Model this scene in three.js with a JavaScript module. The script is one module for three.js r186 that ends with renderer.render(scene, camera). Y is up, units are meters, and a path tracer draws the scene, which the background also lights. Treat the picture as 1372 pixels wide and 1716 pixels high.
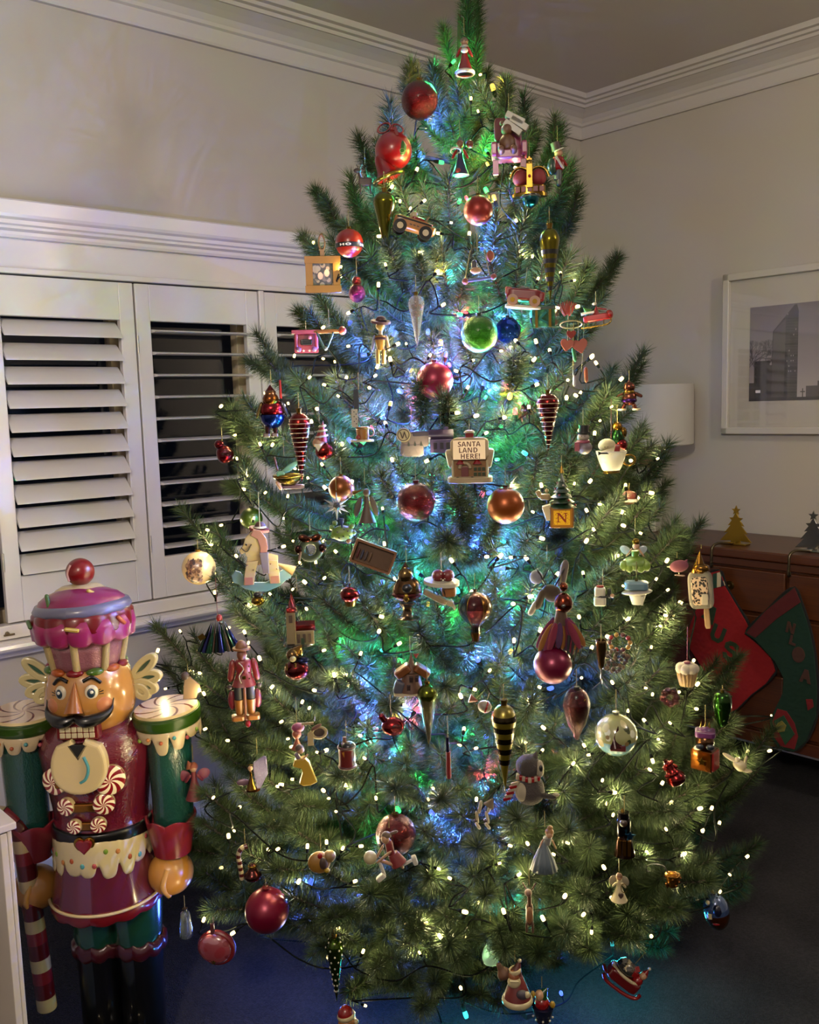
import * as THREE from 'three';
import { RoundedBoxGeometry } from 'three/addons/geometries/RoundedBoxGeometry.js';
import { mergeGeometries } from 'three/addons/utils/BufferGeometryUtils.js';
import { RectAreaLightUniformsLib } from 'three/addons/lights/RectAreaLightUniformsLib.js';

// ---------- camera, night sky, exposure ----------
const scene = new THREE.Scene();
scene.background = new THREE.Color(0.0009, 0.0012, 0.0024);
const F = 1500, IW = 1372, IH = 1716;
const camera = new THREE.PerspectiveCamera(2 * Math.atan(IH / 2 / F) * 180 / Math.PI, IW / IH, 0.05, 60);
camera.rotation.order = 'YXZ';
camera.rotation.set(-6.79 * Math.PI / 180, 0, -1.63 * Math.PI / 180);
camera.position.set(0, 1.6, 0);
camera.updateMatrixWorld(true);
const renderer = new THREE.WebGLRenderer({ antialias: true });
renderer.toneMapping = THREE.LinearToneMapping;
renderer.toneMappingExposure = 1.0;
renderer.shadowMap.enabled = true;
RectAreaLightUniformsLib.init();

// light levels in candela: two unseen globe pendants placed to light the room, fairy bulbs on the tree
const LAMP_CD = 11.2, LAMP_COLOR = new THREE.Color(1, 0.87, 0.72);
const WHITE_CD = 0.034, WHITE_COLOR = new THREE.Color(1, 0.82, 0.42);
const COLOR_CD = 0.25;

// ---------- helpers ----------
const V = (x, y, z) => new THREE.Vector3(x, y, z), PI = Math.PI;
let seedState = 12345;
const rnd = () => { seedState = (seedState + 0x6d2b79f5) | 0; let t = Math.imul(seedState ^ (seedState >>> 15), 1 | seedState); t = (t + Math.imul(t ^ (t >>> 7), 61 | t)) ^ t; return ((t ^ (t >>> 14)) >>> 0) / 4294967296; };
const rr = (a, b) => a + (b - a) * rnd();
// a place in the room: the direction of a spot seen from the camera, at a given distance in front of it
const ray = (px, py) => V((px - IW / 2) / F, -(py - IH / 2) / F, -1).applyQuaternion(camera.quaternion);
const at = (px, py, d) => { const v = ray(px, py); return v.multiplyScalar(d / -v.z).add(camera.position); };

const names = {};
const numbered = (n) => { const k = (names[n] = (names[n] ?? -1) + 1); return k ? n + '_' + String(k).padStart(3, '0') : n; };
function shade(o) { o.traverse((m) => { if (m.isMesh) { m.castShadow = true; m.receiveShadow = true; } }); return o; }
function tag(o, label, category, group) { o.userData.label = label; o.userData.category = category; if (group) o.userData.group = group; return o; }
function thing(name, label, category, pos, turn = 0, group) {
  const o = new THREE.Group(); o.name = numbered(name); if (pos) o.position.copy(pos); o.rotation.y = turn;
  scene.add(o); return tag(o, label, category, group);
}
function part(parent, name, geo, material, pos, rot, scl) {
  const m = new THREE.Mesh(geo, material); m.name = name;
  if (pos) m.position.set(...pos); if (rot) m.rotation.set(...rot); if (scl) m.scale.set(...(Array.isArray(scl) ? scl : [scl, scl, scl]));
  m.castShadow = m.receiveShadow = true; parent.add(m); return m;
}
function struct(name, geo, material, parent) {
  const m = new THREE.Mesh(geo, material); m.name = name; m.castShadow = m.receiveShadow = true;
  (parent ?? scene).add(m); if (!parent) m.userData.kind = 'structure'; return m;
}
const mats = {};
let depthOfPaint = 1; // ornaments are painted in deep colours
function M(c, rough = 0.5, metal = 0, extra = {}) {
  const key = [depthOfPaint, c, rough, metal, JSON.stringify(extra)].join();
  if (!mats[key]) { mats[key] = new THREE.MeshPhysicalMaterial({ color: new THREE.Color(c).multiplyScalar(extra.transmission || extra.emissive ? 1 : depthOfPaint), roughness: rough, metalness: metal, ...extra }); mats[key].name = 'm' + Object.keys(mats).length; }
  return mats[key];
}
const gloss = (c) => M(c, 0.3, 0, { clearcoat: 0.7, clearcoatRoughness: 0.05, specularIntensity: 0.5 });
const foil = (c) => M(c, 0.18, 0.95, { clearcoat: 0.35, clearcoatRoughness: 0.05 });
const matte = (c) => M(c, 0.85);
function canvasTex(w, h, draw, srgb = true) {
  const c = document.createElement('canvas'); c.width = w; c.height = h; draw(c.getContext('2d'), w, h);
  const t = new THREE.CanvasTexture(c); t.wrapS = t.wrapT = THREE.RepeatWrapping; if (srgb) t.colorSpace = THREE.SRGBColorSpace; return t;
}
function noiseTex(size, f) { // f(u, v, rand) -> [r,g,b] bytes
  const d = new Uint8Array(size * size * 4);
  for (let y = 0; y < size; y++) for (let x = 0; x < size; x++) { const c = f(x / size, y / size); d.set([c[0], c[1], c[2], 255], (y * size + x) * 4); }
  const t = new THREE.DataTexture(d, size, size); t.magFilter = THREE.LinearFilter; t.wrapS = t.wrapT = THREE.RepeatWrapping; t.needsUpdate = true; return t;
}
const box = (w, h, d, r = 0.004, s = 2) => new RoundedBoxGeometry(w, h, d, s, Math.min(r, w / 2.01, h / 2.01, d / 2.01));
const moved = (g, x, y, z) => g.translate(x, y, z);
const lathe = (pts, seg = 28) => new THREE.LatheGeometry(pts.map((p) => new THREE.Vector2(p[0], p[1])), seg);
const smoothLathe = (pts, seg = 28, n = 24) => lathe(new THREE.SplineCurve(pts.map((p) => new THREE.Vector2(p[0], p[1]))).getPoints(n).map((p) => [Math.max(0, p.x), p.y]), seg);
const tube = (pts, r, n = 20, k = 6, closed = false) => new THREE.TubeGeometry(new THREE.CatmullRomCurve3(pts.map((p) => p.isVector3 ? p : V(...p)), closed), n, r, k, closed);
const shapeOf = (pts) => new THREE.Shape(pts.map((p) => new THREE.Vector2(p[0], p[1])));
const extrude = (shape, depth, bevel = 0.002, curve = 8, seg = 2) => new THREE.ExtrudeGeometry(shape, { depth, bevelEnabled: bevel > 0, bevelThickness: bevel, bevelSize: bevel, bevelSegments: seg, curveSegments: curve });
const strip = (g) => { const o = g.index ? g.toNonIndexed() : g; for (const k of Object.keys(o.attributes)) if (!['position', 'normal', 'uv'].includes(k)) o.deleteAttribute(k); return o; };
const merge = (gs) => mergeGeometries(gs.map(strip));

// ---------- the room ----------
const level = (px, py) => { const v = ray(px, py); v.y = 0; return v.normalize(); };
const CORNER = V(0.916, 0, -4.7), CEIL = 3.06;
function wallFrame(x) {
  const z = V(-x.z, 0, x.x); if (camera.position.clone().sub(CORNER).dot(z) < 0) z.negate();
  const turn = Math.atan2(-x.z, x.x);
  return { x, z, turn,
    at(px, py, n = 0) { const r = ray(px, py), p = CORNER.clone().addScaledVector(z, n).sub(camera.position), t = p.dot(z) / r.dot(z), q = r.multiplyScalar(t).add(camera.position); return [q.clone().sub(CORNER).dot(x), q.y]; },
    to(u, y, n = 0) { return CORNER.clone().addScaledVector(x, u).addScaledVector(z, n).setY(y); },
    set(m) { m.position.copy(CORNER); m.rotation.y = turn; return m; } };
}
const LW = wallFrame(level(2500, 628)), RW = wallFrame(level(-740, 720).negate());

const wallBump = noiseTex(128, () => { const k = 110 + rnd() * 60; return [k, k, k]; });
const wallPaint = M(0xaaa399, 0.82); wallPaint.bumpMap = wallBump; wallPaint.bumpScale = 0.0004;
const trimPaint = M(0xd0cbcd, 0.22, 0, { clearcoat: 0.5, clearcoatRoughness: 0.12 });
const shutterPaint = M(0xcac6c8, 0.32, 0, { clearcoat: 0.3, clearcoatRoughness: 0.2 });
const ceilPaint = M(0xbdb4ad, 0.9);
const corniceP = M(0xb3ada8, 0.6);

// window opening measured on the left wall (u from the room corner, y from the floor)
const WIN = { u0: -2.93, u1: -1.37, y0: 0.885, y1: 2.16 };
{
  const s = new THREE.Shape(); s.moveTo(-7, 0); s.lineTo(0, 0); s.lineTo(0, CEIL); s.lineTo(-7, CEIL); s.closePath();
  const h = new THREE.Path(); h.moveTo(WIN.u0, WIN.y0); h.lineTo(WIN.u0, WIN.y1); h.lineTo(WIN.u1, WIN.y1); h.lineTo(WIN.u1, WIN.y0); h.closePath(); s.holes.push(h);
  LW.set(struct('wall_left', new THREE.ExtrudeGeometry(s, { depth: 0.16, bevelEnabled: false }).translate(0, 0, -0.16), wallPaint));
  RW.set(struct('wall_right', new THREE.BoxGeometry(7.2, CEIL, 0.16).translate(3.4, CEIL / 2, -0.08), wallPaint));
  // the two walls behind the camera close the room
  const A = CORNER, B = A.clone().addScaledVector(LW.x, -6.6), D = A.clone().addScaledVector(RW.x, 6.6), C = B.clone().add(D).sub(A);
  const span = (name, p, q) => { const d = q.clone().sub(p), m = struct(name, new THREE.BoxGeometry(d.length() + 0.3, CEIL, 0.16).translate(0, CEIL / 2, 0), wallPaint); m.position.copy(p.clone().add(q).multiplyScalar(0.5)); m.rotation.y = Math.atan2(-d.z, d.x); };
  span('wall_back', B.clone().addScaledVector(LW.x, -0.08), C.clone().addScaledVector(LW.x, -0.08));
  span('wall_rear', D.clone().addScaledVector(RW.x, 0.08), C.clone().addScaledVector(RW.x, 0.08));
  const quad = (name, y, t, m) => { const s2 = shapeOf([A, B, C, D].map((p) => [p.x, -p.z])); const g = new THREE.ExtrudeGeometry(s2, { depth: t, bevelEnabled: false }); g.rotateX(-PI / 2); g.translate(0, y, 0); return struct(name, g, m); };
  quad('ceiling', CEIL, 0.12, ceilPaint);
  const carpetTex = noiseTex(256, (u, v) => { const k = 0.7 + 0.3 * rnd() + 0.05 * Math.sin(u * 18.85 + 3 * Math.sin(v * 6.283)) + 0.07 * Math.sin(v * 12.566 + 2.5 * Math.sin(u * 12.566)); return [46 * k, 44 * k, 45 * k]; });
  carpetTex.colorSpace = THREE.SRGBColorSpace; carpetTex.repeat.set(0.9, 0.9);
  const pile = noiseTex(256, () => { const k = rnd() * 255; return [k, k, k]; }); pile.repeat.set(3, 3);
  const carpet = new THREE.MeshPhysicalMaterial({ map: carpetTex, roughness: 1, bumpMap: pile, bumpScale: 0.004, sheen: 0.25, sheenColor: new THREE.Color(0.2, 0.2, 0.22), specularIntensity: 0.1 });
  quad('floor', -0.1, 0.1, carpet);
  // cornice, one run along each of the two walls in view
  const prof = [[0, 2.897], [0.016, 2.897], [0.02, 2.905], [0.024, 2.95], [0.034, 2.955], [0.036, 2.967], [0.05, 2.985], [0.075, 3.0], [0.1, 3.012], [0.108, 3.012], [0.112, 3.024], [0.128, 3.026], [0.132, 3.037], [0.15, 3.039], [0.154, CEIL], [0, CEIL]];
  const run = (L) => { const g = new THREE.ExtrudeGeometry(shapeOf(prof), { depth: L, bevelEnabled: false }); g.rotateY(-PI / 2); return g; };
  LW.set(struct('trim_1', run(6.6), corniceP));
  RW.set(struct('trim_2', run(6.6).translate(6.6, 0, 0), corniceP));
  // skirting boards
  const sk = [[0, 0], [0.022, 0], [0.022, 0.11], [0.018, 0.118], [0.018, 0.135], [0.01, 0.15], [0.006, 0.165], [0, 0.165]];
  const skirt = (L) => { const g = new THREE.ExtrudeGeometry(shapeOf(sk), { depth: L, bevelEnabled: false }); g.rotateY(-PI / 2); return g; };
  LW.set(struct('baseboard_left', skirt(6.6), trimPaint));
  RW.set(struct('baseboard_right', skirt(6.6).translate(6.6, 0, 0), trimPaint));
}

// window: head moulding, frame, sill, glass
{
  const w = new THREE.Group(); w.name = 'window_1'; w.userData.kind = 'structure'; LW.set(w); scene.add(w);
  const runW = (prof, u0, u1) => { const g = new THREE.ExtrudeGeometry(shapeOf(prof), { depth: u1 - u0, bevelEnabled: false }); g.rotateY(-PI / 2); return g.translate(u1, 0, 0); };
  const u0 = -3.6, u1 = -1.3;
  struct('head_moulding', runW([[0, 2.158], [0.03, 2.158], [0.034, 2.166], [0.034, 2.176], [0.05, 2.182], [0.05, 2.19], [0.058, 2.195], [0.058, 2.207], [0.07, 2.213], [0.074, 2.222], [0.074, 2.262], [0.066, 2.268], [0, 2.268]], u0, u1), trimPaint, w);
  struct('head_panel', new THREE.BoxGeometry(u1 - u0 - 0.04, 0.094, 0.02).translate((u0 + u1) / 2, 2.112, 0.002), trimPaint, w);
  struct('frame_top', box(1.6, 0.018, 0.05, 0.003).translate(-2.15, 2.057, 0.004), trimPaint, w);
  struct('frame_bottom', box(1.62, 0.046, 0.05, 0.004).translate(-2.15, 0.909, 0.002), trimPaint, w);
  struct('frame_side', box(0.022, 1.13, 0.05, 0.003).translate(-1.383, 1.49, 0.002), trimPaint, w);
  struct('frame_post', box(0.022, 1.115, 0.05, 0.003).translate(-1.906, 1.49, -0.004), trimPaint, w);
  struct('window_sill', runW([[-0.13, 0.884], [0.07, 0.884], [0.082, 0.878], [0.085, 0.868], [0.08, 0.86], [0.066, 0.857], [0.05, 0.848], [0.034, 0.842], [0.03, 0.83], [0.012, 0.826], [0, 0.826], [-0.13, 0.826]], u0, u1 + 0.02), trimPaint, w);
  const lock = M(0x6d5f4c, 0.35, 0.8);
  struct('window_latch', merge([box(0.034, 0.006, 0.006, 0.002).translate(-2.905, 0.903, 0.032), new THREE.CylinderGeometry(0.006, 0.007, 0.008, 12).rotateX(PI / 2).translate(-2.91, 0.907, 0.031)]), lock, w);
  // the timber sash and its glass behind the shutters
  const sash = M(0xb5a48a, 0.5);
  for (const u of [-2.94, -2.43, -1.93, -1.36]) struct('sash_stile', box(0.075, 1.26, 0.05, 0.004).translate(u, 1.52, -0.1), sash, w);
  struct('sash_rail', box(1.6, 0.07, 0.05, 0.004).translate(-2.15, 0.93, -0.1), sash, w);
  struct('sash_rail', box(1.6, 0.07, 0.05, 0.004).translate(-2.15, 2.1, -0.1), sash, w);
  const glass = M(0xffffff, 0.02, 0, { transmission: 1, thickness: 0, ior: 1.5 });
  for (const u of [-2.685, -2.18, -1.645]) struct('pane', new THREE.BoxGeometry(0.5, 1.12, 0.004).translate(u, 1.515, -0.1), glass, w);
}
// plantation shutters
function slatGeo(w) {
  const s = new THREE.Shape(); s.absellipse(0, 0, 0.0445, 0.0058, 0, 2 * PI);
  const g = new THREE.ExtrudeGeometry(s, { depth: w, bevelEnabled: false, curveSegments: 14 }); g.rotateY(PI / 2); return g.translate(-w / 2, 0, 0);
}
function shutter(label, u0, u1, tilt) {
  const t = thing('plantation_shutter', label, 'shutter', LW.to((u0 + u1) / 2, 0.936, 0), LW.turn);
  const w = u1 - u0, h = 1.108, st = 0.052, ys = [0, 0.135, 0.992, h];
  part(t, 'stile', box(st, h, 0.028, 0.003), shutterPaint, [-w / 2 + st / 2 + 0.001, h / 2, 0]);
  part(t, 'stile', box(st, h, 0.028, 0.003), shutterPaint, [w / 2 - st / 2 - 0.001, h / 2, 0]);
  part(t, 'rail', box(w - 2 * st, 0.148, 0.026, 0.003), shutterPaint, [0, 0.074, 0]);
  part(t, 'rail', box(w - 2 * st, 0.126, 0.026, 0.003), shutterPaint, [0, h - 0.063, 0]);
  const g = slatGeo(w - 2 * st - 0.006);
  for (let i = 0; i < 11; i++) part(t, 'slat', g, shutterPaint, [0, 0.948 - i * 0.0765, 0], [tilt + (rnd() - 0.5) * 0.03, 0, 0]);
  for (const y of [0.2, 0.9]) part(t, 'hinge', new THREE.CylinderGeometry(0.004, 0.004, 0.06, 8), M(0xbdb7b0, 0.35, 0.6), [-w / 2 + 0.001, y, 0.016]);
  return t;
}
shutter('white louvred shutter with its slats tilted nearly shut, behind the nutcracker hat', -2.902, -2.409, 0.72);
shutter('white louvred shutter with level open slats, beside the cream bauble', -2.405, -1.919, 0.04);
shutter('white louvred shutter with level slats, mostly hidden behind the tree branches', -1.893, -1.397, 0.04);

// ---------- right wall: framed photograph, sideboard, lamp, stockings ----------
{
  const t = thing('framed_photograph', 'white framed black and white photograph of a tall wedge-shaped building on the wall', 'picture', RW.to(0.79, 1.43, 0.002), RW.turn);
  const W = 0.87, H = 0.71, fw = 0.03, fp = M(0xb3ada3, 0.4);
  part(t, 'frame', merge([box(W, fw, 0.035).translate(W / 2, fw / 2, 0.018), box(W, fw, 0.035).translate(W / 2, H - fw / 2, 0.018), box(fw, H, 0.035).translate(fw / 2, H / 2, 0.018), box(fw, H, 0.035).translate(W - fw / 2, H / 2, 0.018)]), fp);
  part(t, 'mat', new THREE.BoxGeometry(W - 0.02, H - 0.02, 0.004), M(0xaca596, 0.9), [W / 2, H / 2, 0.01]);
  const tex = canvasTex(600, 410, (c, w, h) => {
    const g = c.createLinearGradient(0, 0, 0, h); g.addColorStop(0, '#6a6266'); g.addColorStop(0.6, '#857b7c'); g.addColorStop(1, '#a59c98'); c.fillStyle = g; c.fillRect(0, 0, w, h);
    c.strokeStyle = '#3b3535'; seedState = 77;
    const tw = (x, y, a, l, n) => { const x2 = x + Math.cos(a) * l, y2 = y - Math.sin(a) * l; c.lineWidth = Math.max(0.6, l / 18); c.beginPath(); c.moveTo(x, y); c.lineTo(x2, y2); c.stroke(); if (n) for (let i = 0; i < 3; i++) tw(x2, y2, a + (rnd() - 0.5) * 1.5, l * 0.72, n - 1); };
    for (const x of [-10, 30, 60]) tw(x, 330, 1.4 + rnd() * 0.3, 62, 5);
    c.fillStyle = '#37322f'; c.fillRect(22, 235, 70, 175); c.fillStyle = '#423c39'; c.fillRect(80, 255, 40, 155); c.fillRect(0, 330, 40, 80);
    c.fillStyle = '#3f3a39'; c.beginPath(); c.moveTo(104, 110); c.lineTo(196, 6); c.lineTo(206, 4); c.lineTo(214, 30); c.lineTo(214, 410); c.lineTo(98, 410); c.closePath(); c.fill();
    c.fillStyle = '#524b49'; c.beginPath(); c.moveTo(108, 112); c.lineTo(160, 60); c.lineTo(156, 410); c.lineTo(100, 410); c.closePath(); c.fill();
    c.strokeStyle = '#2b2626'; c.lineWidth = 2; for (let y = 60; y < 405; y += 12) { c.beginPath(); c.moveTo(160, y); c.lineTo(213, y + 3); c.stroke(); }
    c.fillStyle = '#2a2525'; for (const y of [165, 215, 268, 330, 372]) c.fillRect(158, y, 56, 9);
    c.fillStyle = '#9a9190'; for (let y = 40; y < 300; y += 22) for (let x = 166; x < 210; x += 9) if (rnd() < 0.25) c.fillRect(x, y, 3, 6);
    c.fillStyle = '#4a4443'; c.fillRect(252, 350, 60, 60); c.fillRect(300, 330, 120, 80); c.fillStyle = '#2f2a2a'; c.fillRect(0, 396, 600, 14); c.fillRect(236, 360, 4, 50); c.fillRect(228, 372, 20, 4);
    c.fillStyle = '#d8d4d0'; c.fillRect(30, 362, 22, 12); c.fillStyle = '#403a39'; c.fillRect(420, 280, 180, 130); c.fillStyle = '#353030'; c.fillRect(500, 200, 100, 210);
  });
  part(t, 'print', new THREE.BoxGeometry(0.6, 0.41, 0.002), new THREE.MeshStandardMaterial({ map: tex, roughness: 0.7 }), [0.122 + 0.3, 0.145 + 0.205, 0.0135]);
  part(t, 'pane', new THREE.BoxGeometry(W - 0.05, H - 0.05, 0.002), M(0xffffff, 0.03, 0, { transmission: 1, thickness: 0 }), [W / 2, H / 2, 0.022]);
}
const woodTex = (() => { seedState = 5; const t = canvasTex(512, 256, (c, w, h) => { c.fillStyle = '#5b3212'; c.fillRect(0, 0, w, h); for (let i = 0; i < 420; i++) { const y = rnd() * h; c.strokeStyle = rnd() < 0.5 ? 'rgba(40,18,4,0.22)' : 'rgba(130,78,34,0.16)'; c.lineWidth = 0.5 + rnd() * 1.8; c.beginPath(); const a = rnd() * 5, f = 0.006 + rnd() * 0.006, p = rnd() * 6; for (let x = 0; x <= w; x += 16) c.lineTo(x, y + a * Math.sin(x * f + p)); c.stroke(); } }); t.repeat.set(0.8, 1.6); return t; })();
const wood = new THREE.MeshPhysicalMaterial({ map: woodTex, color: 0xd8c0a0, roughness: 0.42, clearcoat: 0.3, clearcoatRoughness: 0.3 });
const SB = { u0: 0.12, u1: 1.95, top: 0.985, n: 0.48 };
{
  const t = thing('sideboard', 'brown wooden chest of drawers with brass bail handles against the right wall', 'sideboard', RW.to(0, 0, 0), RW.turn);
  const W = SB.u1 - SB.u0, cx = (SB.u0 + SB.u1) / 2, front = SB.n - 0.025;
  part(t, 'top', box(W + 0.04, 0.038, SB.n - 0.03, 0.008).translate(cx, SB.top - 0.019, (SB.n + 0.03) / 2), wood);
  part(t, 'carcass', merge([box(W, SB.top - 0.038 - 0.2, front - 0.045).translate(cx, (SB.top - 0.038 + 0.2) / 2, (front + 0.02) / 2), box(W + 0.02, 0.03, 0.02).translate(cx, SB.top - 0.055, front), box(W + 0.01, 0.05, 0.02).translate(cx, 0.215, front)]), wood);
  for (const [u, n] of [[SB.u0 + 0.05, 0.08], [SB.u1 - 0.05, 0.08], [SB.u0 + 0.05, 0.4], [SB.u1 - 0.05, 0.4]]) part(t, 'leg', new THREE.CylinderGeometry(0.032, 0.022, 0.2, 12), wood, [u, 0.1, n]);
  const brass = M(0x4a3b1c, 0.4, 0.85), cols = [[0.16, 0.73], [0.745, 1.29], [1.305, 1.91]], rows = [[0.735, 0.905], [0.5, 0.72], [0.255, 0.485]];
  for (const [a, b] of cols) for (const [c, d] of rows) {
    const dr = part(t, 'drawer', box(b - a, d - c, 0.022, 0.005), wood, [(a + b) / 2, (c + d) / 2, front + 0.002]);
    for (const s of b - a > 0.45 ? [0] : [0]) {
      const h = merge([new THREE.CylinderGeometry(0.017, 0.02, 0.008, 14).rotateX(PI / 2).translate(s - 0.045, 0.01, 0.014), new THREE.CylinderGeometry(0.017, 0.02, 0.008, 14).rotateX(PI / 2).translate(s + 0.045, 0.01, 0.014), new THREE.SphereGeometry(0.007, 10, 8).translate(s - 0.045, 0.01, 0.02), new THREE.SphereGeometry(0.007, 10, 8).translate(s + 0.045, 0.01, 0.02), tube([[s - 0.045, 0.01, 0.022], [s - 0.035, -0.018, 0.028], [s, -0.026, 0.03], [s + 0.035, -0.018, 0.028], [s + 0.045, 0.01, 0.022]], 0.0035, 16, 6)]);
      part(dr, 'handle', h, brass);
    }
  }
}
{
  const n = 0.22, [u] = RW.at(1083, 884, n), t = thing('table_lamp', 'unlit table lamp with white drum shade and square white base on the sideboard', 'lamp', RW.to(u, SB.top, n), RW.turn + 0.25);
  part(t, 'base', box(0.118, 0.3, 0.1, 0.008).translate(0, 0.15, 0), M(0xb5aea5, 0.35));
  part(t, 'neck', lathe([[0.018, 0.3], [0.034, 0.302], [0.034, 0.36], [0.022, 0.37], [0.012, 0.38], [0.008, 0.42], [0.008, 0.47], [0, 0.47]], 18), M(0x6b4630, 0.5));
  part(t, 'lamp_shade', lathe([[0.205, 0.405], [0.208, 0.403], [0.21, 0.408], [0.208, 0.675], [0.206, 0.678], [0.203, 0.675], [0.205, 0.405]], 56), M(0xaaa59c, 0.95));
}
// stockings hung from tree-shaped holders
const outline = (pts, n) => shapeOf(pts.map((p) => RW.at(p[0], p[1], n)));
function felt(t, name, pts, n, depth, m, bev = 0.003) { const g = extrude(outline(pts, n), depth, bev); return part(t, name, g, m, [0, 0, n]); }
function edging(t, pts, n, m, closed = true) { const c = pts.map((p) => { const q = RW.at(p[0], p[1], n); return V(q[0], q[1], n); }); return part(t, 'edging', tube(c, 0.006, 90, 6, closed), m); }
const feltTex = noiseTex(128, () => { const k = rnd() * 255; return [k, k, k]; });
const feltM = (c) => { const m = new THREE.MeshPhysicalMaterial({ color: new THREE.Color(c).multiplyScalar(0.62), roughness: 1, bumpMap: feltTex, bumpScale: 0.002, sheen: 0.2, sheenColor: new THREE.Color(c) }); m.name = 'felt'; return m; };
function letters(t, list, n, m, rot) {
  for (const [poly, px, py, s, a] of list) {
    const [u, y] = RW.at(px, py, n);
    const g = extrude(shapeOf(poly.map(([x, yy]) => [x * s * Math.cos(a) - yy * s * Math.sin(a), x * s * Math.sin(a) + yy * s * Math.cos(a)])), 0.004, 0.001); part(t, 'letter', g, m, [u, y, n]);
  }
}
const GLYPH = {
  A: [[-0.5, -0.6], [-0.25, -0.6], [-0.15, -0.25], [0.15, -0.25], [0.25, -0.6], [0.5, -0.6], [0.14, 0.6], [-0.14, 0.6]],
  U: [[-0.48, 0.6], [-0.48, -0.3], [-0.25, -0.6], [0.25, -0.6], [0.48, -0.3], [0.48, 0.6], [0.24, 0.6], [0.24, -0.2], [0.12, -0.36], [-0.12, -0.36], [-0.24, -0.2], [-0.24, 0.6]],
  S: [[0.42, 0.3], [0.4, 0.52], [0.15, 0.64], [-0.2, 0.64], [-0.45, 0.45], [-0.45, 0.15], [-0.2, 0], [0.15, -0.1], [0.2, -0.28], [0.05, -0.38], [-0.2, -0.34], [-0.28, -0.18], [-0.5, -0.22], [-0.42, -0.5], [-0.1, -0.64], [0.25, -0.6], [0.46, -0.4], [0.46, -0.1], [0.25, 0.1], [-0.15, 0.2], [-0.2, 0.34], [0, 0.42], [0.18, 0.38], [0.22, 0.28]],
  N: [[-0.45, -0.6], [-0.22, -0.6], [-0.22, 0.15], [0.2, -0.6], [0.45, -0.6], [0.45, 0.6], [0.22, 0.6], [0.22, -0.15], [-0.2, 0.6], [-0.45, 0.6]],
  O: [...Array(20)].map((_, i) => [Math.cos(i / 20 * 2 * PI) * 0.48, Math.sin(i / 20 * 2 * PI) * 0.62]),
  L: [[-0.4, 0.6], [-0.15, 0.6], [-0.15, -0.35], [0.4, -0.35], [0.4, -0.6], [-0.4, -0.6]],
};
const SN = 0.505;
{
  const body = [[1187, 962], [1207, 957], [1216, 982], [1235, 1014], [1255, 1049], [1249, 1062], [1272, 1081], [1293, 1102], [1300, 1123], [1284, 1144], [1260, 1162], [1236, 1186], [1220, 1194], [1199, 1162], [1181, 1120], [1160, 1087], [1155, 1059], [1168, 1026], [1181, 990]];
  const t = thing('christmas_stocking', 'large red felt stocking with green letters and a striped cuff on the sideboard', 'stocking', RW.to(0, 0, 0), RW.turn);
  felt(t, 'body', body, SN, 0.012, feltM(0x9c0a12));
  edging(t, body, SN + 0.006, feltM(0x141414));
  const cuffTex = canvasTex(64, 64, (c) => { ['#7d1216', '#1c3a2c', '#b9a98a', '#23232b', '#8c1a1e', '#2a4a3a', '#7d1216', '#a89878'].forEach((k, i) => { c.fillStyle = k; c.fillRect(i * 8, 0, 8, 64); }); }); cuffTex.repeat.set(7, 1);
  const cm = new THREE.MeshStandardMaterial({ map: cuffTex, roughness: 1 });
  felt(t, 'cuff', [[1186, 964], [1207, 959], [1215, 981], [1184, 988]], SN + 0.014, 0.004, cm, 0.001);
  letters(t, [[GLYPH.A, 1191, 1029, 0.058, -0.5], [GLYPH.U, 1203, 1062, 0.058, -0.35], [GLYPH.S, 1225, 1092, 0.065, -0.2]], SN + 0.014, feltM(0x263a1e));
}
{
  const body = [[1331, 985], [1342, 1008], [1356, 1050], [1365, 1093], [1370, 1153], [1368, 1199], [1351, 1241], [1332, 1257], [1308, 1252], [1296, 1235], [1293, 1208], [1302, 1187], [1314, 1162], [1316, 1135], [1302, 1108], [1278, 1081], [1266, 1069], [1251, 1060], [1284, 1024]];
  const t = thing('christmas_stocking', 'dark green felt stocking with red cuff and red patched toe', 'stocking', RW.to(0, 0, 0), RW.turn);
  felt(t, 'body', body, SN + 0.03, 0.012, feltM(0x08301f));
  edging(t, body, SN + 0.036, feltM(0x141414));
  felt(t, 'cuff', [[1251, 1060], [1284, 1023], [1331, 985], [1341, 1009], [1302, 1036], [1266, 1068]], SN + 0.044, 0.004, feltM(0x5a1216), 0.001);
  felt(t, 'toe_patch', [[1303, 1188], [1318, 1192], [1331, 1212], [1337, 1234], [1331, 1255], [1309, 1250], [1298, 1235], [1295, 1208]], SN + 0.044, 0.003, feltM(0x7c1016), 0.001);
  felt(t, 'toe_square', [[1297, 1208], [1313, 1199], [1331, 1230], [1316, 1248]], SN + 0.049, 0.003, feltM(0x1d4a2c), 0.001);
  felt(t, 'toe_motif', [[1300, 1214], [1310, 1208], [1317, 1216], [1314, 1225], [1304, 1227]], SN + 0.053, 0.003, feltM(0x8a7a30), 0.001);
  letters(t, [[GLYPH.N, 1325, 1052, 0.034, -0.2], [GLYPH.L, 1329, 1073, 0.03, -0.2], [GLYPH.O, 1338, 1097, 0.048, -0.1], [GLYPH.A, 1350, 1133, 0.042, -0.1]], SN + 0.044, feltM(0x4a2a1e));
  felt(t, 'felt_dot', [[1351, 1172], [1361, 1172], [1363, 1184], [1354, 1190]], SN + 0.044, 0.003, feltM(0x7c1016), 0.001);
}
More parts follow.
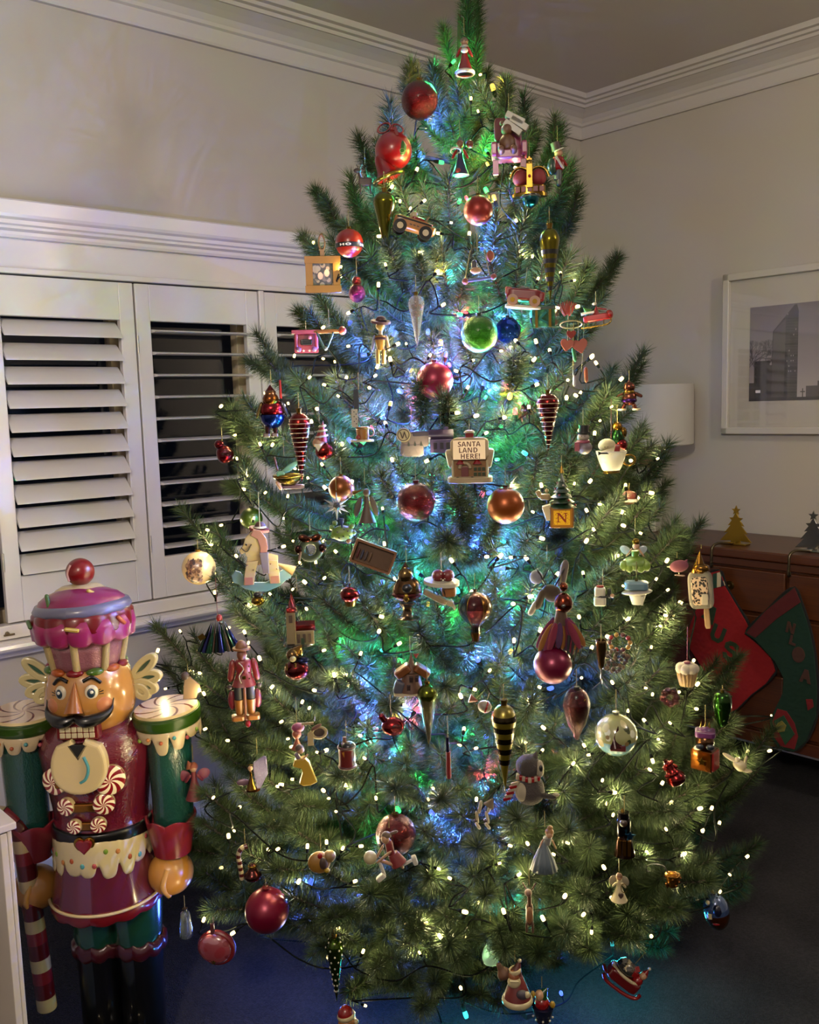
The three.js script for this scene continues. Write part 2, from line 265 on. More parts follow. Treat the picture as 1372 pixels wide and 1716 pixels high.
{
  const body = [[1095, 958], [1120, 954], [1128, 990], [1140, 1060], [1158, 1086], [1172, 1120], [1150, 1140], [1122, 1132], [1105, 1080], [1096, 1010]];
  const t = thing('christmas_stocking', 'maroon stocking with navy edging, half hidden behind the tree branch tips', 'stocking', RW.to(0, 0, 0), RW.turn);
  felt(t, 'body', body, SN - 0.01, 0.012, feltM(0x4a0a14)); edging(t, body, SN - 0.004, feltM(0x0e1022));
}
function stockingHolder(label, px, py, m, hx, hy) {
  const n = 0.36, [u, y0] = RW.at(px, py, n), t = thing('stocking_holder', label, 'stocking holder', RW.to(u, SB.top, n), RW.turn);
  const P = [[0, 0.135], [0.012, 0.112], [0.028, 0.11], [0.017, 0.1], [0.034, 0.078], [0.022, 0.08], [0.05, 0.045], [0.034, 0.05], [0.068, 0.012], [0.02, 0.016], [0.02, 0.006], [-0.02, 0.006], [-0.02, 0.016], [-0.068, 0.012], [-0.034, 0.05], [-0.05, 0.045], [-0.022, 0.08], [-0.034, 0.078], [-0.017, 0.1], [-0.028, 0.11], [-0.012, 0.112]];
  part(t, 'tree_plate', extrude(shapeOf(P), 0.004, 0.0012), m, [0, 0, 0]);
  const star = []; for (let i = 0; i < 10; i++) { const r = i % 2 ? 0.008 : 0.019, a = PI / 2 + i * PI / 5; star.push([Math.cos(a) * r, 0.142 + Math.sin(a) * r]); }
  part(t, 'star', extrude(shapeOf(star), 0.005, 0.001), m, [0, 0, 0]);
  part(t, 'base', box(0.11, 0.007, 0.05, 0.003), m, [0, 0.0035, 0.005]);
  part(t, 'hook', tube([[0, 0.006, 0.02], [-0.005, 0.012, 0.07], [-0.02, 0.016, 0.125], [-0.026, 0.004, 0.15], [-0.026, -0.03, 0.156], [-0.026, -0.062, 0.158], [-0.02, -0.075, 0.168], [-0.012, -0.068, 0.178], [-0.012, -0.055, 0.18]], 0.0055, 40, 8), M(0x5d5340, 0.25, 0.9));
}
stockingHolder('gold tree-shaped stocking holder standing above the red stocking', 1233, 903, M(0x9a7c2c, 0.28, 0.9));
stockingHolder('silver tree-shaped stocking holder reflecting purple light above the green stocking', 1362, 922, M(0x8a8a84, 0.2, 0.95));

// white cabinet at the very front
{
  const p = at(0, 1384, 1.75), t = thing('white_cabinet', 'white painted panelled cabinet end at the corner by the candy cane', 'cabinet', V(p.x, 0, p.z), RW.turn);
  const h = p.y, cp = M(0xa39a8f, 0.4), th = 0.01;
  part(t, 'side_panel', merge([box(0.5, h - 0.014, th, 0.003).translate(-0.25, (h - 0.014) / 2, -th / 2 - 0.012)]), cp);
  part(t, 'top', box(0.51, 0.016, th + 0.03, 0.003).translate(-0.25, h - 0.008, -th / 2 - 0.006), cp);
  part(t, 'panel_frame', merge([box(0.04, h - 0.02, 0.014, 0.002).translate(-0.02, (h - 0.02) / 2, -0.005), box(0.46, 0.07, 0.014, 0.002).translate(-0.27, h - 0.055, -0.005), box(0.46, 0.16, 0.014, 0.002).translate(-0.27, 0.08, -0.005), box(0.04, h - 0.02, 0.014, 0.002).translate(-0.48, (h - 0.02) / 2, -0.005)]), cp);
}
// unseen opal pendants beside the tree and behind the camera, placed to light the room
for (const [x, z, k, label] of [[2.4, -1.05, 0.5, 'unseen opal globe pendant nearer the sideboard, out of view, placed to light the window wall'], [-0.5, 1.0, 1.5, 'unseen opal globe pendant behind the camera, placed to light the walls and the tree front']]) {
  const t = thing('unseen_pendant_lamp', label, 'unseen pendant lamp', V(x, CEIL, z));
  part(t, 'ceiling_rose', lathe([[0, -0.03], [0.04, -0.028], [0.055, -0.008], [0.055, 0], [0, 0]], 24), M(0xcccccc, 0.4));
  part(t, 'rod', new THREE.CylinderGeometry(0.006, 0.006, 0.22, 8).translate(0, -0.13, 0), M(0x888070, 0.3, 0.8));
  part(t, 'unseen_lamp_globe', new THREE.SphereGeometry(0.13, 32, 20), M(0xffffff, 0.5, 0, { emissive: new THREE.Color(1, 0.9, 0.76), emissiveIntensity: 9 }), [0, -0.36, 0]);
  const L = new THREE.PointLight(LAMP_COLOR, LAMP_CD * k); L.name = 'unseen_pendant_light'; L.shadow.radius = 6; L.castShadow = true; L.position.set(0, -0.36, 0); t.add(L);
}

// ---------- the tree ----------
const TX = 0.165, TZ = -2.45, TOP = 2.66;
const ENV = [[0.05, 0.3], [0.2, 0.52], [0.3, 0.66], [0.42, 0.74], [0.6, 0.8], [0.8, 0.79], [1.0, 0.72], [1.2, 0.66], [1.4, 0.59], [1.6, 0.52], [1.8, 0.45], [2.0, 0.37], [2.2, 0.275], [2.35, 0.2], [2.5, 0.115], [2.66, 0.03]];
function envR(y) { if (y <= ENV[0][0]) return ENV[0][1]; for (let i = 1; i < ENV.length; i++) if (y <= ENV[i][0]) { const [a, b] = ENV[i - 1], [c, d] = ENV[i]; return b + (d - b) * (y - a) / (c - a); } return 0.01; }
// where the line of sight through a spot first meets the tree's outline drawn in by k; beside the tree, the nearest place to it
function onTree(px, py, k = 1) {
  const r = ray(px, py), c = camera.position; let best = null, bd = 1e9;
  for (let d = 1.3; d < 3.0; d += 0.008) {
    const s = d / -r.z, x = c.x + r.x * s, y = c.y + r.y * s, z = -d, q = Math.hypot(x - TX, z - TZ) - envR(y) * k;
    if (q <= 0) return V(x, y, z);
    if (q < bd) { bd = q; best = V(x, y, z); }
  }
  return best;
}
const needleMat = new THREE.MeshPhysicalMaterial({ vertexColors: true, roughness: 0.6, side: THREE.DoubleSide, specularIntensity: 0.4 }); needleMat.name = 'needles';
const twigMat = M(0x1c130b, 0.9), barkMat = M(0x3a2b1c, 0.95);
const DENSE = 4300; // needles per metre of twig
class Needles {
  constructor() { this.p = []; this.c = []; this.n = []; }
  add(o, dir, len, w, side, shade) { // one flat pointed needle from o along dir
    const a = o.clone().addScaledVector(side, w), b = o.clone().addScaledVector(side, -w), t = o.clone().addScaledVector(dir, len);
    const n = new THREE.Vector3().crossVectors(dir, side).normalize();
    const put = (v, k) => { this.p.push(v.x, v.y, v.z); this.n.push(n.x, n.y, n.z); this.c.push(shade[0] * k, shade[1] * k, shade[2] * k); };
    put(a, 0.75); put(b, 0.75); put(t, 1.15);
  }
  brush(curve, len, dens, reach, from = 0) { // bottle-brush foliage along a curve
    const n = Math.round(len * dens), up = V(0, 1, 0), p = new THREE.Vector3(), e1 = new THREE.Vector3(), e2 = new THREE.Vector3();
    for (let i = 0; i < n; i++) {
      const t = Math.min(1, from + (1 - from) * (i + rnd()) / n); curve.getPoint(t, p); const tan = curve.getTangent(t);
      e1.crossVectors(tan, up); if (e1.lengthSq() < 1e-4) e1.set(1, 0, 0); e1.normalize(); e2.crossVectors(e1, tan);
      const a = rnd() * 2 * PI, lean = (t > 0.95 ? rr(0.2, 1.2) : rr(0.85, 1.3)), rad = e1.clone().multiplyScalar(Math.cos(a)).addScaledVector(e2, Math.sin(a));
      const dir = tan.clone().multiplyScalar(Math.cos(lean)).addScaledVector(rad, Math.sin(lean)).normalize();
      const side = new THREE.Vector3().crossVectors(dir, V(rnd() - 0.5, rnd() - 0.5, rnd() - 0.5)).normalize();
      const g = rr(0.75, 1.2), y = rnd();
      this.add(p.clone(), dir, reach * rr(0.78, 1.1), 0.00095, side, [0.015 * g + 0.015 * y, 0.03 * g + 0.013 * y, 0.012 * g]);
    }
  }
  geo() { const g = new THREE.BufferGeometry(); g.setAttribute('position', new THREE.Float32BufferAttribute(this.p, 3)); g.setAttribute('normal', new THREE.Float32BufferAttribute(this.n, 3)); g.setAttribute('color', new THREE.Float32BufferAttribute(this.c, 3)); return g; }
}
// A branch of length L along +x: a main stem that sags and sweeps up at its tip, side twigs left, right and above, each a full bottle brush.
function branchShape(L, lift, twigs, full = 1) {
  const N = new Needles(), stems = [];
  const pts = [V(0, 0, 0), V(L * 0.3, -0.05 * L, 0), V(L * 0.6, -0.075 * L, 0), V(L * 0.84, 0.0 + lift * L * 0.22, 0), V(L * 0.97, 0.02 * L + lift * L * 0.85, 0)];
  const main = new THREE.CatmullRomCurve3(pts); stems.push(new THREE.TubeGeometry(main, 14, 0.0045, 5));
  const from = Math.min(0.4, 0.09 / L);
  N.brush(main, L * (1 - from), DENSE * full, 0.037 * full, from);
  for (let i = 0; i < twigs; i++) {
    const t = 0.24 + 0.46 * (i + 0.5) / twigs + rr(-0.03, 0.03), o = main.getPoint(t), tan = main.getTangent(t), s = i % 4 === 3 ? 0 : i % 2 ? 1 : -1;
    const ang = rr(0.6, 0.85), l = Math.min(0.27, L * 0.4 * (1.05 - t) + 0.06) * rr(0.9, 1.15);
    const d = s ? V(tan.x * Math.cos(ang), tan.y - 0.04, s * Math.sin(ang)).normalize() : V(tan.x * 0.85, 0.45 + rr(-0.1, 0.2), rr(-0.25, 0.25)).normalize();
    const e = o.clone().addScaledVector(d, l).add(V(0, l * (0.1 + lift), 0)), m = o.clone().addScaledVector(d, l * 0.55).add(V(0, -l * 0.04, 0));
    const c = new THREE.CatmullRomCurve3([o, m, e]); stems.push(new THREE.TubeGeometry(c, 6, 0.003, 5));
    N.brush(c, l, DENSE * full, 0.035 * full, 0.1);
  }
  return { needles: N.geo(), stem: merge(stems), tip: main.getPoint(1) };
}
seedState = 4242;
const VAR = [];
for (const [L, tw] of [[0.16, 1], [0.26, 2], [0.38, 4], [0.52, 6], [0.68, 7], [0.82, 8]]) for (const lift of L < 0.3 ? [0.1, 0.32] : [0.06, 0.2, 0.36]) VAR.push({ L, lift, ...branchShape(L, lift, tw) });
const HERO = []; // fuller brushes with fewer twigs for the branches whose tips stand out
for (const [L, tw] of [[0.2, 1], [0.32, 2], [0.48, 4], [0.64, 5], [0.8, 6]]) for (const lift of [0.08, 0.22, 0.4]) HERO.push({ L, lift, ...branchShape(L, lift, tw, 1.17) });
const tree = thing('christmas_tree', 'tall green artificial Christmas tree covered in lights and ornaments', 'Christmas tree', V(TX, 0, TZ));
part(tree, 'trunk', lathe([[0.034, 0.06], [0.032, 0.8], [0.024, 1.7], [0.012, 2.4], [0.004, 2.6], [0, 2.6]], 14), barkMat);
part(tree, 'stand', merge([new THREE.CylinderGeometry(0.05, 0.055, 0.2, 16).translate(0, 0.12, 0), ...[0, 1, 2, 3].map((i) => box(0.3, 0.03, 0.04, 0.005).translate(0.16, 0.0, 0).rotateZ(-0.15).translate(0, 0.05, 0).rotateY(i * PI / 2 + 0.4))]), M(0x12160f, 0.6));
// y0: height on the trunk; to: where the tip ends (relative to the tree)
function branch(y0, to, lift, roll, kinds = VAR) {
  const d = to.clone().sub(V(0, y0, 0)), L = d.length();
  let b = kinds[0], s = 1e9; for (const v of kinds) { const q = Math.abs(Math.log(L / v.tip.length())) * 3 + Math.abs(v.lift - lift); if (q < s) { s = q; b = v; } }
  const g = new THREE.Group(); g.name = 'branch'; g.position.set(0, y0, 0);
  // turn: heading about y, then pitch so that the stem's own tip direction meets the wanted one
  const head = Math.atan2(-d.z, d.x), pitch = Math.atan2(d.y, Math.hypot(d.x, d.z)) - Math.atan2(b.tip.y, b.tip.x);
  g.rotation.order = 'YZX'; g.rotation.set(roll, head, pitch); const k = L / b.tip.length(); g.scale.set(k, 0.5 + k / 2, 0.5 + k / 2);
  part(g, 'stem', b.stem, twigMat); const nd = part(g, 'needles', b.needles, needleMat); nd.userData.kind = 'stuff';
  tree.add(g); return g;
}
// tips that stand out against the walls and over the front, with the height at which each leaves the trunk
const TIPS = [ // px, py, k (depth: 1 = side of the tree), drop of the root below the tip
   [690, 112, 9, 0.14], [730, 112, 1, 0.2], [848, 138, 1, 0.2], [874, 162, 9, 0.16], [655, 172, 9, 0.14], [600, 230, 9, 0.12], [940, 210, 9, 0.16], [634, 296, 1, 0.1],
  [528, 326, 9, 0.1], [588, 295, 1, 0.14], [968, 316, 9, 0.14], [955, 268, 1, 0.16], [508, 402, 9, 0.06], [556, 398, 1, 0.06], [1036, 434, 9, 0.12], [980, 452, 1, 0.12], [953, 420, 1, 0.1], [499, 522, 9, 0.08], [536, 505, 1, 0.06],
  [1082, 588, 9, 0.1], [418, 607, 9, 0.03], [500, 630, 1, 0.04], [1020, 660, 1, 0.06], [368, 692, 9, 0.06], [392, 690, 1, 0.04], [1121, 738, 9, 0.08], [1068, 735, 1, 0.06], [384, 812, 9, 0.02], [1120, 816, 9, 0.06], [1080, 850, 1, 0.04],
  [299, 855, 9, 0.1], [1176, 878, 9, 0.08], [1130, 895, 1, 0.08], [360, 962, 1, 0.06], [395, 1020, 1, 0.05], [262, 1040, 9, 0.1], [264, 1118, 9, 0.12], [338, 1140, 1, 0.06], [1148, 1010, 1, 0.1], [1238, 1102, 9, 0.12], [1180, 1130, 1, 0.08], [1290, 1210, 9, 0.12], [1262, 1260, 1, 0.1], [1215, 1215, 1, 0.1],
  [1232, 1310, 9, 0.06], [1262, 1405, 9, 0.04], [1240, 1470, 9, -0.02], [1180, 1480, 1, 0], [338, 1230, 1, 0.08], [345, 1330, 1, 0.1], [350, 1385, 1, 0.04], [330, 1465, 1, 0.0], [352, 1520, 1, -0.06], [300, 1420, 1, 0], [520, 1545, 1, -0.06], [640, 1690, 1.05, -0.1], [590, 1660, 1.02, -0.1], [700, 1690, 1.05, -0.1], [560, 1540, 1.04, -0.04], [850, 1590, 1.04, -0.06], [960, 1560, 1.02, -0.05], [740, 1580, 1.04, -0.06], [545, 1590, 1, -0.08], [618, 1620, 1, -0.1], [720, 1650, 1, -0.08], [770, 1610, 1, -0.1], [690, 1560, 1, -0.06], [900, 1600, 1, -0.06], [1000, 1590, 1, -0.05], [1050, 1575, 1, -0.05], [1080, 1545, 1, -0.02], [930, 1570, 1, -0.08], [840, 1560, 1, -0.05], [620, 1500, 1, 0.0], [1140, 1520, 1, 0],
  // front branches whose lifted tips read against the lit inside
  [725, 905, 1.02, 0.02], [800, 830, 1.04, 0.04], [655, 800, 1.0, 0.06], [545, 742, 1.0, 0.05], [905, 770, 1.02, 0.1], [975, 735, 1.0, 0.1], [760, 900, 1.06, 0.02], [1010, 850, 1.0, 0.08], [690, 640, 1.0, 0.05], [745, 665, 1.02, 0.04], [640, 560, 1.0, 0.05], [870, 600, 1.0, 0.06], [800, 560, 1.0, 0.05], [700, 440, 1.0, 0.05], [650, 420, 1, 0.05], [770, 400, 1.0, 0.08], [860, 350, 1.0, 0.1], [885, 400, 1.0, 0.1], [745, 300, 1, 0.08], [680, 310, 1, 0.08], [560, 1000, 1.0, 0.05], [620, 1010, 1.0, 0.05], [720, 1050, 1.02, 0.04], [830, 1000, 1.0, 0.05], [930, 1030, 1.0, 0.06], [990, 960, 1.0, 0.06], [475, 1060, 1, 0.05], [430, 1150, 1, 0.05], [560, 1140, 1.0, 0.03], [640, 1180, 1.0, 0.02], [760, 1150, 1, 0.02], [880, 1180, 1.0, 0.04], [1030, 1040, 1.0, 0.06], [1060, 1130, 1.0, 0.05], [960, 1280, 1.0, 0.02], [1090, 1240, 1.0, 0.03], [500, 1210, 1, 0.02], [430, 1250, 1, 0.02], [500, 1350, 1, 0], [570, 1300, 1, 0], [650, 1320, 1, 0], [740, 1340, 1.0, 0], [800, 1420, 1, -0.02], [880, 1370, 1, 0], [960, 1390, 1.0, 0], [1040, 1330, 1, 0], [1120, 1360, 1, 0], [430, 1380, 1, 0], [470, 1460, 1, -0.02], [560, 1440, 1, -0.02], [720, 1470, 1, -0.03], [820, 1500, 1, -0.04], [900, 1470, 1, -0.03], [990, 1500, 1, -0.03], [1070, 1440, 1, -0.02], [1150, 1420, 1, 0],
];
seedState = 99;
for (const [px, py, k, drop] of TIPS) {
  let q; if (k === 9) q = at(px, py, -TZ); else q = onTree(px, py, k);
  const to = q.sub(V(TX, 0, TZ)), y0 = Math.min(2.55, Math.max(0.12, to.y - drop - (py < 420 ? 0.02 : 0)));
  branch(y0, to, drop > 0.07 ? 0.34 : drop > 0.03 ? 0.22 : 0.08, rr(-0.3, 0.3), HERO);
}
// the leader and the upright shoots round it
function shoot(name, x0, y0, z0, x1, y1, z1, reach = 0.036) {
  const N = new Needles(), c = new THREE.CatmullRomCurve3([V(x0, y0, z0), V((x0 + x1) / 2 + 0.01, (y0 + y1) / 2, (z0 + z1) / 2), V(x1, y1, z1)]), g = new THREE.Group(); g.name = name; tree.add(g);
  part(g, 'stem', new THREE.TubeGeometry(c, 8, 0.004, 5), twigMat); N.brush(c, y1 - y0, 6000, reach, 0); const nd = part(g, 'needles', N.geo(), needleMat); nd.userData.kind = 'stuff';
}
shoot('leader', 0, 2.2, 0, 0.02, 2.67, 0.0, 0.042);
for (const [px, py, dz, len] of [[743, 48, 0.03, 0.25], [798, 74, 0.06, 0.2], [690, 112, 0.05, 0.22], [728, 112, 0.12, 0.22], [766, 150, 0.16, 0.24], [816, 120, -0.06, 0.2], [850, 138, 0.1, 0.26], [800, -4, -0.03, 0.3]]) {
  const q = at(px, py, -TZ - dz).sub(V(TX, 0, TZ)); shoot('branch', q.x * 0.35, q.y - len, q.z * 0.4, q.x, q.y, q.z);
}
// the regular whorls that fill the body
let whorl = 0;
for (let y = 0.3; y < 2.25; y += 0.17, whorl++) {
  const R = envR(y) * (y > 1.2 ? 0.72 : 0.8), n = Math.max(5, Math.round(4 + R * 10));
  for (let i = 0; i < n; i++) {
    const a = (i + 0.5 * (whorl % 2) + rr(-0.2, 0.2)) / n * 2 * PI, r = R * rr(0.82, 1.02);
    if (r * Math.sin(-a) > 0.25 && rnd() < 0.45) continue; // thinner at the back
    const rise = 0.06 + 0.16 * (y / 2.5) + rr(-0.03, 0.05), tip = V(Math.cos(a) * r, y + rise * (0.4 + r) - (y < 0.7 ? 0.08 : 0), -Math.sin(a) * r * -1);
    branch(y, tip, y < 0.8 ? 0.08 : rr(0, 0.36), rr(-0.5, 0.5));
  }
}
// short inner shoots near the trunk
for (let y = 0.35; y < 2.35; y += 0.26) for (let i = 0; i < 3; i++) { const a = rnd() * 2 * PI, r = envR(y) * 0.5; branch(y, V(Math.cos(a) * r, y + 0.07, Math.sin(a) * r), 0.2, rr(-1, 1)); }

// ---------- fairy lights ----------
const WHITE = [805, 125, 789, 166, 801, 187, 861, 200, 698, 285, 863, 281, 656, 314, 670, 338, 710, 337, 687, 350, 755, 373, 735, 391, 636, 396, 525, 408, 646, 444, 571, 464, 571, 448, 634, 478, 702, 423, 732, 456, 742, 511, 585, 524, 541, 549, 584, 580, 681, 577, 665, 577, 493, 597, 720, 596, 865, 370, 876, 427, 892, 430, 786, 393, 961, 470, 966, 514, 939, 458, 865, 572, 839, 588, 921, 588, 898, 573, 991, 597, 857, 583, 901, 468, 541, 601, 561, 607, 632, 615, 628, 630, 580, 634, 544, 645, 518, 633, 446, 660, 483, 677, 531, 685, 522, 707, 567, 664, 394, 729, 436, 745, 456, 746, 397, 769, 494, 785, 516, 802, 494, 816, 413, 798, 409, 820, 444, 826, 482, 832, 476, 869, 545, 818, 589, 809, 611, 865, 425, 869, 370, 681, 555, 886, 573, 745, 540, 779, 430, 882, 654, 603, 644, 596, 619, 650, 765, 692, 797, 697, 844, 700, 792, 604, 646, 710, 814, 726, 657, 771, 716, 772, 641, 853, 765, 622, 783, 650, 894, 603, 991, 599, 999, 609, 1040, 636, 951, 637, 898, 645, 972, 659, 965, 663, 949, 667, 1024, 682, 1005, 705, 996, 727, 970, 721, 886, 683, 844, 700, 1057, 772, 988, 807, 962, 811, 907, 814, 1004, 845, 893, 858, 983, 856, 1068, 834, 1090, 826, 1045, 881, 995, 888, 1042, 859, 1074, 894, 857, 814, 1101, 769, 1048, 814, 371, 880, 347, 888, 354, 913, 396, 932, 359, 961, 392, 975, 360, 993, 441, 890, 492, 907, 543, 906, 513, 934, 503, 944, 529, 943, 474, 916, 543, 969, 511, 976, 490, 988, 453, 996, 433, 1008, 417, 1014, 382, 1053, 410, 1060, 416, 1078, 435, 1104, 542, 1090, 302, 1058, 264, 1091, 318, 1125, 334, 1128, 386, 1133, 406, 1148, 455, 1152, 527, 1157, 342, 1163, 278, 1154, 506, 1177, 518, 1187, 513, 1020, 563, 925, 642, 940, 644, 912, 661, 970, 638, 1033, 635, 1058, 703, 1067, 668, 1079, 604, 1096, 578, 1132, 560, 1132, 584, 1148, 757, 940, 789, 993, 816, 933, 794, 1155, 772, 1167, 820, 1124, 676, 1181, 838, 932, 857, 934, 882, 936, 907, 902, 994, 888, 982, 907, 1036, 932, 1117, 940, 1084, 950, 977, 961, 1099, 971, 1118, 989, 1044, 982, 933, 963, 888, 1000, 860, 1012, 970, 1034, 1141, 1010, 1129, 1031, 1114, 1031, 1051, 1038, 1106, 1049, 1018, 1067, 1091, 1085, 905, 1057, 953, 1084, 991, 1086, 861, 1074, 1063, 1137, 1026, 1144, 1081, 1153, 1093, 1164, 1137, 1160, 1162, 1107, 1168, 1147, 905, 1152, 885, 1173, 1167, 1188, 1052, 1192, 1080, 1208, 1123, 1212, 974, 1136, 911, 1220, 343, 1222, 382, 1241, 472, 1209, 483, 1238, 489, 1251, 532, 1261, 545, 1258, 429, 1289, 466, 1318, 472, 1315, 491, 1306, 542, 1325, 551, 1338, 460, 1376, 392, 1392, 383, 1402, 449, 1424, 465, 1423, 371, 1454, 515, 1419, 547, 1412, 357, 1337, 401, 1353, 500, 1478, 604, 1233, 611, 1271, 579, 1317, 630, 1338, 661, 1323, 563, 1360, 718, 1340, 726, 1321, 604, 1418, 574, 1422, 594, 1477, 716, 1459, 734, 1456, 754, 1472, 777, 1223, 769, 1247, 797, 1254, 798, 1340, 881, 1245, 854, 1417, 884, 1414, 836, 1447, 869, 1466, 1103, 1239, 908, 1258, 960, 1280, 979, 1250, 987, 1265, 1093, 1274, 1089, 1290, 1109, 1313, 1009, 1308, 1028, 1328, 1016, 1347, 1027, 1366, 1124, 1346, 1172, 1355, 1192, 1355, 1205, 1380, 1177, 1392, 1116, 1390, 1082, 1427, 1145, 1431, 1251, 1436, 1223, 1466, 1146, 1483, 1024, 1504, 1012, 1454, 950, 1412, 928, 1432, 929, 1332, 946, 1502, 1252, 1261, 1290, 1258, 1292, 1199, 1237, 1272, 341, 1542, 391, 1563, 566, 1556, 608, 1595, 621, 1676, 611, 1685, 549, 1605, 676, 1545, 713, 1547, 757, 1539, 778, 1528, 802, 1513, 776, 1570, 738, 1570, 703, 1597, 772, 1656, 725, 1705, 844, 1528, 825, 1596, 910, 1540, 978, 1532, 991, 1561, 1091, 1569, 1206, 1495];
// the coloured string sits deeper in the tree: g green, b blue, r red, y yellow, t teal; the last are unseen, placed low to tint the carpet
const COLORED = 'g759,104 b714,202 b701,260 g738,272 g815,253 g815,320 y817,276 y826,148 y727,138 y717,215 g769,338 g670,470 t751,457 b735,484 b717,557 g771,527 y738,577 b585,542 b611,595 b747,595 y733,456 r782,333 y828,333 b832,374 g814,512 r781,525 g769,529 b847,539 g863,552 b847,562 r854,566 t891,529 b805,417 b746,607 r753,612 y688,622 b771,636 b810,644 b820,653 g813,667 r852,642 y854,665 r697,668 r623,717 t710,713 b693,711 g608,741 b587,739 b732,751 g837,714 g832,770 g725,798 y727,805 b665,820 y682,811 g632,809 y623,837 r807,830 b819,826 g766,862 g607,875 y654,678 b671,656 g872,675 r863,691 g791,909 g812,923 r819,902 b767,930 b802,911 b639,979 t767,991 g739,1019 y717,1013 g758,1042 g568,1071 b571,1093 g669,1107 r792,1100 b800,1105 t829,1082 b607,1145 t744,1145 b607,1203 b680,1196 b698,1186 y660,1199 r683,1204 g604,890 b716,910 b832,953 t843,907 b872,899 b843,952 g868,1020 b856,1035 g837,997 y854,1093 b844,1111 t840,1121 b921,1154 r629,1222 r697,1190 g793,1231 b655,1275 g669,1260 g688,1299 g667,1358 b611,1296 r814,1302 r830,1299 t829,1310 b821,1328 b818,1383 g831,1370 b754,1408 b724,1362 b814,1233 t627,1239 t692,1496 b660,560 b900,640 t880,760 b640,700 t590,790 b920,860 t700,960 t640,1090 b720,850 t900,1000 b560,830 t650,300 b600,1500 b520,1480 t860,1520 b780,1490 b940,1500 b680,1520 t560,1440 b880,1450'.split(' ').map((s) => { const [x, y] = s.slice(1).split(','); return [+x, +y, s[0]]; });
const BULB = lathe([[0.001, -0.006], [0.0038, -0.005], [0.0044, 0], [0.0044, 0.004], [0.0034, 0.0075], [0, 0.0085]], 10);
const SOCKET = lathe([[0, -0.016], [0.0025, -0.016], [0.0042, -0.011], [0.0044, -0.004], [0, -0.004]], 8);
const cableM = M(0x040605, 0.95, 0, { specularIntensity: 0.15 });
function bulbString(name, label, bulbs, size = 1) { // bulbs: {pos, mat, color, cd}
  const t = thing(name, label, 'fairy lights', V(TX, 0, TZ)), base = V(TX, 0, TZ);
  const rows = {}; for (const b of bulbs) (rows[Math.floor(b.pos.y / 0.1)] ??= []).push(b);
  const seq = []; Object.keys(rows).map(Number).sort((a, b) => b - a).forEach((k, i) => { const r = rows[k].sort((a, b) => (a.pos.x - b.pos.x) * (i % 2 ? -1 : 1)); seq.push(...r); });
  const wires = []; let pts = [];
  for (let i = 0; i < seq.length; i++) {
    const p = seq[i].pos.clone().sub(base), up = V(rr(-0.6, 0.6), rr(-0.2, 0.9), rr(-0.3, 0.5)).normalize();
    const m = part(t, 'bulb', BULB, seq[i].mat, p.toArray()); m.quaternion.setFromUnitVectors(V(0, 1, 0), up); m.scale.setScalar(rr(0.55, 0.95) * size); m.castShadow = false;
    part(m, 'socket', SOCKET, cableM);
    const L = new THREE.PointLight(seq[i].color, seq[i].cd); L.name = 'bulb_light'; L.shadow.radius = seq[i].soft ?? 0; m.add(L);
    const foot = p.clone().addScaledVector(up, -0.016), node = foot.clone().addScaledVector(up, -rr(0.012, 0.025));
    wires.push(new THREE.TubeGeometry(new THREE.LineCurve3(foot, node), 1, 0.0014, 5));
    if (pts.length) {
      const q = pts[pts.length - 1], d = q.distanceTo(node), mid = q.clone().add(node).multiplyScalar(0.5), pull = d > 0.3 ? 0.7 : 0.96;
      mid.x *= pull; mid.z *= pull; mid.y -= Math.min(0.05, d * rr(0.05, 0.4)); mid.x += rr(-0.02, 0.02); pts.push(mid);
    }
    pts.push(node);
  }
  const cv = new THREE.CatmullRomCurve3(pts, false, 'centripetal');
  wires.push(new THREE.TubeGeometry(cv, pts.length * 5, 0.0019, 5));
  part(t, 'cable', merge(wires), cableM);
  return t;
}
seedState = 31;
{
  const wm = M(0x1c150a, 0.4, 0, { emissive: new THREE.Color(1, 0.76, 0.28), emissiveIntensity: 5.5 });
  const lists = [[], []]; for (let i = 0; i < WHITE.length; i += 2) lists[WHITE[i + 1] > 1000 ? 1 : 0].push({ pos: onTree(WHITE[i], WHITE[i + 1], rr(0.93, 1.03)), mat: wm, color: WHITE_COLOR, cd: WHITE_CD });
  bulbString('warm_white_fairy_lights', 'dark cable of warm white fairy lights wound over the upper half of the tree', lists[0]);
  bulbString('warm_white_fairy_lights', 'dark cable of warm white fairy lights wound over the lower half of the tree', lists[1]);
  const C = { g: [0.05, 1, 0.22], b: [0.07, 0.16, 1], r: [1, 0.09, 0.13], y: [1, 0.66, 0.08], t: [0.04, 0.75, 0.8] }, E = {};
  for (const k in C) E[k] = M(0x0c0c0c, 0.4, 0, { emissive: new THREE.Color(...C[k].map((x) => x + 0.01)), emissiveIntensity: 1.9 });
  const cl = COLORED.map(([x, y, k]) => ({ pos: onTree(x, y, rr(0.6, 0.92)), mat: E[k], color: new THREE.Color(...C[k]), cd: COLOR_CD * (k === 'b' ? 2.6 : k === 'y' ? 0.4 : k === 'r' ? 0.6 : k === 'g' ? 0.75 : 0.9) }));
  for (const [x, y, z, k] of [[-0.18, 0.16, -2.12, 'b'], [0.34, 0.15, -2.05, 'b'], [-0.42, 0.2, -2.3, 'b'], [0.5, 0.18, -2.2, 't'], [0.1, 0.14, -2.0, 't']]) cl.push({ pos: V(x, y, z), mat: E[k], color: new THREE.Color(...C[k]), cd: 0.3, soft: 2 });  // unseen bulbs under the branches, placed to light the carpet blue and teal
  bulbString('multicoloured_fairy_lights', 'multicoloured blue, green, red and amber fairy lights glowing deep inside the tree', cl, 1.5);
}

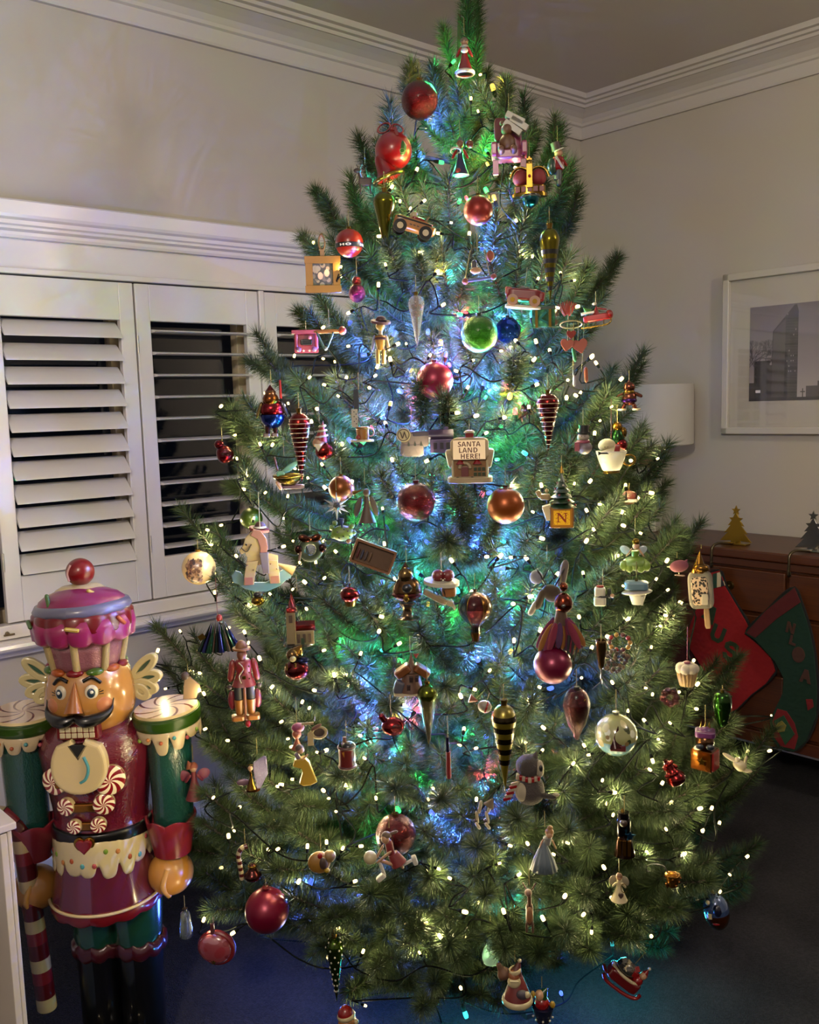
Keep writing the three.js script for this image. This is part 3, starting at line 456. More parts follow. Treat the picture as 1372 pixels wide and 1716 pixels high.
// ---------- the sweet-shop nutcracker ----------
// surface of revolution whose radius and height are bent by functions of the angle
function spun(pts, seg, fn) {
  const P = [], U = [], I = [], n = pts.length;
  for (let i = 0; i <= seg; i++) for (let j = 0; j < n; j++) {
    const a = i / seg * 2 * PI, [r, y] = fn(pts[j][0], pts[j][1], a, j / (n - 1)); P.push(Math.sin(a) * r, y, Math.cos(a) * r); U.push(i / seg, j / (n - 1));
  }
  for (let i = 0; i < seg; i++) for (let j = 0; j < n - 1; j++) { const a = i * n + j, b = a + n; I.push(a, b, a + 1, b, b + 1, a + 1); }
  const g = new THREE.BufferGeometry(); g.setAttribute('position', new THREE.Float32BufferAttribute(P, 3)); g.setAttribute('uv', new THREE.Float32BufferAttribute(U, 2)); g.setIndex(I); g.computeVertexNormals(); return g;
}
function swirlTex(bg, fg, arms, bend, thin) {
  return canvasTex(128, 128, (c, w) => {
    c.fillStyle = bg; c.fillRect(0, 0, w, w); c.fillStyle = fg;
    for (let k = 0; k < arms; k++) { c.beginPath(); for (let s = 0; s <= 20; s++) { const r = s / 20 * 66, a = k / arms * 2 * PI + bend * s / 20; c.lineTo(64 + Math.cos(a) * r, 64 + Math.sin(a) * r); } for (let s = 20; s >= 0; s--) { const r = s / 20 * 66, a = k / arms * 2 * PI + bend * s / 20 + PI / arms * thin; c.lineTo(64 + Math.cos(a) * r, 64 + Math.sin(a) * r); } c.fill(); }
  });
}
const glitterBump = noiseTex(96, () => { const k = rnd() * 255; return [k, k, k]; }); glitterBump.repeat.set(3, 2);
{
  depthOfPaint = 0.58;
  const K = V(-0.775, 0, -2.1), t = thing('nutcracker_statue', 'large glossy candy-coloured nutcracker statue with cupcake hat holding a striped cane', 'nutcracker', K, 0.02);
  const cream = gloss(0xd8c08c), red = gloss(0x6c0a12), pink = gloss(0x98285c), gold = foil(0xb07a1c), black = gloss(0x060608), skin = gloss(0xc98a3c), teal = M(0x17493f, 0.2, 0, { clearcoat: 1, clearcoatRoughness: 0.1, bumpMap: glitterBump, bumpScale: 0.0015 });
  const plum = M(0x5e1830, 0.22, 0, { clearcoat: 1, clearcoatRoughness: 0.08 }), dots = [0xb0522a, 0x4f9a9a, 0xb04a4a, 0x7a9a2a, 0xc07a3a].map((c) => gloss(c));
  // boots, trousers, skirt
  for (const s of [-1, 1]) {
    const b = part(t, 'boot', spun([[0.001, 0.03], [0.052, 0.03], [0.053, 0.1], [0.054, 0.2], [0.058, 0.255], [0.056, 0.268], [0.001, 0.268]], 28, (r, y, a) => [r * (1 + 0.06 * Math.cos(a)), y]), black, [s * 0.05 + 0.02, 0, 0], null, [1, 1.1, 1]);
    part(b, 'boot_foot', new THREE.SphereGeometry(0.055, 24, 14).scale(1, 0.75, 1.75), black, [0, 0.04, 0.045]);
    part(b, 'sole', box(0.1, 0.02, 0.17, 0.01), gloss(0x2a2018), [0, 0.01, 0.04]);
    part(b, 'boot_trim', spun([[0.062, 0.252], [0.068, 0.262], [0.066, 0.28], [0.056, 0.285]], 40, (r, y, a) => [r, y - 0.008 * Math.abs(Math.sin(a * 5))]), gloss(0x3c0a14));
    part(b, 'toe_cap', new THREE.SphereGeometry(0.03, 20, 12).scale(1.2, 0.7, 1), foil(0x77725f), [0, 0.066, 0.105]);
    part(t, 'trouser_leg', smoothLathe([[0.056, 0.29], [0.06, 0.32], [0.064, 0.37], [0.066, 0.44], [0.05, 0.46]], 28), M(0x0f3d2c, 0.25, 0, { clearcoat: 1, clearcoatRoughness: 0.12 }), [s * 0.048 + 0.018, 0, 0]);
  }
  const skirtP = [[0.112, 0.56], [0.113, 0.53], [0.117, 0.48], [0.124, 0.43], [0.133, 0.388], [0.13, 0.384], [0.05, 0.39]];
  part(t, 'skirt', spun(skirtP, 96, (r, y, a, v) => [r * (1 + 0.012 * Math.sin(a * 18) * v), y]), plum, [0, 0.043, 0]);
  part(t, 'hem_scallops', spun([[0.131, 0.398], [0.136, 0.388], [0.135, 0.372], [0.128, 0.366], [0.1, 0.375]], 96, (r, y, a) => [r, y - (y < 0.39 ? 0.007 * Math.abs(Math.sin(a * 7)) : 0)]), red, [0, 0.043, 0]);
  part(t, 'hem_trim', new THREE.TorusGeometry(0.135, 0.0038, 8, 72).rotateX(PI / 2), cream, [0, 0.436, 0]);
  const drip = (ths, y0) => (a) => { let y = y0; for (const [c, w, d] of ths) { let q = Math.abs(((a - c + PI) % (2 * PI) + 2 * PI) % (2 * PI) - PI) / w; if (q < 1) y = Math.min(y, y0 - d * Math.sqrt(1 - q * q * q)); } return y; };
  seedState = 8; const many = (n, w, d0, d1) => [...Array(n)].map((_, i) => [i / n * 2 * PI + rr(-0.05, 0.05), w * rr(0.8, 1.1), rr(d0, d1)]);
  const icing = (r0, y0, yb, list, rf) => { const f = drip(list, yb); return spun([0, 0.15, 0.4, 0.7, 0.9, 1, 1.02].map((v) => [v, 0]), 220, (v, _, a) => { const q = Math.min(1, v), y = y0 + (f(a) - y0) * q; return [rf(y) + (v > 1 ? -0.004 : 0.006 * (1 - Math.pow(Math.abs(q * 2 - 1), 6))), y]; }); };
  const skirtR = (y) => { for (let i = 1; i < skirtP.length; i++) if (y >= skirtP[i][1]) { const [a, b] = skirtP[i - 1], [c, d] = skirtP[i]; return a + (c - a) * (y - b) / (d - b); } return 0.133; };
  part(t, 'icing_skirt', icing(0.113, 0.562, 0.502, many(17, 0.17, 0.012, 0.052), skirtR), gloss(0xd2bf92), [0, 0.043, 0]);
  for (let i = 0; i < 14; i++) { const a = -1.5 + i * 0.23, y = rr(0.505, 0.54), r = skirtR(y) + 0.006; part(t, 'sugar_dot', new THREE.SphereGeometry(0.0055, 10, 8).scale(1, 1.2, 0.5), dots[i % 5], [Math.sin(a) * r, y + 0.043, Math.cos(a) * r], [0, a, 0]); }
  // tunic
  const torsoP = [[0.001, 0.59], [0.108, 0.6], [0.112, 0.64], [0.122, 0.71], [0.134, 0.78], [0.135, 0.81], [0.122, 0.845], [0.09, 0.865], [0.06, 0.875], [0.001, 0.88]];
  part(t, 'tunic', smoothLathe(torsoP, 48, 40).scale(1, 1, 0.86), M(0x661428, 0.2, 0, { clearcoat: 1, clearcoatRoughness: 0.06, bumpMap: glitterBump, bumpScale: 0.0012 }));
  part(t, 'belt', smoothLathe([[0.108, 0.545], [0.118, 0.548], [0.121, 0.562], [0.119, 0.578], [0.11, 0.581]], 48).scale(1, 1, 0.92), black, [0, 0.042, 0]);
  const heart = (s) => { const h = new THREE.Shape(); h.moveTo(0, -s); h.bezierCurveTo(-s * 0.5, -s * 0.45, -s * 1.15, 0, -s * 0.95, s * 0.5); h.bezierCurveTo(-s * 0.75, s * 0.95, -s * 0.2, s * 0.85, 0, s * 0.45); h.bezierCurveTo(s * 0.2, s * 0.85, s * 0.75, s * 0.95, s * 0.95, s * 0.5); h.bezierCurveTo(s * 1.15, 0, s * 0.5, -s * 0.45, 0, -s); return h; };
  const bk = part(t, 'buckle', extrude(heart(0.023), 0.006, 0.002), gold, [-0.008, 0.6, 0.108]); part(bk, 'heart_stone', extrude(heart(0.016), 0.004, 0.003), gloss(0x7a0c10), [0, 0.001, 0.007]);
  const btn = new THREE.MeshPhysicalMaterial({ map: swirlTex('#d9c9a6', '#6c0d16', 8, 0.9, 1), roughness: 0.2, clearcoat: 1 });
  for (const [y, w] of [[0.752, 0.12], [0.69, 0.1], [0.642, 0.07]]) part(t, 'gold_strap', box(w, 0.022, 0.012, 0.005), foil(0xa86a18), [-0.006, y, 0.1 + (y - 0.64) * 0.1]);
  for (const [x, y, r] of [[-0.07, 0.754, 0.032], [0.058, 0.756, 0.036], [-0.046, 0.694, 0.021], [0.042, 0.699, 0.025], [-0.03, 0.645, 0.017], [0.026, 0.648, 0.018]]) {
    const z = Math.sqrt(Math.max(0.004, 0.128 * 0.128 - x * x)) * 0.86 + 0.002 + (y - 0.7) * 0.06, b = part(t, 'peppermint_button', new THREE.CylinderGeometry(r, r, 0.012, 28).rotateX(PI / 2), cream, [x, y, z], [0, x * 5, 0]);
    part(b, 'swirl', new THREE.SphereGeometry(r, 28, 8, 0, 2 * PI, 0, PI / 2).scale(1, 0.22, 1).rotateX(PI / 2), cream, [0, 0, 0.006]).material = btn;
    const g = b.children[0].geometry, p = g.attributes.position, uv = g.attributes.uv; for (let i = 0; i < p.count; i++) uv.setXY(i, 0.5 + p.getX(i) / r / 2.06, 0.5 + p.getY(i) / r / 2.06);
  }
  // arms, epaulettes, hands
  const epTex = new THREE.MeshPhysicalMaterial({ map: swirlTex('#b9a491', '#54161e', 8, 1.1, 0.3), roughness: 0.25, clearcoat: 1 });
  for (const s of [-1, 1]) {
    const x = s * 0.172, y = 0.872;
    part(t, 'arm', smoothLathe([[0.02, 0.86], [0.05, 0.855], [0.052, 0.78], [0.049, 0.68], [0.046, 0.6], [0.02, 0.59]], 28), teal, [s * 0.176, 0, 0.01]);
    const e = part(t, 'epaulette', smoothLathe([[0.001, -0.016], [0.07, -0.018], [0.08, -0.012], [0.081, 0], [0.08, 0.01], [0.072, 0.015], [0.001, 0.015]], 44, 40), gloss(0x2c4a10), [x, y, 0], [0.06, 0, s * 0.05]);
    const top = part(e, 'swirl', new THREE.CylinderGeometry(0.074, 0.077, 0.008, 44), cream, [0, 0.017, 0]); top.material = [cream, epTex, cream];
    const f = drip(many(11, 0.27, 0.014, 0.042), -0.032);
    part(e, 'icing_fringe', spun([[0.02, -0.012], [0.07, -0.014], [0.078, -0.02], [0.079, 0], [0.074, 1]], 160, (r, yy, a, v) => [r, v < 0.6 ? yy : v < 0.8 ? -0.02 + (f(a) + 0.02) * 0.6 : f(a)]), gloss(0xcbb48e));
    for (let i = 0; i < 7; i++) { const a = -1.2 + i * 0.4, c = part(e, 'sugar_dot', new THREE.SphereGeometry(0.005, 10, 8), dots[(i + 2) % 5], [Math.sin(a) * 0.079, -0.032 - (i % 2) * 0.008, Math.cos(a) * 0.079]); }
    part(t, 'cuff', spun([[0.045, 0.53], [0.05, 0.56], [0.058, 0.6], [0.062, 0.618], [0.055, 0.618], [0.04, 0.56]], 72, (r, yy, a) => [r, yy + (yy > 0.61 ? 0.008 * Math.abs(Math.sin(a * 3.5)) : 0)]), gloss(0x8a2430), [s * 0.17, 0, 0.015]);
    part(t, 'hand', new THREE.SphereGeometry(0.055, 32, 22).scale(1, 0.98, 1), skin, [s < 0 ? -0.166 : 0.163, s < 0 ? 0.452 : 0.478, 0.02]);
    const thumb = part(t, 'thumb', tube([[0, -0.045, 0.03], [-0.006, -0.01, 0.054], [0.004, 0.03, 0.044]], 0.007, 16, 8), gloss(0xd9a050), [s < 0 ? -0.166 : 0.163, s < 0 ? 0.452 : 0.478, 0.02]);
  }
  // candy cane held in one hand
  {
    const pts = []; for (let i = 0; i <= 40; i++) { const y = 0.155 + i / 40 * 0.435; pts.push(V(-0.152 - (y - 0.155) * 0.06, y, 0.05)); }
    for (let i = 1; i <= 18; i++) { const a = i / 18 * 2.5; pts.push(V(-0.178 - 0.052 + 0.052 * Math.cos(a), 0.59 + 0.062 * Math.sin(a), 0.05)); }
    const cv = new THREE.CatmullRomCurve3(pts), cols = [cream, gloss(0x5c0810), gloss(0x8a1c26)];
    let s0 = 0; for (let i = 0; s0 < 1; i++) { const w = [0.055, 0.068, 0.055][i % 3], s1 = Math.min(1, s0 + w), q = []; for (let k = 0; k <= 6; k++) q.push(cv.getPointAt(s0 + (s1 - s0) * k / 6)); part(t, 'cane_stripe', new THREE.TubeGeometry(new THREE.CatmullRomCurve3(q), 6, 0.0235, 20), cols[i % 3]); s0 = s1; }
    part(t, 'cane_tip', new THREE.SphereGeometry(0.0235, 20, 10).scale(1, 0.35, 1), cream, [-0.152, 0.155, 0.05]);
  }
  // head
  part(t, 'head', smoothLathe([[0.04, 0.852], [0.08, 0.858], [0.1, 0.888], [0.105, 0.925], [0.101, 0.965], [0.09, 0.998], [0.07, 1.008], [0.001, 1.008]], 48, 36), M(0xb67e3c, 0.22, 0, { clearcoat: 1, clearcoatRoughness: 0.08 }), [-0.008, 0, 0]);
  const onHead = (a, y, out = 0) => { const r = (y < 0.89 ? 0.09 + (y - 0.86) * 0.35 : y < 0.94 ? 0.104 : y < 0.97 ? 0.101 : 0.096) + out; return [-0.008 + Math.sin(a) * r, y, Math.cos(a) * r]; };
  for (const s of [-1, 1]) {
    const a = s * 0.36, e = part(t, 'eye', new THREE.SphereGeometry(0.0155, 20, 14).scale(1, 1.2, 0.45), gloss(0xd8cdb4), onHead(a, 0.962, -0.002), [0, a, 0]);
    part(e, 'iris', new THREE.SphereGeometry(0.0095, 18, 12).scale(1, 1.2, 0.45), gloss(0x1d3346), [-0.001, 0, 0.0045]);
    part(e, 'eye_highlight', new THREE.SphereGeometry(0.004, 10, 8).scale(1, 1, 0.5), gloss(0xe8e4da), [0, 0.003, 0.009]);
    part(t, 'eyebrow', tube([onHead(a + s * 0.22, 0.982, 0.002), onHead(a + s * 0.02, 0.997, 0.002), onHead(a - s * 0.18, 0.99, 0.002)].map((p) => p), 0.0045, 14, 8), black);
    for (let i = 0; i < 3; i++) part(t, 'eyelash', tube([onHead(a + s * 0.15, 0.965 - i * 0.004, 0.001), onHead(a + s * 0.26, 0.97 - i * 0.007, 0.001)], 0.0011, 4, 5), black);
    // curled moustache half
    const c = new THREE.CatmullRomCurve3([V(...onHead(0, 0.911, 0.012)), V(...onHead(s * 0.2, 0.902, 0.018)), V(...onHead(s * 0.48, 0.905, 0.013)), V(...onHead(s * 0.72, 0.918, 0.008)), V(...onHead(s * 0.84, 0.94, 0.003))]);
    const g = new THREE.TubeGeometry(c, 40, 1, 14), fr = c.computeFrenetFrames(40), p = g.attributes.position;
    for (let i = 0; i <= 40; i++) { const u = i / 40, r = 0.0015 + 0.0165 * Math.pow(Math.sin(Math.min(1, u * 1.05 + 0.08) * PI), 0.8) * (1 - 0.55 * u), o = c.getPointAt(u); for (let k = 0; k <= 14; k++) { const j = i * 15 + k; const v = V(p.getX(j), p.getY(j), p.getZ(j)).sub(o).multiplyScalar(r).add(o); p.setXYZ(j, v.x, v.y, v.z); } }
    g.computeVertexNormals(); part(t, 'moustache', g, black);
    part(t, 'cheek', new THREE.SphereGeometry(0.02, 18, 12).scale(1, 1, 0.3), gloss(0xc47a50), onHead(s * 0.62, 0.93, -0.003), [0, s * 0.62, 0]);
    // sugar wings for ears
    for (let i = 0; i < 4; i++) {
      const an = [0.75, 0.2, -0.25, -0.65][i], L = [0.08, 0.072, 0.06, 0.045][i], h = new THREE.Shape(); h.absellipse(0, 0, L / 2, 0.0165, 0, 2 * PI); const hole = new THREE.Path(); hole.absellipse(0, 0, L / 2 - 0.011, 0.0075, 0, 2 * PI); h.holes.push(hole);
      const w = part(t, 'ear_loop', extrude(h, 0.01, 0.003, 24), gloss(0xd0c08c), [-0.008 + s * (0.104 + Math.cos(an) * L * 0.45), 0.96 + i * -0.006 + Math.sin(an) * L * 0.55, -0.02], [0, s * -0.2, s * an]);
      const f = new THREE.Shape(); f.absellipse(0, 0, L / 2 - 0.01, 0.009, 0, 2 * PI); part(w, 'ear_fill', extrude(f, 0.005, 0.001, 20), gloss(0x456450), [0, 0, 0.002]);
    }
  }
  part(t, 'nose', new THREE.ConeGeometry(0.021, 0.075, 20).scale(1, 1, 0.9).rotateX(-0.32), gloss(0x9a5a24), onHead(0, 0.958, 0.008));
  const mouth = part(t, 'mouth', box(0.098, 0.038, 0.03, 0.006), gloss(0x6a0a10), [-0.008, 0.872, 0.092]);
  const toothM = gloss(0xcfc2a0); for (let r = 0; r < 2; r++) for (let i = 0; i < 6; i++) part(mouth, 'tooth', box(0.0125, 0.0125, 0.006, 0.002), toothM, [-0.034 + i * 0.0136, 0.007 - r * 0.0138, 0.0135]);
  const beard = new THREE.Shape(); beard.moveTo(-0.044, 0.04); beard.lineTo(-0.02, 0.05); beard.lineTo(0, 0.02); beard.lineTo(0.02, 0.05); beard.lineTo(0.044, 0.04); beard.bezierCurveTo(0.068, 0.0, 0.056, -0.058, 0, -0.058); beard.bezierCurveTo(-0.056, -0.058, -0.068, 0.0, -0.044, 0.04);
  const bd = part(t, 'beard', extrude(beard, 0.012, 0.009, 16, 4), cream, [-0.004, 0.797, 0.108], [-0.1, 0, 0]);
  part(bd, 'goatee', extrude(shapeOf([[-0.022, 0.048], [0.022, 0.048], [0.001, 0.014]]), 0.014, 0.003), black, [0, 0, 0.004]);
  part(bd, 'beard_curl', tube([[0.014, 0.022, 0.021], [0.024, -0.004, 0.023], [0.016, -0.03, 0.021], [0.004, -0.038, 0.019]], 0.0038, 16, 8), gloss(0x4f9aa0));
  // cupcake hat
  const hx = -0.012;
  part(t, 'hat_cup', spun([[0.001, 0.998], [0.078, 0.998], [0.083, 1.02], [0.088, 1.05], [0.095, 1.085], [0.001, 1.09]], 96, (r, y, a) => [r * (1 + 0.012 * Math.sin(a * 16)), y]), M(0x9a5f68, 0.3, 0.2, { clearcoat: 0.7, bumpMap: glitterBump, bumpScale: 0.001 }), [hx, 0, 0]);
  for (let i = 0; i < 8; i++) { const a = i / 8 * 2 * PI + 0.06; part(t, 'hat_stripe', tube([[Math.sin(a) * 0.079, 1.0, Math.cos(a) * 0.079], [Math.sin(a) * 0.09, 1.05, Math.cos(a) * 0.09], [Math.sin(a) * 0.097, 1.085, Math.cos(a) * 0.097]], 0.009, 12, 8), M(0xc6ac72, 0.35, 0.2, { clearcoat: 0.6, bumpMap: glitterBump, bumpScale: 0.001 }), [hx, 0, 0]); }
  for (let i = 0; i < 12; i++) { const a = i / 12 * 2 * PI; part(t, 'gum_drop', new THREE.SphereGeometry(0.018, 16, 10).scale(1.15, 0.55, 0.7), [gloss(0x7a0e18), gloss(0x44641c), gloss(0xa8501a)][i % 3], [hx + Math.sin(a) * 0.085, 1.004, Math.cos(a) * 0.082], [0, a, 0]); }
  part(t, 'frosting_skirt', spun([[0.09, 1.075], [0.108, 1.062], [0.122, 1.07], [0.126, 1.092], [0.12, 1.115], [0.08, 1.12]], 120, (r, y, a) => { const w = Math.pow(Math.abs(Math.sin(a * 6.5)), 0.6); return [r * (0.96 + 0.04 * w), y - (y < 1.09 ? 0.01 * w : 0)]; }), pink, [hx, 0.016, 0], null, [0.96, 1, 0.96]);
  part(t, 'frosting_ruffle', spun([[0.1, 1.108], [0.118, 1.094], [0.124, 1.105], [0.121, 1.125], [0.108, 1.142], [0.06, 1.148]], 120, (r, y, a) => { const w = Math.pow(Math.abs(Math.sin(a * 7.5 + 0.5)), 0.6); return [r * (0.96 + 0.04 * w), y - (y < 1.11 ? 0.01 * w : 0)]; }), red, [hx, 0.01, 0], null, [0.96, 1, 0.96]);
  part(t, 'frosting_ribbon', spun([[0.1, 1.135], [0.113, 1.134], [0.117, 1.145], [0.11, 1.158], [0.09, 1.16]], 80, (r, y, a) => [r * 0.97, y + 0.007 * Math.sin(a + 0.8)]), gloss(0x6c6a80), [hx, 0, 0]);
  part(t, 'frosting_top', spun([[0.105, 1.15], [0.098, 1.165], [0.082, 1.178], [0.055, 1.188], [0.04, 1.19]], 80, (r, y, a) => [r * (0.97 + 0.02 * Math.sin(a * 4)), y + 0.006 * Math.sin(a + 1.2)]), gloss(0x8c2c58), [hx, 0, 0]);
  part(t, 'cream_cap', spun([[0.062, 1.176], [0.06, 1.186], [0.045, 1.195], [0.02, 1.2], [0.001, 1.201]], 60, (r, y, a) => [r * (0.92 + 0.1 * Math.sin(a * 3)), y]), cream, [hx, 0, 0]);
  for (const [a, y, r, c, ro] of [[0.12, 1.118, 0.124, 0xc8a850, 1.4], [-0.6, 1.176, 0.092, 0x4a6a30, 0.2], [0.75, 1.186, 0.062, 0xc8a850, 1.0], [-1.0, 1.12, 0.122, 0x4a6a30, 1.2], [1.1, 1.122, 0.12, 0xb0522a, 0.8]]) part(t, 'sprinkle', new THREE.CapsuleGeometry(0.005, 0.024, 4, 10), gloss(c), [hx + Math.sin(a) * r, y, Math.cos(a) * r], [0, a, ro]);
  part(t, 'cherry', new THREE.SphereGeometry(0.033, 32, 22), gloss(0x7a060c), [hx, 1.229, 0]);
  part(t, 'cherry_shine', tube([[hx - 0.017, 1.212, 0.0285], [hx - 0.02, 1.23, 0.0275], [hx - 0.013, 1.25, 0.0235]], 0.0028, 12, 6), gloss(0xd8a49c));
  depthOfPaint = 1;
}

// ---------- ornaments on the tree ----------
depthOfPaint = 0.42;
const G = {
  ball: new THREE.SphereGeometry(0.5, 30, 20), lo: new THREE.SphereGeometry(0.5, 16, 12), cyl: new THREE.CylinderGeometry(0.5, 0.5, 1, 28), cone: new THREE.ConeGeometry(0.5, 1, 24), box: new RoundedBoxGeometry(1, 1, 1, 2, 0.05), soft: new RoundedBoxGeometry(1, 1, 1, 4, 0.22),
  ring: new THREE.TorusGeometry(0.5, 0.09, 10, 32), hoop: new THREE.TorusGeometry(0.5, 0.035, 8, 36), disc: new THREE.CylinderGeometry(0.5, 0.5, 1, 32).rotateX(PI / 2), caps: new THREE.CapsuleGeometry(0.25, 0.5, 6, 14), half: new THREE.SphereGeometry(0.5, 24, 10, 0, 2 * PI, 0, PI / 2), frus: new THREE.CylinderGeometry(0.32, 0.5, 1, 26), tap: new THREE.CylinderGeometry(0.5, 0.3, 1, 26),
  bell: smoothLathe([[0.001, 0.5], [0.16, 0.47], [0.24, 0.3], [0.28, 0], [0.34, -0.25], [0.46, -0.42], [0.5, -0.46], [0.49, -0.5], [0.42, -0.46], [0.001, -0.4]], 30), gown: smoothLathe([[0.001, 0.5], [0.11, 0.49], [0.13, 0.3], [0.16, 0.12], [0.3, -0.2], [0.44, -0.46], [0.43, -0.5], [0.001, -0.48]], 28),
  egg: smoothLathe([[0.001, 0.5], [0.2, 0.44], [0.36, 0.24], [0.44, -0.06], [0.38, -0.32], [0.22, -0.47], [0.001, -0.5]], 30), pear: smoothLathe([[0.001, 0.5], [0.12, 0.46], [0.17, 0.3], [0.22, 0.12], [0.36, -0.08], [0.42, -0.25], [0.34, -0.42], [0.16, -0.5], [0.001, -0.5]], 28), heart: null, star: null,
};
{ const h = new THREE.Shape(), s = 0.5; h.moveTo(0, -s); h.bezierCurveTo(-s * 0.5, -s * 0.45, -s * 1.15, 0, -s * 0.95, s * 0.5); h.bezierCurveTo(-s * 0.75, s * 0.95, -s * 0.2, s * 0.85, 0, s * 0.45); h.bezierCurveTo(s * 0.2, s * 0.85, s * 0.75, s * 0.95, s * 0.95, s * 0.5); h.bezierCurveTo(s * 1.15, 0, s * 0.5, -s * 0.45, 0, -s); G.heart = extrude(h, 0.16, 0.05).translate(0, 0, -0.08);
  const p = []; for (let i = 0; i < 10; i++) { const r = i % 2 ? 0.2 : 0.5, a = PI / 2 + i * PI / 5; p.push([Math.cos(a) * r, Math.sin(a) * r]); } G.star = extrude(shapeOf(p), 0.1, 0.03).translate(0, 0, -0.05); }
const GOLD = foil(0xa8842c), SILVER = foil(0x9a9a96), THREAD = M(0x8a7a3a, 0.6), CREAM = M(0xc4b48a, 0.5, 0, { clearcoat: 0.4 }), WHITE_ = M(0xc8c2b0, 0.5, 0, { clearcoat: 0.3 }), SKIN = M(0xb88a66, 0.5, 0, { clearcoat: 0.3 }), INK = gloss(0x0a0a0c), RED = gloss(0x8c0a0e), WOODB = M(0x6e421a, 0.55), BROWN = M(0x3c2214, 0.6);
const foreward = V(0, 0, -1).applyQuaternion(camera.quaternion);
// an ornament: hpx is its height in the photo's own scale, turned into metres by its distance; parts are laid out in a unit box
function orn(name, label, cat, px, py, hpx, build, o = {}) {
  const pos = o.pos ?? onTree(px, py, (o.k ?? 1.1) - 0.04), S = hpx * pos.clone().sub(camera.position).dot(foreward) / F, t = thing(name, label, cat, pos, 0, o.group);
  t.rotation.order = 'YXZ'; t.rotation.set(o.pitch ?? 0, Math.atan2(camera.position.x - pos.x, camera.position.z - pos.z) + (o.turn ?? 0), o.tilt ?? 0); t.scale.setScalar(S);
  const P = (n, geo, m, p = [0, 0, 0], s = 1, r) => part(t, n, typeof geo === 'string' ? G[geo] : geo, m, p, r, s);
  P.S = S; build(P);
  const hang = o.hang ?? 28; if (hang) P('hanging_thread', 'cyl', o.cord ?? THREAD, [o.hx ?? 0, (o.top ?? 0.5) + hang / hpx / 2, 0], [0.0016 / S, hang / hpx, 0.0016 / S]);
  return t;
}
const cap = (P, y = 0.5, w = 0.2, m = GOLD) => { P('cap', 'tap', m, [0, y - 0.02, 0], [w, 0.1, w]); P('cap_ring', 'hoop', m, [0, y + 0.06, 0], [w * 0.6, w * 0.6, w * 0.6]); };
const bauble = (m, capM = GOLD, sx = 1) => (P) => { P('globe', new THREE.SphereGeometry(0.47, 40, 28), m, [0, -0.03, 0], [sx, 1, sx]); cap(P, 0.46, 0.17, capM); };
const dropR = (t, w) => w / 2 * (t < 0.18 ? Math.sqrt(1 - ((0.18 - t) / 0.18) ** 2) : Math.pow(1 - (t - 0.18) / 0.84, 1.05));
const drop = (w, m, bands, bm, rings) => (P) => {
  const pts = []; for (let i = 0; i <= 40; i++) pts.push([Math.max(0.001, dropR(i / 40, w)), 0.46 - i / 40 * 0.96]); P('drop', lathe(pts, 32), m);
  if (bands) { const gs = []; for (const [a, b] of bands) { const q = []; for (let i = 0; i <= 6; i++) { const t = a + (b - a) * i / 6; q.push([dropR(t, w) + 0.004, 0.46 - t * 0.96]); } gs.push(lathe(q, 32)); } const e = P('bands', merge(gs), bm); }
  if (rings) { const gs = []; for (const t of rings) gs.push(new THREE.TorusGeometry(dropR(t, w) + 0.004, 0.0055, 6, 28).rotateX(PI / 2).translate(0, 0.46 - t * 0.96, 0)); P('glitter_rings', merge(gs), M(0xb8a088, 0.4, 0.6)); }
  cap(P, 0.48, 0.09, GOLD);
};
const stripes = (a, b, n) => [...Array(n)].map((_, i) => [a + (b - a) * i / n, a + (b - a) * (i + 0.5) / n]);
const ringsAt = (a, b, n) => [...Array(n)].map((_, i) => a + (b - a) * i / (n - 1));
// a small standing figure: robe, head, hat, arms
const fig = (P, o) => {
  P('robe', o.shape ?? 'gown', o.robe, [0, -0.12, 0], [o.w ?? 0.6, 0.76, o.w ?? 0.6]);
  P('head', 'ball', o.skin ?? SKIN, [0, 0.31, 0.02], [0.2, 0.22, 0.2]);
  if (o.hair) P('hair', 'half', o.hair, [0, 0.32, 0], [0.235, 0.26, 0.235]);
  if (o.hat) P('hat', o.hatShape ?? 'cone', o.hat, [0, 0.44, 0], o.hatSize ?? [0.22, 0.2, 0.22]);
  if (o.trim) { P('trim', 'ring', o.trim, [0, -0.47, 0], [(o.w ?? 0.6) * 0.86, (o.w ?? 0.6) * 0.86, 0.6], [PI / 2, 0, 0]); P('collar', 'ring', o.trim, [0, 0.2, 0], [0.2, 0.2, 0.35], [PI / 2, 0, 0]); }
  for (const s of [-1, 1]) P('arm', 'caps', o.sleeve ?? o.robe, [s * 0.15, 0.05, 0.05], [0.16, 0.3, 0.16], [0.5, 0, s * 0.5]);
};
const face = (P, y, z, s = 1, x = 0) => { for (const q of [-1, 1]) P('eye', 'lo', INK, [x + q * 0.05 * s, y, z], 0.028 * s); };
const sparkle = (c) => M(c, 0.22, 0.95, { clearcoat: 0.5, clearcoatRoughness: 0.04, bumpMap: glitterBump, bumpScale: 0.0015 });
seedState = 606;

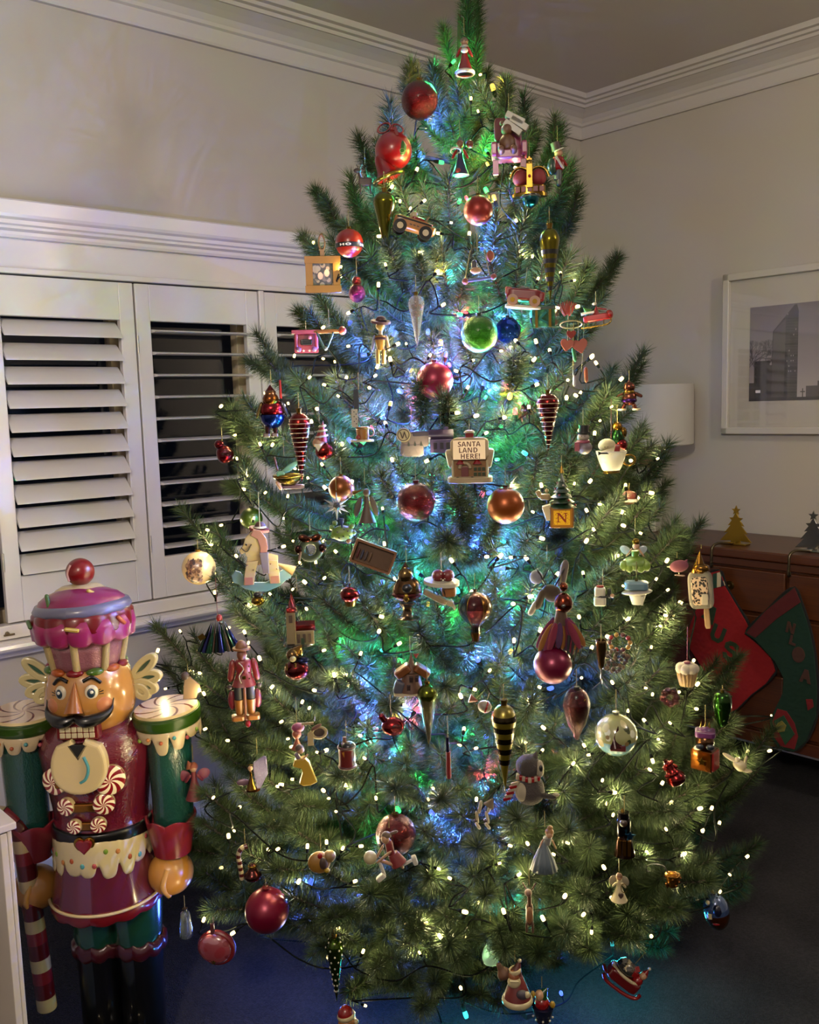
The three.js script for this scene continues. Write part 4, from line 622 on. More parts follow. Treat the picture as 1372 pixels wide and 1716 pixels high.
// --- top of the tree
orn('figurine', 'small figurine in a red coat with white fur trim at the tree top', 'ornament', 778, 92, 62, (P) => { fig(P, { robe: RED, trim: WHITE_, w: 0.55, hair: M(0x7a6a50, 0.6) }); P('muff', 'ball', WHITE_, [0, 0.06, 0.16], [0.2, 0.14, 0.14]); P('boots', 'box', INK, [0, -0.48, 0.03], [0.32, 0.06, 0.2]); face(P, 0.32, 0.11, 0.8); });
orn('red_bauble', 'shiny red bauble nearest the top of the tree', 'bauble', 703, 166, 66, bauble(sparkle(0x7c0610)), { k: 1.2 });
orn('red_bauble', 'red bauble with a red ribbon bow and green leaf patch', 'bauble', 659, 251, 66, (P) => { bauble(gloss(0x9a0c10))(P); P('leaf_patch', 'ball', gloss(0x2c5a18), [0.16, -0.05, 0.34], [0.34, 0.42, 0.18]); P('smile', 'hoop', CREAM, [0.22, -0.14, 0.43], [0.12, 0.1, 0.1]); P('bow_loop', 'ring', RED, [-0.22, 0.52, 0.05], [0.34, 0.2, 0.3], [0, 0, 0.5]); P('bow_loop', 'ring', RED, [0.12, 0.5, 0.05], [0.3, 0.18, 0.3], [0, 0, -0.5]); P('bow_knot', 'ball', RED, [-0.03, 0.48, 0.06], 0.13); P('ribbon_tail', 'box', RED, [0.08, 0.36, 0.3], [0.07, 0.3, 0.04], [-0.5, 0, 0.2]); });
orn('bell', 'small red bell with a wide gold rim below the bow bauble', 'bell', 644, 280, 44, (P) => { P('bell_body', 'bell', RED, [0, 0, 0], [1.15, 1, 1.15]); P('rim', 'ring', GOLD, [0, -0.44, 0], [1.12, 1.12, 0.9], [PI / 2, 0, 0]); P('clapper', 'ball', GOLD, [0, -0.5, 0], 0.16); cap(P, 0.52, 0.2); }, { tilt: 0.35, hang: 0 });
orn('armchair_ornament', 'pink armchair ornament with a sitting brown bear and white parcels', 'ornament', 853, 240, 104, (P) => {
  const pk = gloss(0xa04466); P('seat', 'soft', pk, [0, -0.2, 0], [0.46, 0.16, 0.36]); P('backrest', 'soft', pk, [-0.02, 0.06, -0.13], [0.44, 0.56, 0.12]); for (const s of [-1, 1]) { P('armrest', 'soft', pk, [s * 0.24, -0.12, 0.02], [0.1, 0.24, 0.36]); P('leg', 'box', pk, [s * 0.22, -0.4, 0.12], [0.09, 0.22, 0.09]); }
  P('bear_body', 'ball', WOODB, [-0.03, -0.02, 0.08], [0.26, 0.3, 0.24]); P('bear_head', 'ball', WOODB, [-0.03, 0.18, 0.1], 0.2); for (const s of [-1, 1]) { P('bear_leg', 'caps', WOODB, [s * 0.1 - 0.03, -0.16, 0.22], [0.2, 0.2, 0.2], [1.3, 0, 0]); P('bear_ear', 'lo', WOODB, [s * 0.08 - 0.03, 0.29, 0.08], 0.08); }
  P('red_cushion', 'soft', M(0x6a1420, 0.7), [-0.12, 0.22, -0.04], [0.24, 0.36, 0.12]); for (const [x, y, r] of [[0.1, 0.34, -0.5], [0.16, 0.26, -0.6], [0.06, 0.2, -0.65]]) P('parcel', 'box', WHITE_, [x, y, 0.1], [0.32, 0.1, 0.14], [0, 0, r]); });
orn('jester_figurine', 'tiny blue and red jester figurine below the top lights', 'ornament', 771, 262, 62, (P) => { fig(P, { robe: gloss(0x14184a), skin: M(0x7a4a2a, 0.5), hat: SILVER, w: 0.5, sleeve: RED }); P('ball', 'ball', gloss(0x6a2a0a), [0.26, 0.3, 0.02], 0.22); P('red_ball', 'ball', RED, [-0.06, -0.42, 0.16], 0.16); P('ruff', 'ring', WHITE_, [-0.12, 0.12, 0.12], [0.26, 0.26, 0.4], [1.2, 0, 0]); });
orn('crown_ornament', 'gold crown ornament with red velvet caps and beaded edge', 'ornament', 887, 297, 62, (P) => {
  P('band', 'cyl', GOLD, [0, -0.36, 0], [0.86, 0.24, 0.4]); P('base_rim', 'cyl', GOLD, [0, -0.48, 0], [0.94, 0.08, 0.46]); for (let i = -2; i <= 2; i++) P('red_panel', 'box', M(0x7a0c10, 0.5), [i * 0.16, -0.35, 0.19], [0.12, 0.14, 0.05]);
  for (const s of [-1, 1]) { P('velvet_cap', 'ball', M(0x8a0a12, 0.7, 0, { sheen: 0.5 }), [s * 0.24, -0.02, 0], [0.42, 0.46, 0.36]); P('arch', new THREE.TorusGeometry(0.26, 0.035, 8, 24, PI), GOLD, [s * 0.24, -0.02, 0.06], [1, 1.02, 1]); for (let i = 0; i < 7; i++) { const a = i / 6 * PI; P('pearl', 'lo', CREAM, [s * 0.24 + Math.cos(a) * 0.29, Math.sin(a) * 0.29 - 0.02, 0.09], 0.05); } }
  P('centre_arch', 'box', GOLD, [0, 0, 0.12], [0.16, 0.66, 0.2]); P('orb', 'ball', GOLD, [0, 0.36, 0.04], 0.18); P('cross', 'box', GOLD, [0, 0.46, 0.04], [0.05, 0.14, 0.05]); P('cross_bar', 'box', GOLD, [0, 0.46, 0.04], [0.14, 0.05, 0.05]); P('jewel', 'lo', RED, [0, -0.02, 0.24], 0.08); });
orn('toy_soldier', 'side-facing toy soldier ornament with dark cap behind the crown', 'ornament', 934, 276, 70, (P) => { P('boot', 'caps', INK, [0.02, -0.4, 0.02], [0.24, 0.24, 0.3]); P('trousers', 'cyl', M(0x1c2a22, 0.5), [0.01, -0.22, 0], [0.2, 0.26, 0.2]); P('tunic', 'soft', RED, [0, 0.02, 0], [0.28, 0.32, 0.24]); P('head', 'ball', SKIN, [0.02, 0.26, 0.02], 0.2); P('shako', 'cyl', BROWN, [-0.04, 0.41, 0], [0.22, 0.2, 0.22], [0, 0, 0.25]); P('peak', 'cyl', WHITE_, [0.02, 0.33, 0.04], [0.26, 0.03, 0.24], [0, 0, 0.4]); P('arm', 'caps', RED, [0.14, 0.04, 0.08], [0.14, 0.28, 0.14], [0.6, 0, 0.8]); P('sash', 'box', WHITE_, [0, 0.02, 0.13], [0.05, 0.34, 0.02], [0, 0, 0.6]); P('green_sack', 'ball', gloss(0x1a3a22), [-0.16, -0.06, 0.03], [0.22, 0.4, 0.2]); }, { turn: 0.4 });
orn('glass_drum', 'small teal glass ornament hanging under the crown', 'ornament', 889, 334, 32, (P) => { P('bowl', 'half', foil(0x126a7a), [0, 0.1, 0], [0.9, 1.1, 0.9], [PI, 0, 0]); P('lid', 'cyl', INK, [0, 0.16, 0], [0.95, 0.1, 0.95]); P('rim', 'ring', SILVER, [0, 0.12, 0], [0.9, 0.9, 0.5], [PI / 2, 0, 0]); }, { hang: 0 });
orn('reindeer_ornament', 'brown wooden reindeer cut-out beside an upper branch tip', 'ornament', 612, 300, 46, (P) => { P('body', 'soft', BROWN, [0, -0.1, 0], [0.5, 0.28, 0.18]); P('neck', 'caps', BROWN, [-0.2, 0.12, 0], [0.22, 0.36, 0.22], [0, 0, 0.3]); P('head', 'ball', BROWN, [-0.28, 0.3, 0], [0.28, 0.18, 0.16]); for (const s of [-1, 1]) { P('antler', 'caps', M(0x5a3a24, 0.6), [-0.2 + s * 0.06, 0.44, s * 0.06], [0.07, 0.22, 0.07], [0, 0, -s * 0.5]); for (const x of [-0.18, 0.18]) P('leg', 'cyl', BROWN, [x, -0.36, s * 0.06], [0.07, 0.3, 0.07]); } });
orn('red_bauble', 'orange red bauble with a black lettered band above the photo frame', 'bauble', 585, 406, 50, (P) => {
  bauble(gloss(0xa02008))(P); P('band', lathe([[0.462, -0.04], [0.475, -0.06], [0.46, -0.2], [0.45, -0.2]], 40), INK);
  const tex = canvasTex(256, 32, (c) => { c.fillStyle = '#0a0a0c'; c.fillRect(0, 0, 256, 32); c.fillStyle = '#d8d0c0'; c.font = 'bold 26px sans-serif'; for (let i = 0; i < 4; i++) c.fillText('HO', 8 + i * 64, 26); });
  P('lettering', new THREE.CylinderGeometry(0.474, 0.462, 0.12, 40, 1, true), new THREE.MeshStandardMaterial({ map: tex, roughness: 0.4 }), [0, -0.13, 0], [1.01, 1, 1.01], [0, 0.6, 0]); });
orn('teardrop_ornament', 'plain yellow green glass teardrop left of the toy taxi', 'ornament', 645, 372, 108, drop(0.36, foil(0x7c7a0a)));
orn('toy_taxi', 'yellow toy taxi ornament with checked stripe and a passenger', 'toy car', 692, 377, 44, (P) => {
  const y = M(0xa86a10, 0.35, 0, { clearcoat: 0.8 }); P('body', 'soft', y, [0, -0.02, 0], [1.5, 0.46, 0.6]); P('bonnet', 'soft', y, [0.62, -0.06, 0], [0.5, 0.34, 0.54]); P('checks', 'box', INK, [0, 0.1, 0.3], [1.36, 0.06, 0.02]); P('seat', 'soft', RED, [0.14, 0.2, 0], [0.5, 0.2, 0.5]); P('passenger', 'ball', CREAM, [-0.06, 0.34, 0], [0.3, 0.34, 0.3]); P('windscreen', 'box', WOODB, [0.44, 0.26, 0], [0.06, 0.3, 0.5], [0, 0, -0.3]);
  for (const x of [-0.48, 0.52]) for (const z of [-0.3, 0.3]) { P('wheel', 'disc', INK, [x, -0.22, z], [0.5, 0.5, 0.14]); P('hubcap', 'disc', CREAM, [x, -0.22, z * 1.12], [0.24, 0.24, 0.1]); }
  for (let i = 0; i < 3; i++) P('door_mark', 'box', BROWN, [-0.1 + i * 0.14, -0.06, 0.302], [0.09, 0.04, 0.012]); }, { tilt: -0.3, hang: 34, turn: 0.1 });
orn('orange_bauble', 'matt orange red bauble behind an upper branch', 'bauble', 801, 351, 52, bauble(M(0x9a200a, 0.4, 0.5)));
orn('photo_frame_ornament', 'square gold photo frame ornament hanging on a gold ribbon', 'picture frame', 541, 460, 60, (P) => {
  const f = M(0x8a5c18, 0.4, 0.5); for (const s of [-1, 1]) { P('frame_rail', 'box', f, [0, s * 0.4, 0], [1, 0.2, 0.1]); P('frame_stile', 'box', f, [s * 0.38, 0, 0], [0.2, 0.62, 0.1]); }
  const tex = canvasTex(64, 64, (c) => { c.fillStyle = '#1c140e'; c.fillRect(0, 0, 64, 64); for (let i = 0; i < 40; i++) { c.fillStyle = ['#4a4030', '#2c2a1c', '#6a5a44', '#10100c'][i % 4]; c.beginPath(); c.arc(rnd() * 64, rnd() * 64, 3 + rnd() * 7, 0, 7); c.fill(); } c.fillStyle = '#9a7a5a'; c.beginPath(); c.ellipse(24, 36, 8, 11, 0, 0, 7); c.fill(); c.beginPath(); c.ellipse(44, 28, 8, 11, 0, 0, 7); c.fill(); });
  P('photo', 'box', new THREE.MeshStandardMaterial({ map: tex, roughness: 0.6 }), [0, 0, -0.01], [0.6, 0.62, 0.04]); P('ribbon_loop', new THREE.TorusGeometry(0.14, 0.035, 8, 24), M(0x8a5a1a, 0.5), [0, 0.86, 0], [0.6, 1.5, 1]); P('ribbon', 'box', M(0x8a5a1a, 0.5), [0, 0.58, 0.02], [0.12, 0.2, 0.03]); }, { hang: 0 });
orn('glass_bird_bauble', 'tiny magenta and red mirrored bauble beside the photo frame', 'bauble', 598, 484, 46, (P) => { P('globe', 'ball', sparkle(0x7a0a4a), [0, -0.16, 0], [0.62, 0.66, 0.62]); P('red_top', 'ball', sparkle(0x8a0a14), [0, 0.28, 0], [0.34, 0.34, 0.34]); P('collar', 'ring', GOLD, [0, 0.12, 0], [0.26, 0.26, 0.4], [PI / 2, 0, 0]); });
orn('teardrop_ornament', 'clear glass teardrop with a copper core', 'ornament', 698, 537, 92, (P) => { drop(0.3, M(0xd8dada, 0.05, 0, { transmission: 0.85, thickness: 0, clearcoat: 1 }))(P); P('copper_core', 'cone', foil(0x9a5a28), [0, -0.02, 0], [0.1, 0.9, 0.1], [PI, 0, 0]); P('inner_ring', 'ring', foil(0x8a3028), [0, 0.24, 0], [0.18, 0.18, 0.5], [PI / 2, 0, 0]); P('inner_ring', 'ring', foil(0x8a3028), [0, 0.12, 0], [0.16, 0.16, 0.5], [PI / 2, 0, 0]); });
orn('teardrop_ornament', 'olive gold striped teardrop under the upper branch beside the corner', 'ornament', 921, 442, 128, drop(0.26, foil(0x8a800c), stripes(0.3, 0.9, 5), INK));
orn('toy_car', 'small red toy roadster ornament with orange wheels', 'toy car', 878, 497, 40, (P) => { P('body', 'soft', gloss(0x7a0c12), [0, 0.05, 0], [1.5, 0.5, 0.7]); P('bonnet', 'soft', gloss(0x8a1418), [0.6, 0.02, 0], [0.5, 0.4, 0.62]); P('tail', 'soft', gloss(0x9a2a18), [-0.66, 0.16, 0], [0.3, 0.34, 0.6]); P('seat', 'soft', M(0x2a2030, 0.6), [0, 0.28, 0], [0.44, 0.2, 0.5]); P('windscreen', 'hoop', SILVER, [0.3, 0.4, 0], [0.4, 0.4, 0.4], [0, 1.3, 0]); for (const x of [-0.46, 0.46]) for (const z of [-0.34, 0.34]) { P('wheel', 'disc', M(0x9a5a1a, 0.4), [x, -0.2, z], [0.46, 0.46, 0.12]); P('hubcap', 'disc', GOLD, [x, -0.2, z * 1.1], [0.2, 0.2, 0.1]); } P('snow_base', 'soft', WHITE_, [0, -0.44, 0], [1.5, 0.14, 0.7]); }, { tilt: -0.12 });
orn('glass_gift_box', 'green and teal glass gift box under the striped teardrop', 'ornament', 914, 532, 40, (P) => { P('box_body', 'box', sparkle(0x2a6a4a), [0, -0.05, 0], [1.0, 0.74, 0.7]); P('ribbon_band', 'box', GOLD, [-0.28, -0.05, 0], [0.12, 0.77, 0.73]); P('ribbon_band', 'box', GOLD, [0.3, -0.05, 0], [0.12, 0.77, 0.73]); P('zigzag', 'box', foil(0x3aa0a0), [0, 0.06, 0.355], [0.4, 0.08, 0.02], [0, 0, 0.7]); P('zigzag', 'box', foil(0x3aa0a0), [0, -0.16, 0.355], [0.4, 0.08, 0.02], [0, 0, -0.5]); P('lid', 'box', gloss(0x2a3a30), [0, 0.36, 0], [1.06, 0.12, 0.76]); }, { turn: -0.3 });
orn('sleigh_ornament', 'red sleigh ornament with a small rider and gold runners by the corner wall', 'ornament', 998, 529, 44, (P) => { P('sleigh_body', 'soft', RED, [0.05, -0.08, 0], [1.05, 0.26, 0.4], [0, 0, 0.12]); P('sleigh_front', 'ball', RED, [0.5, 0.02, 0], [0.3, 0.36, 0.4]); P('white_stripe', 'box', WHITE_, [-0.3, 0.1, 0.02], [0.5, 0.08, 0.38], [0, 0, 0.12]); P('rider_body', 'cone', RED, [0.02, 0.22, 0], [0.26, 0.36, 0.26]); P('rider_arm', 'caps', RED, [0.24, 0.24, 0.06], [0.12, 0.36, 0.12], [0, 0, 1.4]); P('rider_hat', 'ball', WHITE_, [-0.04, 0.44, 0], [0.18, 0.12, 0.16]); P('green_sprig', 'cone', gloss(0x3a6a14), [-0.36, 0.22, 0], [0.34, 0.3, 0.3], [0, 0, 0.8]); for (const z of [-0.16, 0.16]) { P('runner', tube([[-0.55, -0.46, z], [0, -0.4, z], [0.5, -0.3, z], [0.58, -0.16, z], [0.5, -0.1, z]], 0.02, 20, 6), GOLD); for (const x of [-0.3, 0, 0.3]) P('runner_strut', 'cyl', GOLD, [x, -0.28 + x * 0.1, z], [0.03, 0.22, 0.03]); } }, { hang: 18 });
orn('felt_tassel', 'orange red feather tuft above the hanging felt hearts', 'ornament', 950, 517, 34, (P) => { for (let i = 0; i < 9; i++) P('feather', 'caps', M(0xa0280c, 0.9), [(i - 4) * 0.07, 0.05 - Math.abs(i - 4) * 0.03, rr(-0.1, 0.1)], [0.16, 0.7, 0.12], [rr(-0.3, 0.3), 0, -(i - 4) * 0.12]); P('stem', 'cyl', THREAD, [0.05, -0.42, 0], [0.05, 0.3, 0.05]); }, { hang: 0 });
orn('heart_mobile', 'string mobile of pink felt hearts and green felt drops', 'ornament', 957, 590, 120, (P) => { P('hanging_ring', 'hoop', THREAD, [0, 0.38, 0], [0.3, 0.2, 0.3], [1.1, 0, 0]); const pk = M(0xa05040, 0.95), gn = M(0x1c6a3a, 0.95); for (const [n, m, x, y, s, r] of [['heart', pk, 0.12, 0.08, 0.2, 0.2], ['heart', pk, -0.06, 0.1, 0.17, -0.2], ['heart', M(0x8a2a24, 0.95), 0.0, 0.24, 0.12, 0], ['caps', gn, 0.04, -0.04, 0.2, 0.2], ['caps', M(0x8c8496, 0.9), 0.04, -0.4, 0.16, 0], ['caps', M(0x20304a, 0.9), 0.03, -0.28, 0.12, 0], ['caps', M(0x9a4a2c, 0.95), 0.2, -0.32, 0.22, 0.05]]) { P(n === 'heart' ? 'felt_heart' : 'felt_drop', n, m, [x, y, rr(-0.03, 0.06)], [s * (n === 'heart' ? 1 : 0.5), s, s * 0.5], [0, 0, r]); P('string', 'cyl', THREAD, [x * 0.8, y + (0.4 - y) / 2 + 0.02, 0], [0.008, 0.36 - y, 0.008], [0, 0, -x * 0.3]); } }, { hang: 16 });
orn('hatted_doll', 'wooden doll in wide maroon hat and yellow waistcoat', 'ornament', 637, 567, 80, (P) => { P('hat_brim', 'cyl', M(0x4a0c18, 0.6), [0.02, 0.34, 0], [0.42, 0.05, 0.34], [0.3, 0, -0.1]); P('hat_crown', 'half', M(0x4a0c18, 0.6), [0.03, 0.36, -0.02], [0.24, 0.22, 0.22]); P('head', 'ball', M(0xb08a2a, 0.5), [0.01, 0.25, 0.04], [0.19, 0.2, 0.18]); P('neck', 'cyl', CREAM, [0.01, 0.13, 0.02], [0.08, 0.12, 0.08]); P('scarf', 'cone', M(0x4a0c18, 0.6), [0, 0.04, 0.02], [0.3, 0.14, 0.2]); P('waistcoat', 'tap', M(0xa8780c, 0.5), [0, -0.1, 0], [0.24, 0.3, 0.16]); for (const s of [-1, 1]) { P('sleeve', 'caps', s < 0 ? M(0x8a90b0, 0.6) : M(0xb8a070, 0.6), [s * 0.15, -0.1, 0], [0.13, 0.34, 0.13], [0, 0, s * 0.2]); P('leg', 'cyl', M(0x8a6a1c, 0.6), [s * 0.06, -0.38, 0], [0.09, 0.3, 0.1]); } });
orn('toy_theatre', 'pink toy puppet theatre ornament hanging before the shutter', 'ornament', 513, 572, 40, (P) => { const pk = M(0x8a1238, 0.5), lt = M(0xa05a7a, 0.5); P('back', 'box', pk, [0, -0.05, -0.08], [1.0, 0.86, 0.08]); P('pelmet', 'box', pk, [0, 0.38, 0.02], [1.2, 0.16, 0.24]); for (const s of [-1, 1]) { P('curtain', 'caps', pk, [s * 0.42, 0, 0.06], [0.3, 0.7, 0.2]); P('flower', 'ball', M(0x6a3a7a, 0.6), [s * 0.32, -0.34, 0.12], [0.22, 0.22, 0.12]); } P('black_puppet', 'soft', INK, [0, -0.04, 0.06], [0.5, 0.24, 0.14]); P('puppet_head', 'ball', lt, [0.14, 0.14, 0.06], 0.18); for (let i = 0; i < 4; i++) P('white_star', 'star', WHITE_, [-0.36 + i * 0.24, -0.4, 0.16], 0.12); }, { hang: 14 });
orn('wooden_toy', 'orange wooden bar ornament with teal V-shaped struts beside the puppet theatre', 'ornament', 552, 568, 44, (P) => { P('bar', 'caps', M(0x9a5a12, 0.5), [0, 0.28, 0], [0.3, 1.2, 0.3], [0, 0, PI / 2]); P('bar_knob', 'ball', M(0x9a3012, 0.5), [0.5, 0.3, 0.04], [0.3, 0.32, 0.3]); for (const s of [-1, 1]) P('strut', 'caps', M(0x2a5a5a, 0.5), [s * 0.18 - 0.16, -0.06, 0.06], [0.18, 0.7, 0.18], [0, 0, -s * 0.42]); P('strut_foot', 'ball', M(0x6a7a7a, 0.4), [-0.16, -0.36, 0.06], 0.16); });
orn('green_bauble', 'green glitter bauble in the middle of the tree', 'bauble', 803, 558, 66, bauble(sparkle(0x2c7a0a), SILVER));
orn('glass_bauble', 'mirrored bauble coloured dark blue for the lights seen in it, beside the green glitter bauble', 'bauble', 851, 552, 46, bauble(M(0x1a3a8a, 0.06, 0.9), SILVER), { k: 0.95 });  // coloured lights seen in a clear bauble are put into its blue
orn('magenta_bauble', 'matt magenta bauble behind a pine tip, above the gingerbread house', 'bauble', 728, 636, 66, bauble(M(0x980c3c, 0.38, 0.5), M(0x8a1030, 0.4)), { k: 1.0 });

// --- middle of the tree
orn('cup_charm', 'yellow mug on a white saucer under a tall dotted white and navy strap', 'ornament', 602, 697, 88, (P) => { P('navy_strap', 'box', M(0x1c2438, 0.7), [-0.05, 0.3, 0], [0.1, 0.4, 0.03]); P('white_strap', 'box', WHITE_, [-0.09, -0.04, 0.01], [0.12, 0.34, 0.03]); for (let i = 0; i < 6; i++) P('dot', 'lo', INK, [-0.1 + (i % 2) * 0.04, 0.08 - i * 0.045, 0.03], 0.022); P('saucer', 'cyl', WHITE_, [0.04, -0.47, 0.02], [0.44, 0.04, 0.34]); P('mug', 'cyl', M(0xa8680a, 0.35, 0, { clearcoat: 0.8 }), [0.05, -0.34, 0.02], [0.24, 0.22, 0.22]); P('mug_handle', 'ring', M(0xa8680a, 0.35), [0.2, -0.32, 0.02], [0.13, 0.14, 0.2]); P('mug_rim', 'ring', M(0x8a5408, 0.4), [0.05, -0.23, 0.02], [0.22, 0.22, 0.3], [PI / 2, 0, 0]); P('red_berry', 'ball', RED, [-0.04, -0.4, 0.14], 0.09); });
orn('stocking_ornament', 'pale felt sock ornament with a round monogram badge, behind a branch', 'ornament', 690, 742, 52, (P) => { P('sock_leg', 'soft', M(0x8a7c80, 0.9), [0.1, 0.1, 0], [0.9, 0.5, 0.2]); P('sock_foot', 'soft', M(0x8a7c80, 0.9), [0.0, -0.24, 0.02], [0.76, 0.42, 0.2]); P('sock_band', 'soft', M(0x4a4458, 0.9), [0.28, 0.28, 0], [0.6, 0.18, 0.22]); P('badge', 'disc', CREAM, [-0.26, 0.26, 0.12], [0.46, 0.46, 0.08]); P('badge_ring', 'hoop', BROWN, [-0.26, 0.26, 0.16], [0.36, 0.36, 0.4]); for (const [x, r] of [[-0.33, 0.3], [-0.26, -0.3], [-0.2, 0.3]]) P('monogram_stroke', 'box', BROWN, [x, 0.26, 0.165], [0.035, 0.22, 0.02], [0, 0, r]); for (let i = 0; i < 5; i++) P('fir_motif', 'cone', M(0x3a4440, 0.8), [-0.1 + (i % 3) * 0.2, -0.02 - Math.floor(i / 3) * 0.26, 0.11], [0.1, 0.16, 0.02]); }, { k: 1.0 });
orn('gingerbread_house', 'gingerbread house ornament with snowy roof lettered SANTA LAND HERE!', 'ornament', 787, 766, 86, (P) => {
  const gb = M(0x8a5a14, 0.4, 0.2, { clearcoat: 0.6 }), snow = M(0xb09a74, 0.6); P('snow_base', 'soft', snow, [0, -0.43, 0.02], [0.86, 0.14, 0.6]); P('walls', 'box', gb, [0.02, -0.22, 0], [0.68, 0.36, 0.4]);
  const tex = canvasTex(256, 160, (c) => { c.fillStyle = '#d3bd97'; c.fillRect(0, 0, 256, 160); c.fillStyle = '#4a2418'; c.font = 'bold 58px sans-serif'; c.textAlign = 'center'; c.fillText('SANTA', 128, 54); c.fillText('LAND', 120, 104); c.fillText('HERE!', 136, 154); });
  P('roof', 'soft', snow, [0, 0.14, 0.06], [0.74, 0.46, 0.3], [-0.35, 0, 0]); P('roof_lettering', new THREE.PlaneGeometry(0.62, 0.39), new THREE.MeshStandardMaterial({ map: tex, roughness: 0.6 }), [-0.01, 0.155, 0.218], 1, [-0.35, 0, 0]);
  P('roof_back', 'box', snow, [0, 0.12, -0.16], [0.72, 0.42, 0.08], [0.5, 0, 0]); for (const s of [-1, 1]) { P('side_roof', 'soft', snow, [s * 0.38, -0.02, 0], [0.14, 0.36, 0.4], [0, 0, -s * 0.2]); P('red_dormer', 'cone', RED, [s * 0.16 - 0.02, -0.06, 0.22], [0.18, 0.12, 0.12]); }
  P('chimney', 'box', RED, [0, 0.42, 0], [0.16, 0.14, 0.14]); P('chimney_snow', 'half', snow, [0, 0.47, 0], [0.22, 0.12, 0.2]); P('door', 'box', M(0x6a0f0c, 0.4), [-0.1, -0.3, 0.21], [0.14, 0.26, 0.04]); P('door_arch', new THREE.TorusGeometry(0.1, 0.035, 8, 18, PI), snow, [-0.1, -0.2, 0.22]);
  for (const x of [0.1, 0.18, 0.26]) for (const y of [-0.22, -0.32]) P('window_pane', 'box', M(0x2a3a14, 0.3), [x, y, 0.205], [0.06, 0.07, 0.02]); for (const x of [-0.24, 0.04]) P('bush', 'ball', M(0x1c2410, 0.8), [x, -0.4, 0.26], [0.12, 0.08, 0.1]); for (const s of [-1, 1]) P('corner_post', 'cyl', CREAM, [s * 0.33, -0.22, 0.19], [0.05, 0.34, 0.05]); }, { hang: 20 });
orn('teardrop_ornament', 'long red teardrop with glitter rings, before the middle shutter', 'ornament', 503, 747, 122, drop(0.29, foil(0x8c1408), stripes(0.28, 0.92, 6), sparkle(0x4a0610), ringsAt(0.1, 0.95, 14)));
orn('teardrop_ornament', 'long red teardrop with glitter rings, above the orange bauble side of the tree', 'ornament', 918, 706, 102, drop(0.36, foil(0x80100a), stripes(0.28, 0.92, 6), sparkle(0x4a0610), ringsAt(0.1, 0.95, 12)));
orn('glass_drummer', 'glass man in red coat and blue breeches beside the red teardrop', 'ornament', 456, 690, 84, (P) => { P('coat', 'ball', foil(0x8a0a1c), [0, 0.04, 0], [0.5, 0.42, 0.4]); P('breeches', 'half', foil(0x12308a), [0, -0.06, 0], [0.5, 0.56, 0.42], [PI, 0, 0]); P('beard', 'ball', foil(0x8a4a14), [-0.02, 0.24, 0.06], [0.32, 0.3, 0.28]); P('head', 'ball', foil(0xa06a3a), [-0.02, 0.34, 0.05], [0.22, 0.2, 0.22]); P('hat', 'cone', foil(0x7a0c10), [-0.02, 0.46, 0.02], [0.24, 0.16, 0.24]); for (const s of [-1, 1]) { P('arm', 'caps', foil(s < 0 ? 0x8a7440 : 0x8a8aa0), [s * 0.25, 0.04, 0.06], [0.16, 0.34, 0.16], [0, 0, s * 0.35]); P('leg', 'cyl', foil(0x4a2418), [s * 0.08 - 0.03, -0.36, 0.02], [0.1, 0.18, 0.1]); P('boot', 'soft', BROWN, [s * 0.08 - 0.05, -0.46, 0.05], [0.14, 0.08, 0.2]); } P('red_candle', 'cyl', RED, [0.18, 0.44, 0], [0.05, 0.36, 0.05]); });
orn('glass_bird', 'shiny red glass bird hanging before the open shutter slats', 'ornament', 373, 757, 38, (P) => { P('body', 'egg', foil(0x7a0614), [0.08, -0.1, 0], [0.86, 0.8, 0.8], [0, 0, 0.5]); P('head', 'ball', foil(0x7a0614), [-0.14, 0.32, 0], [0.42, 0.4, 0.4]); P('wing', 'ball', sparkle(0x5a0410), [0.14, -0.08, 0.26], [0.5, 0.4, 0.2], [0, 0, 0.4]); P('tail', 'cone', foil(0x5a0410), [0.36, -0.34, 0], [0.2, 0.3, 0.12], [0, 0, -2.3]); P('beak', 'cone', GOLD, [-0.34, 0.34, 0], [0.1, 0.14, 0.1], [0, 0, PI / 2]); }, { hang: 22 });
orn('gnome_ornament', 'gnome with pointed red striped hat half hidden behind the red teardrop', 'ornament', 536, 738, 66, (P) => { P('hat', 'cone', RED, [0.06, 0.24, 0], [0.34, 0.52, 0.34], [0, 0, -0.15]); for (const y of [0.1, 0.24, 0.36]) P('hat_stripe', 'ring', WHITE_, [0.03 + y * 0.12, y, 0], [0.36 - y * 0.55, 0.36 - y * 0.55, 0.3], [PI / 2, 0.15, 0]); P('face', 'ball', SKIN, [-0.04, -0.06, 0.04], [0.3, 0.26, 0.28]); P('body', 'ball', foil(0x8a1408), [0.1, -0.28, 0], [0.46, 0.44, 0.4]); P('beard', 'cone', WHITE_, [-0.04, -0.2, 0.14], [0.22, 0.24, 0.12], [PI, 0, 0]); });
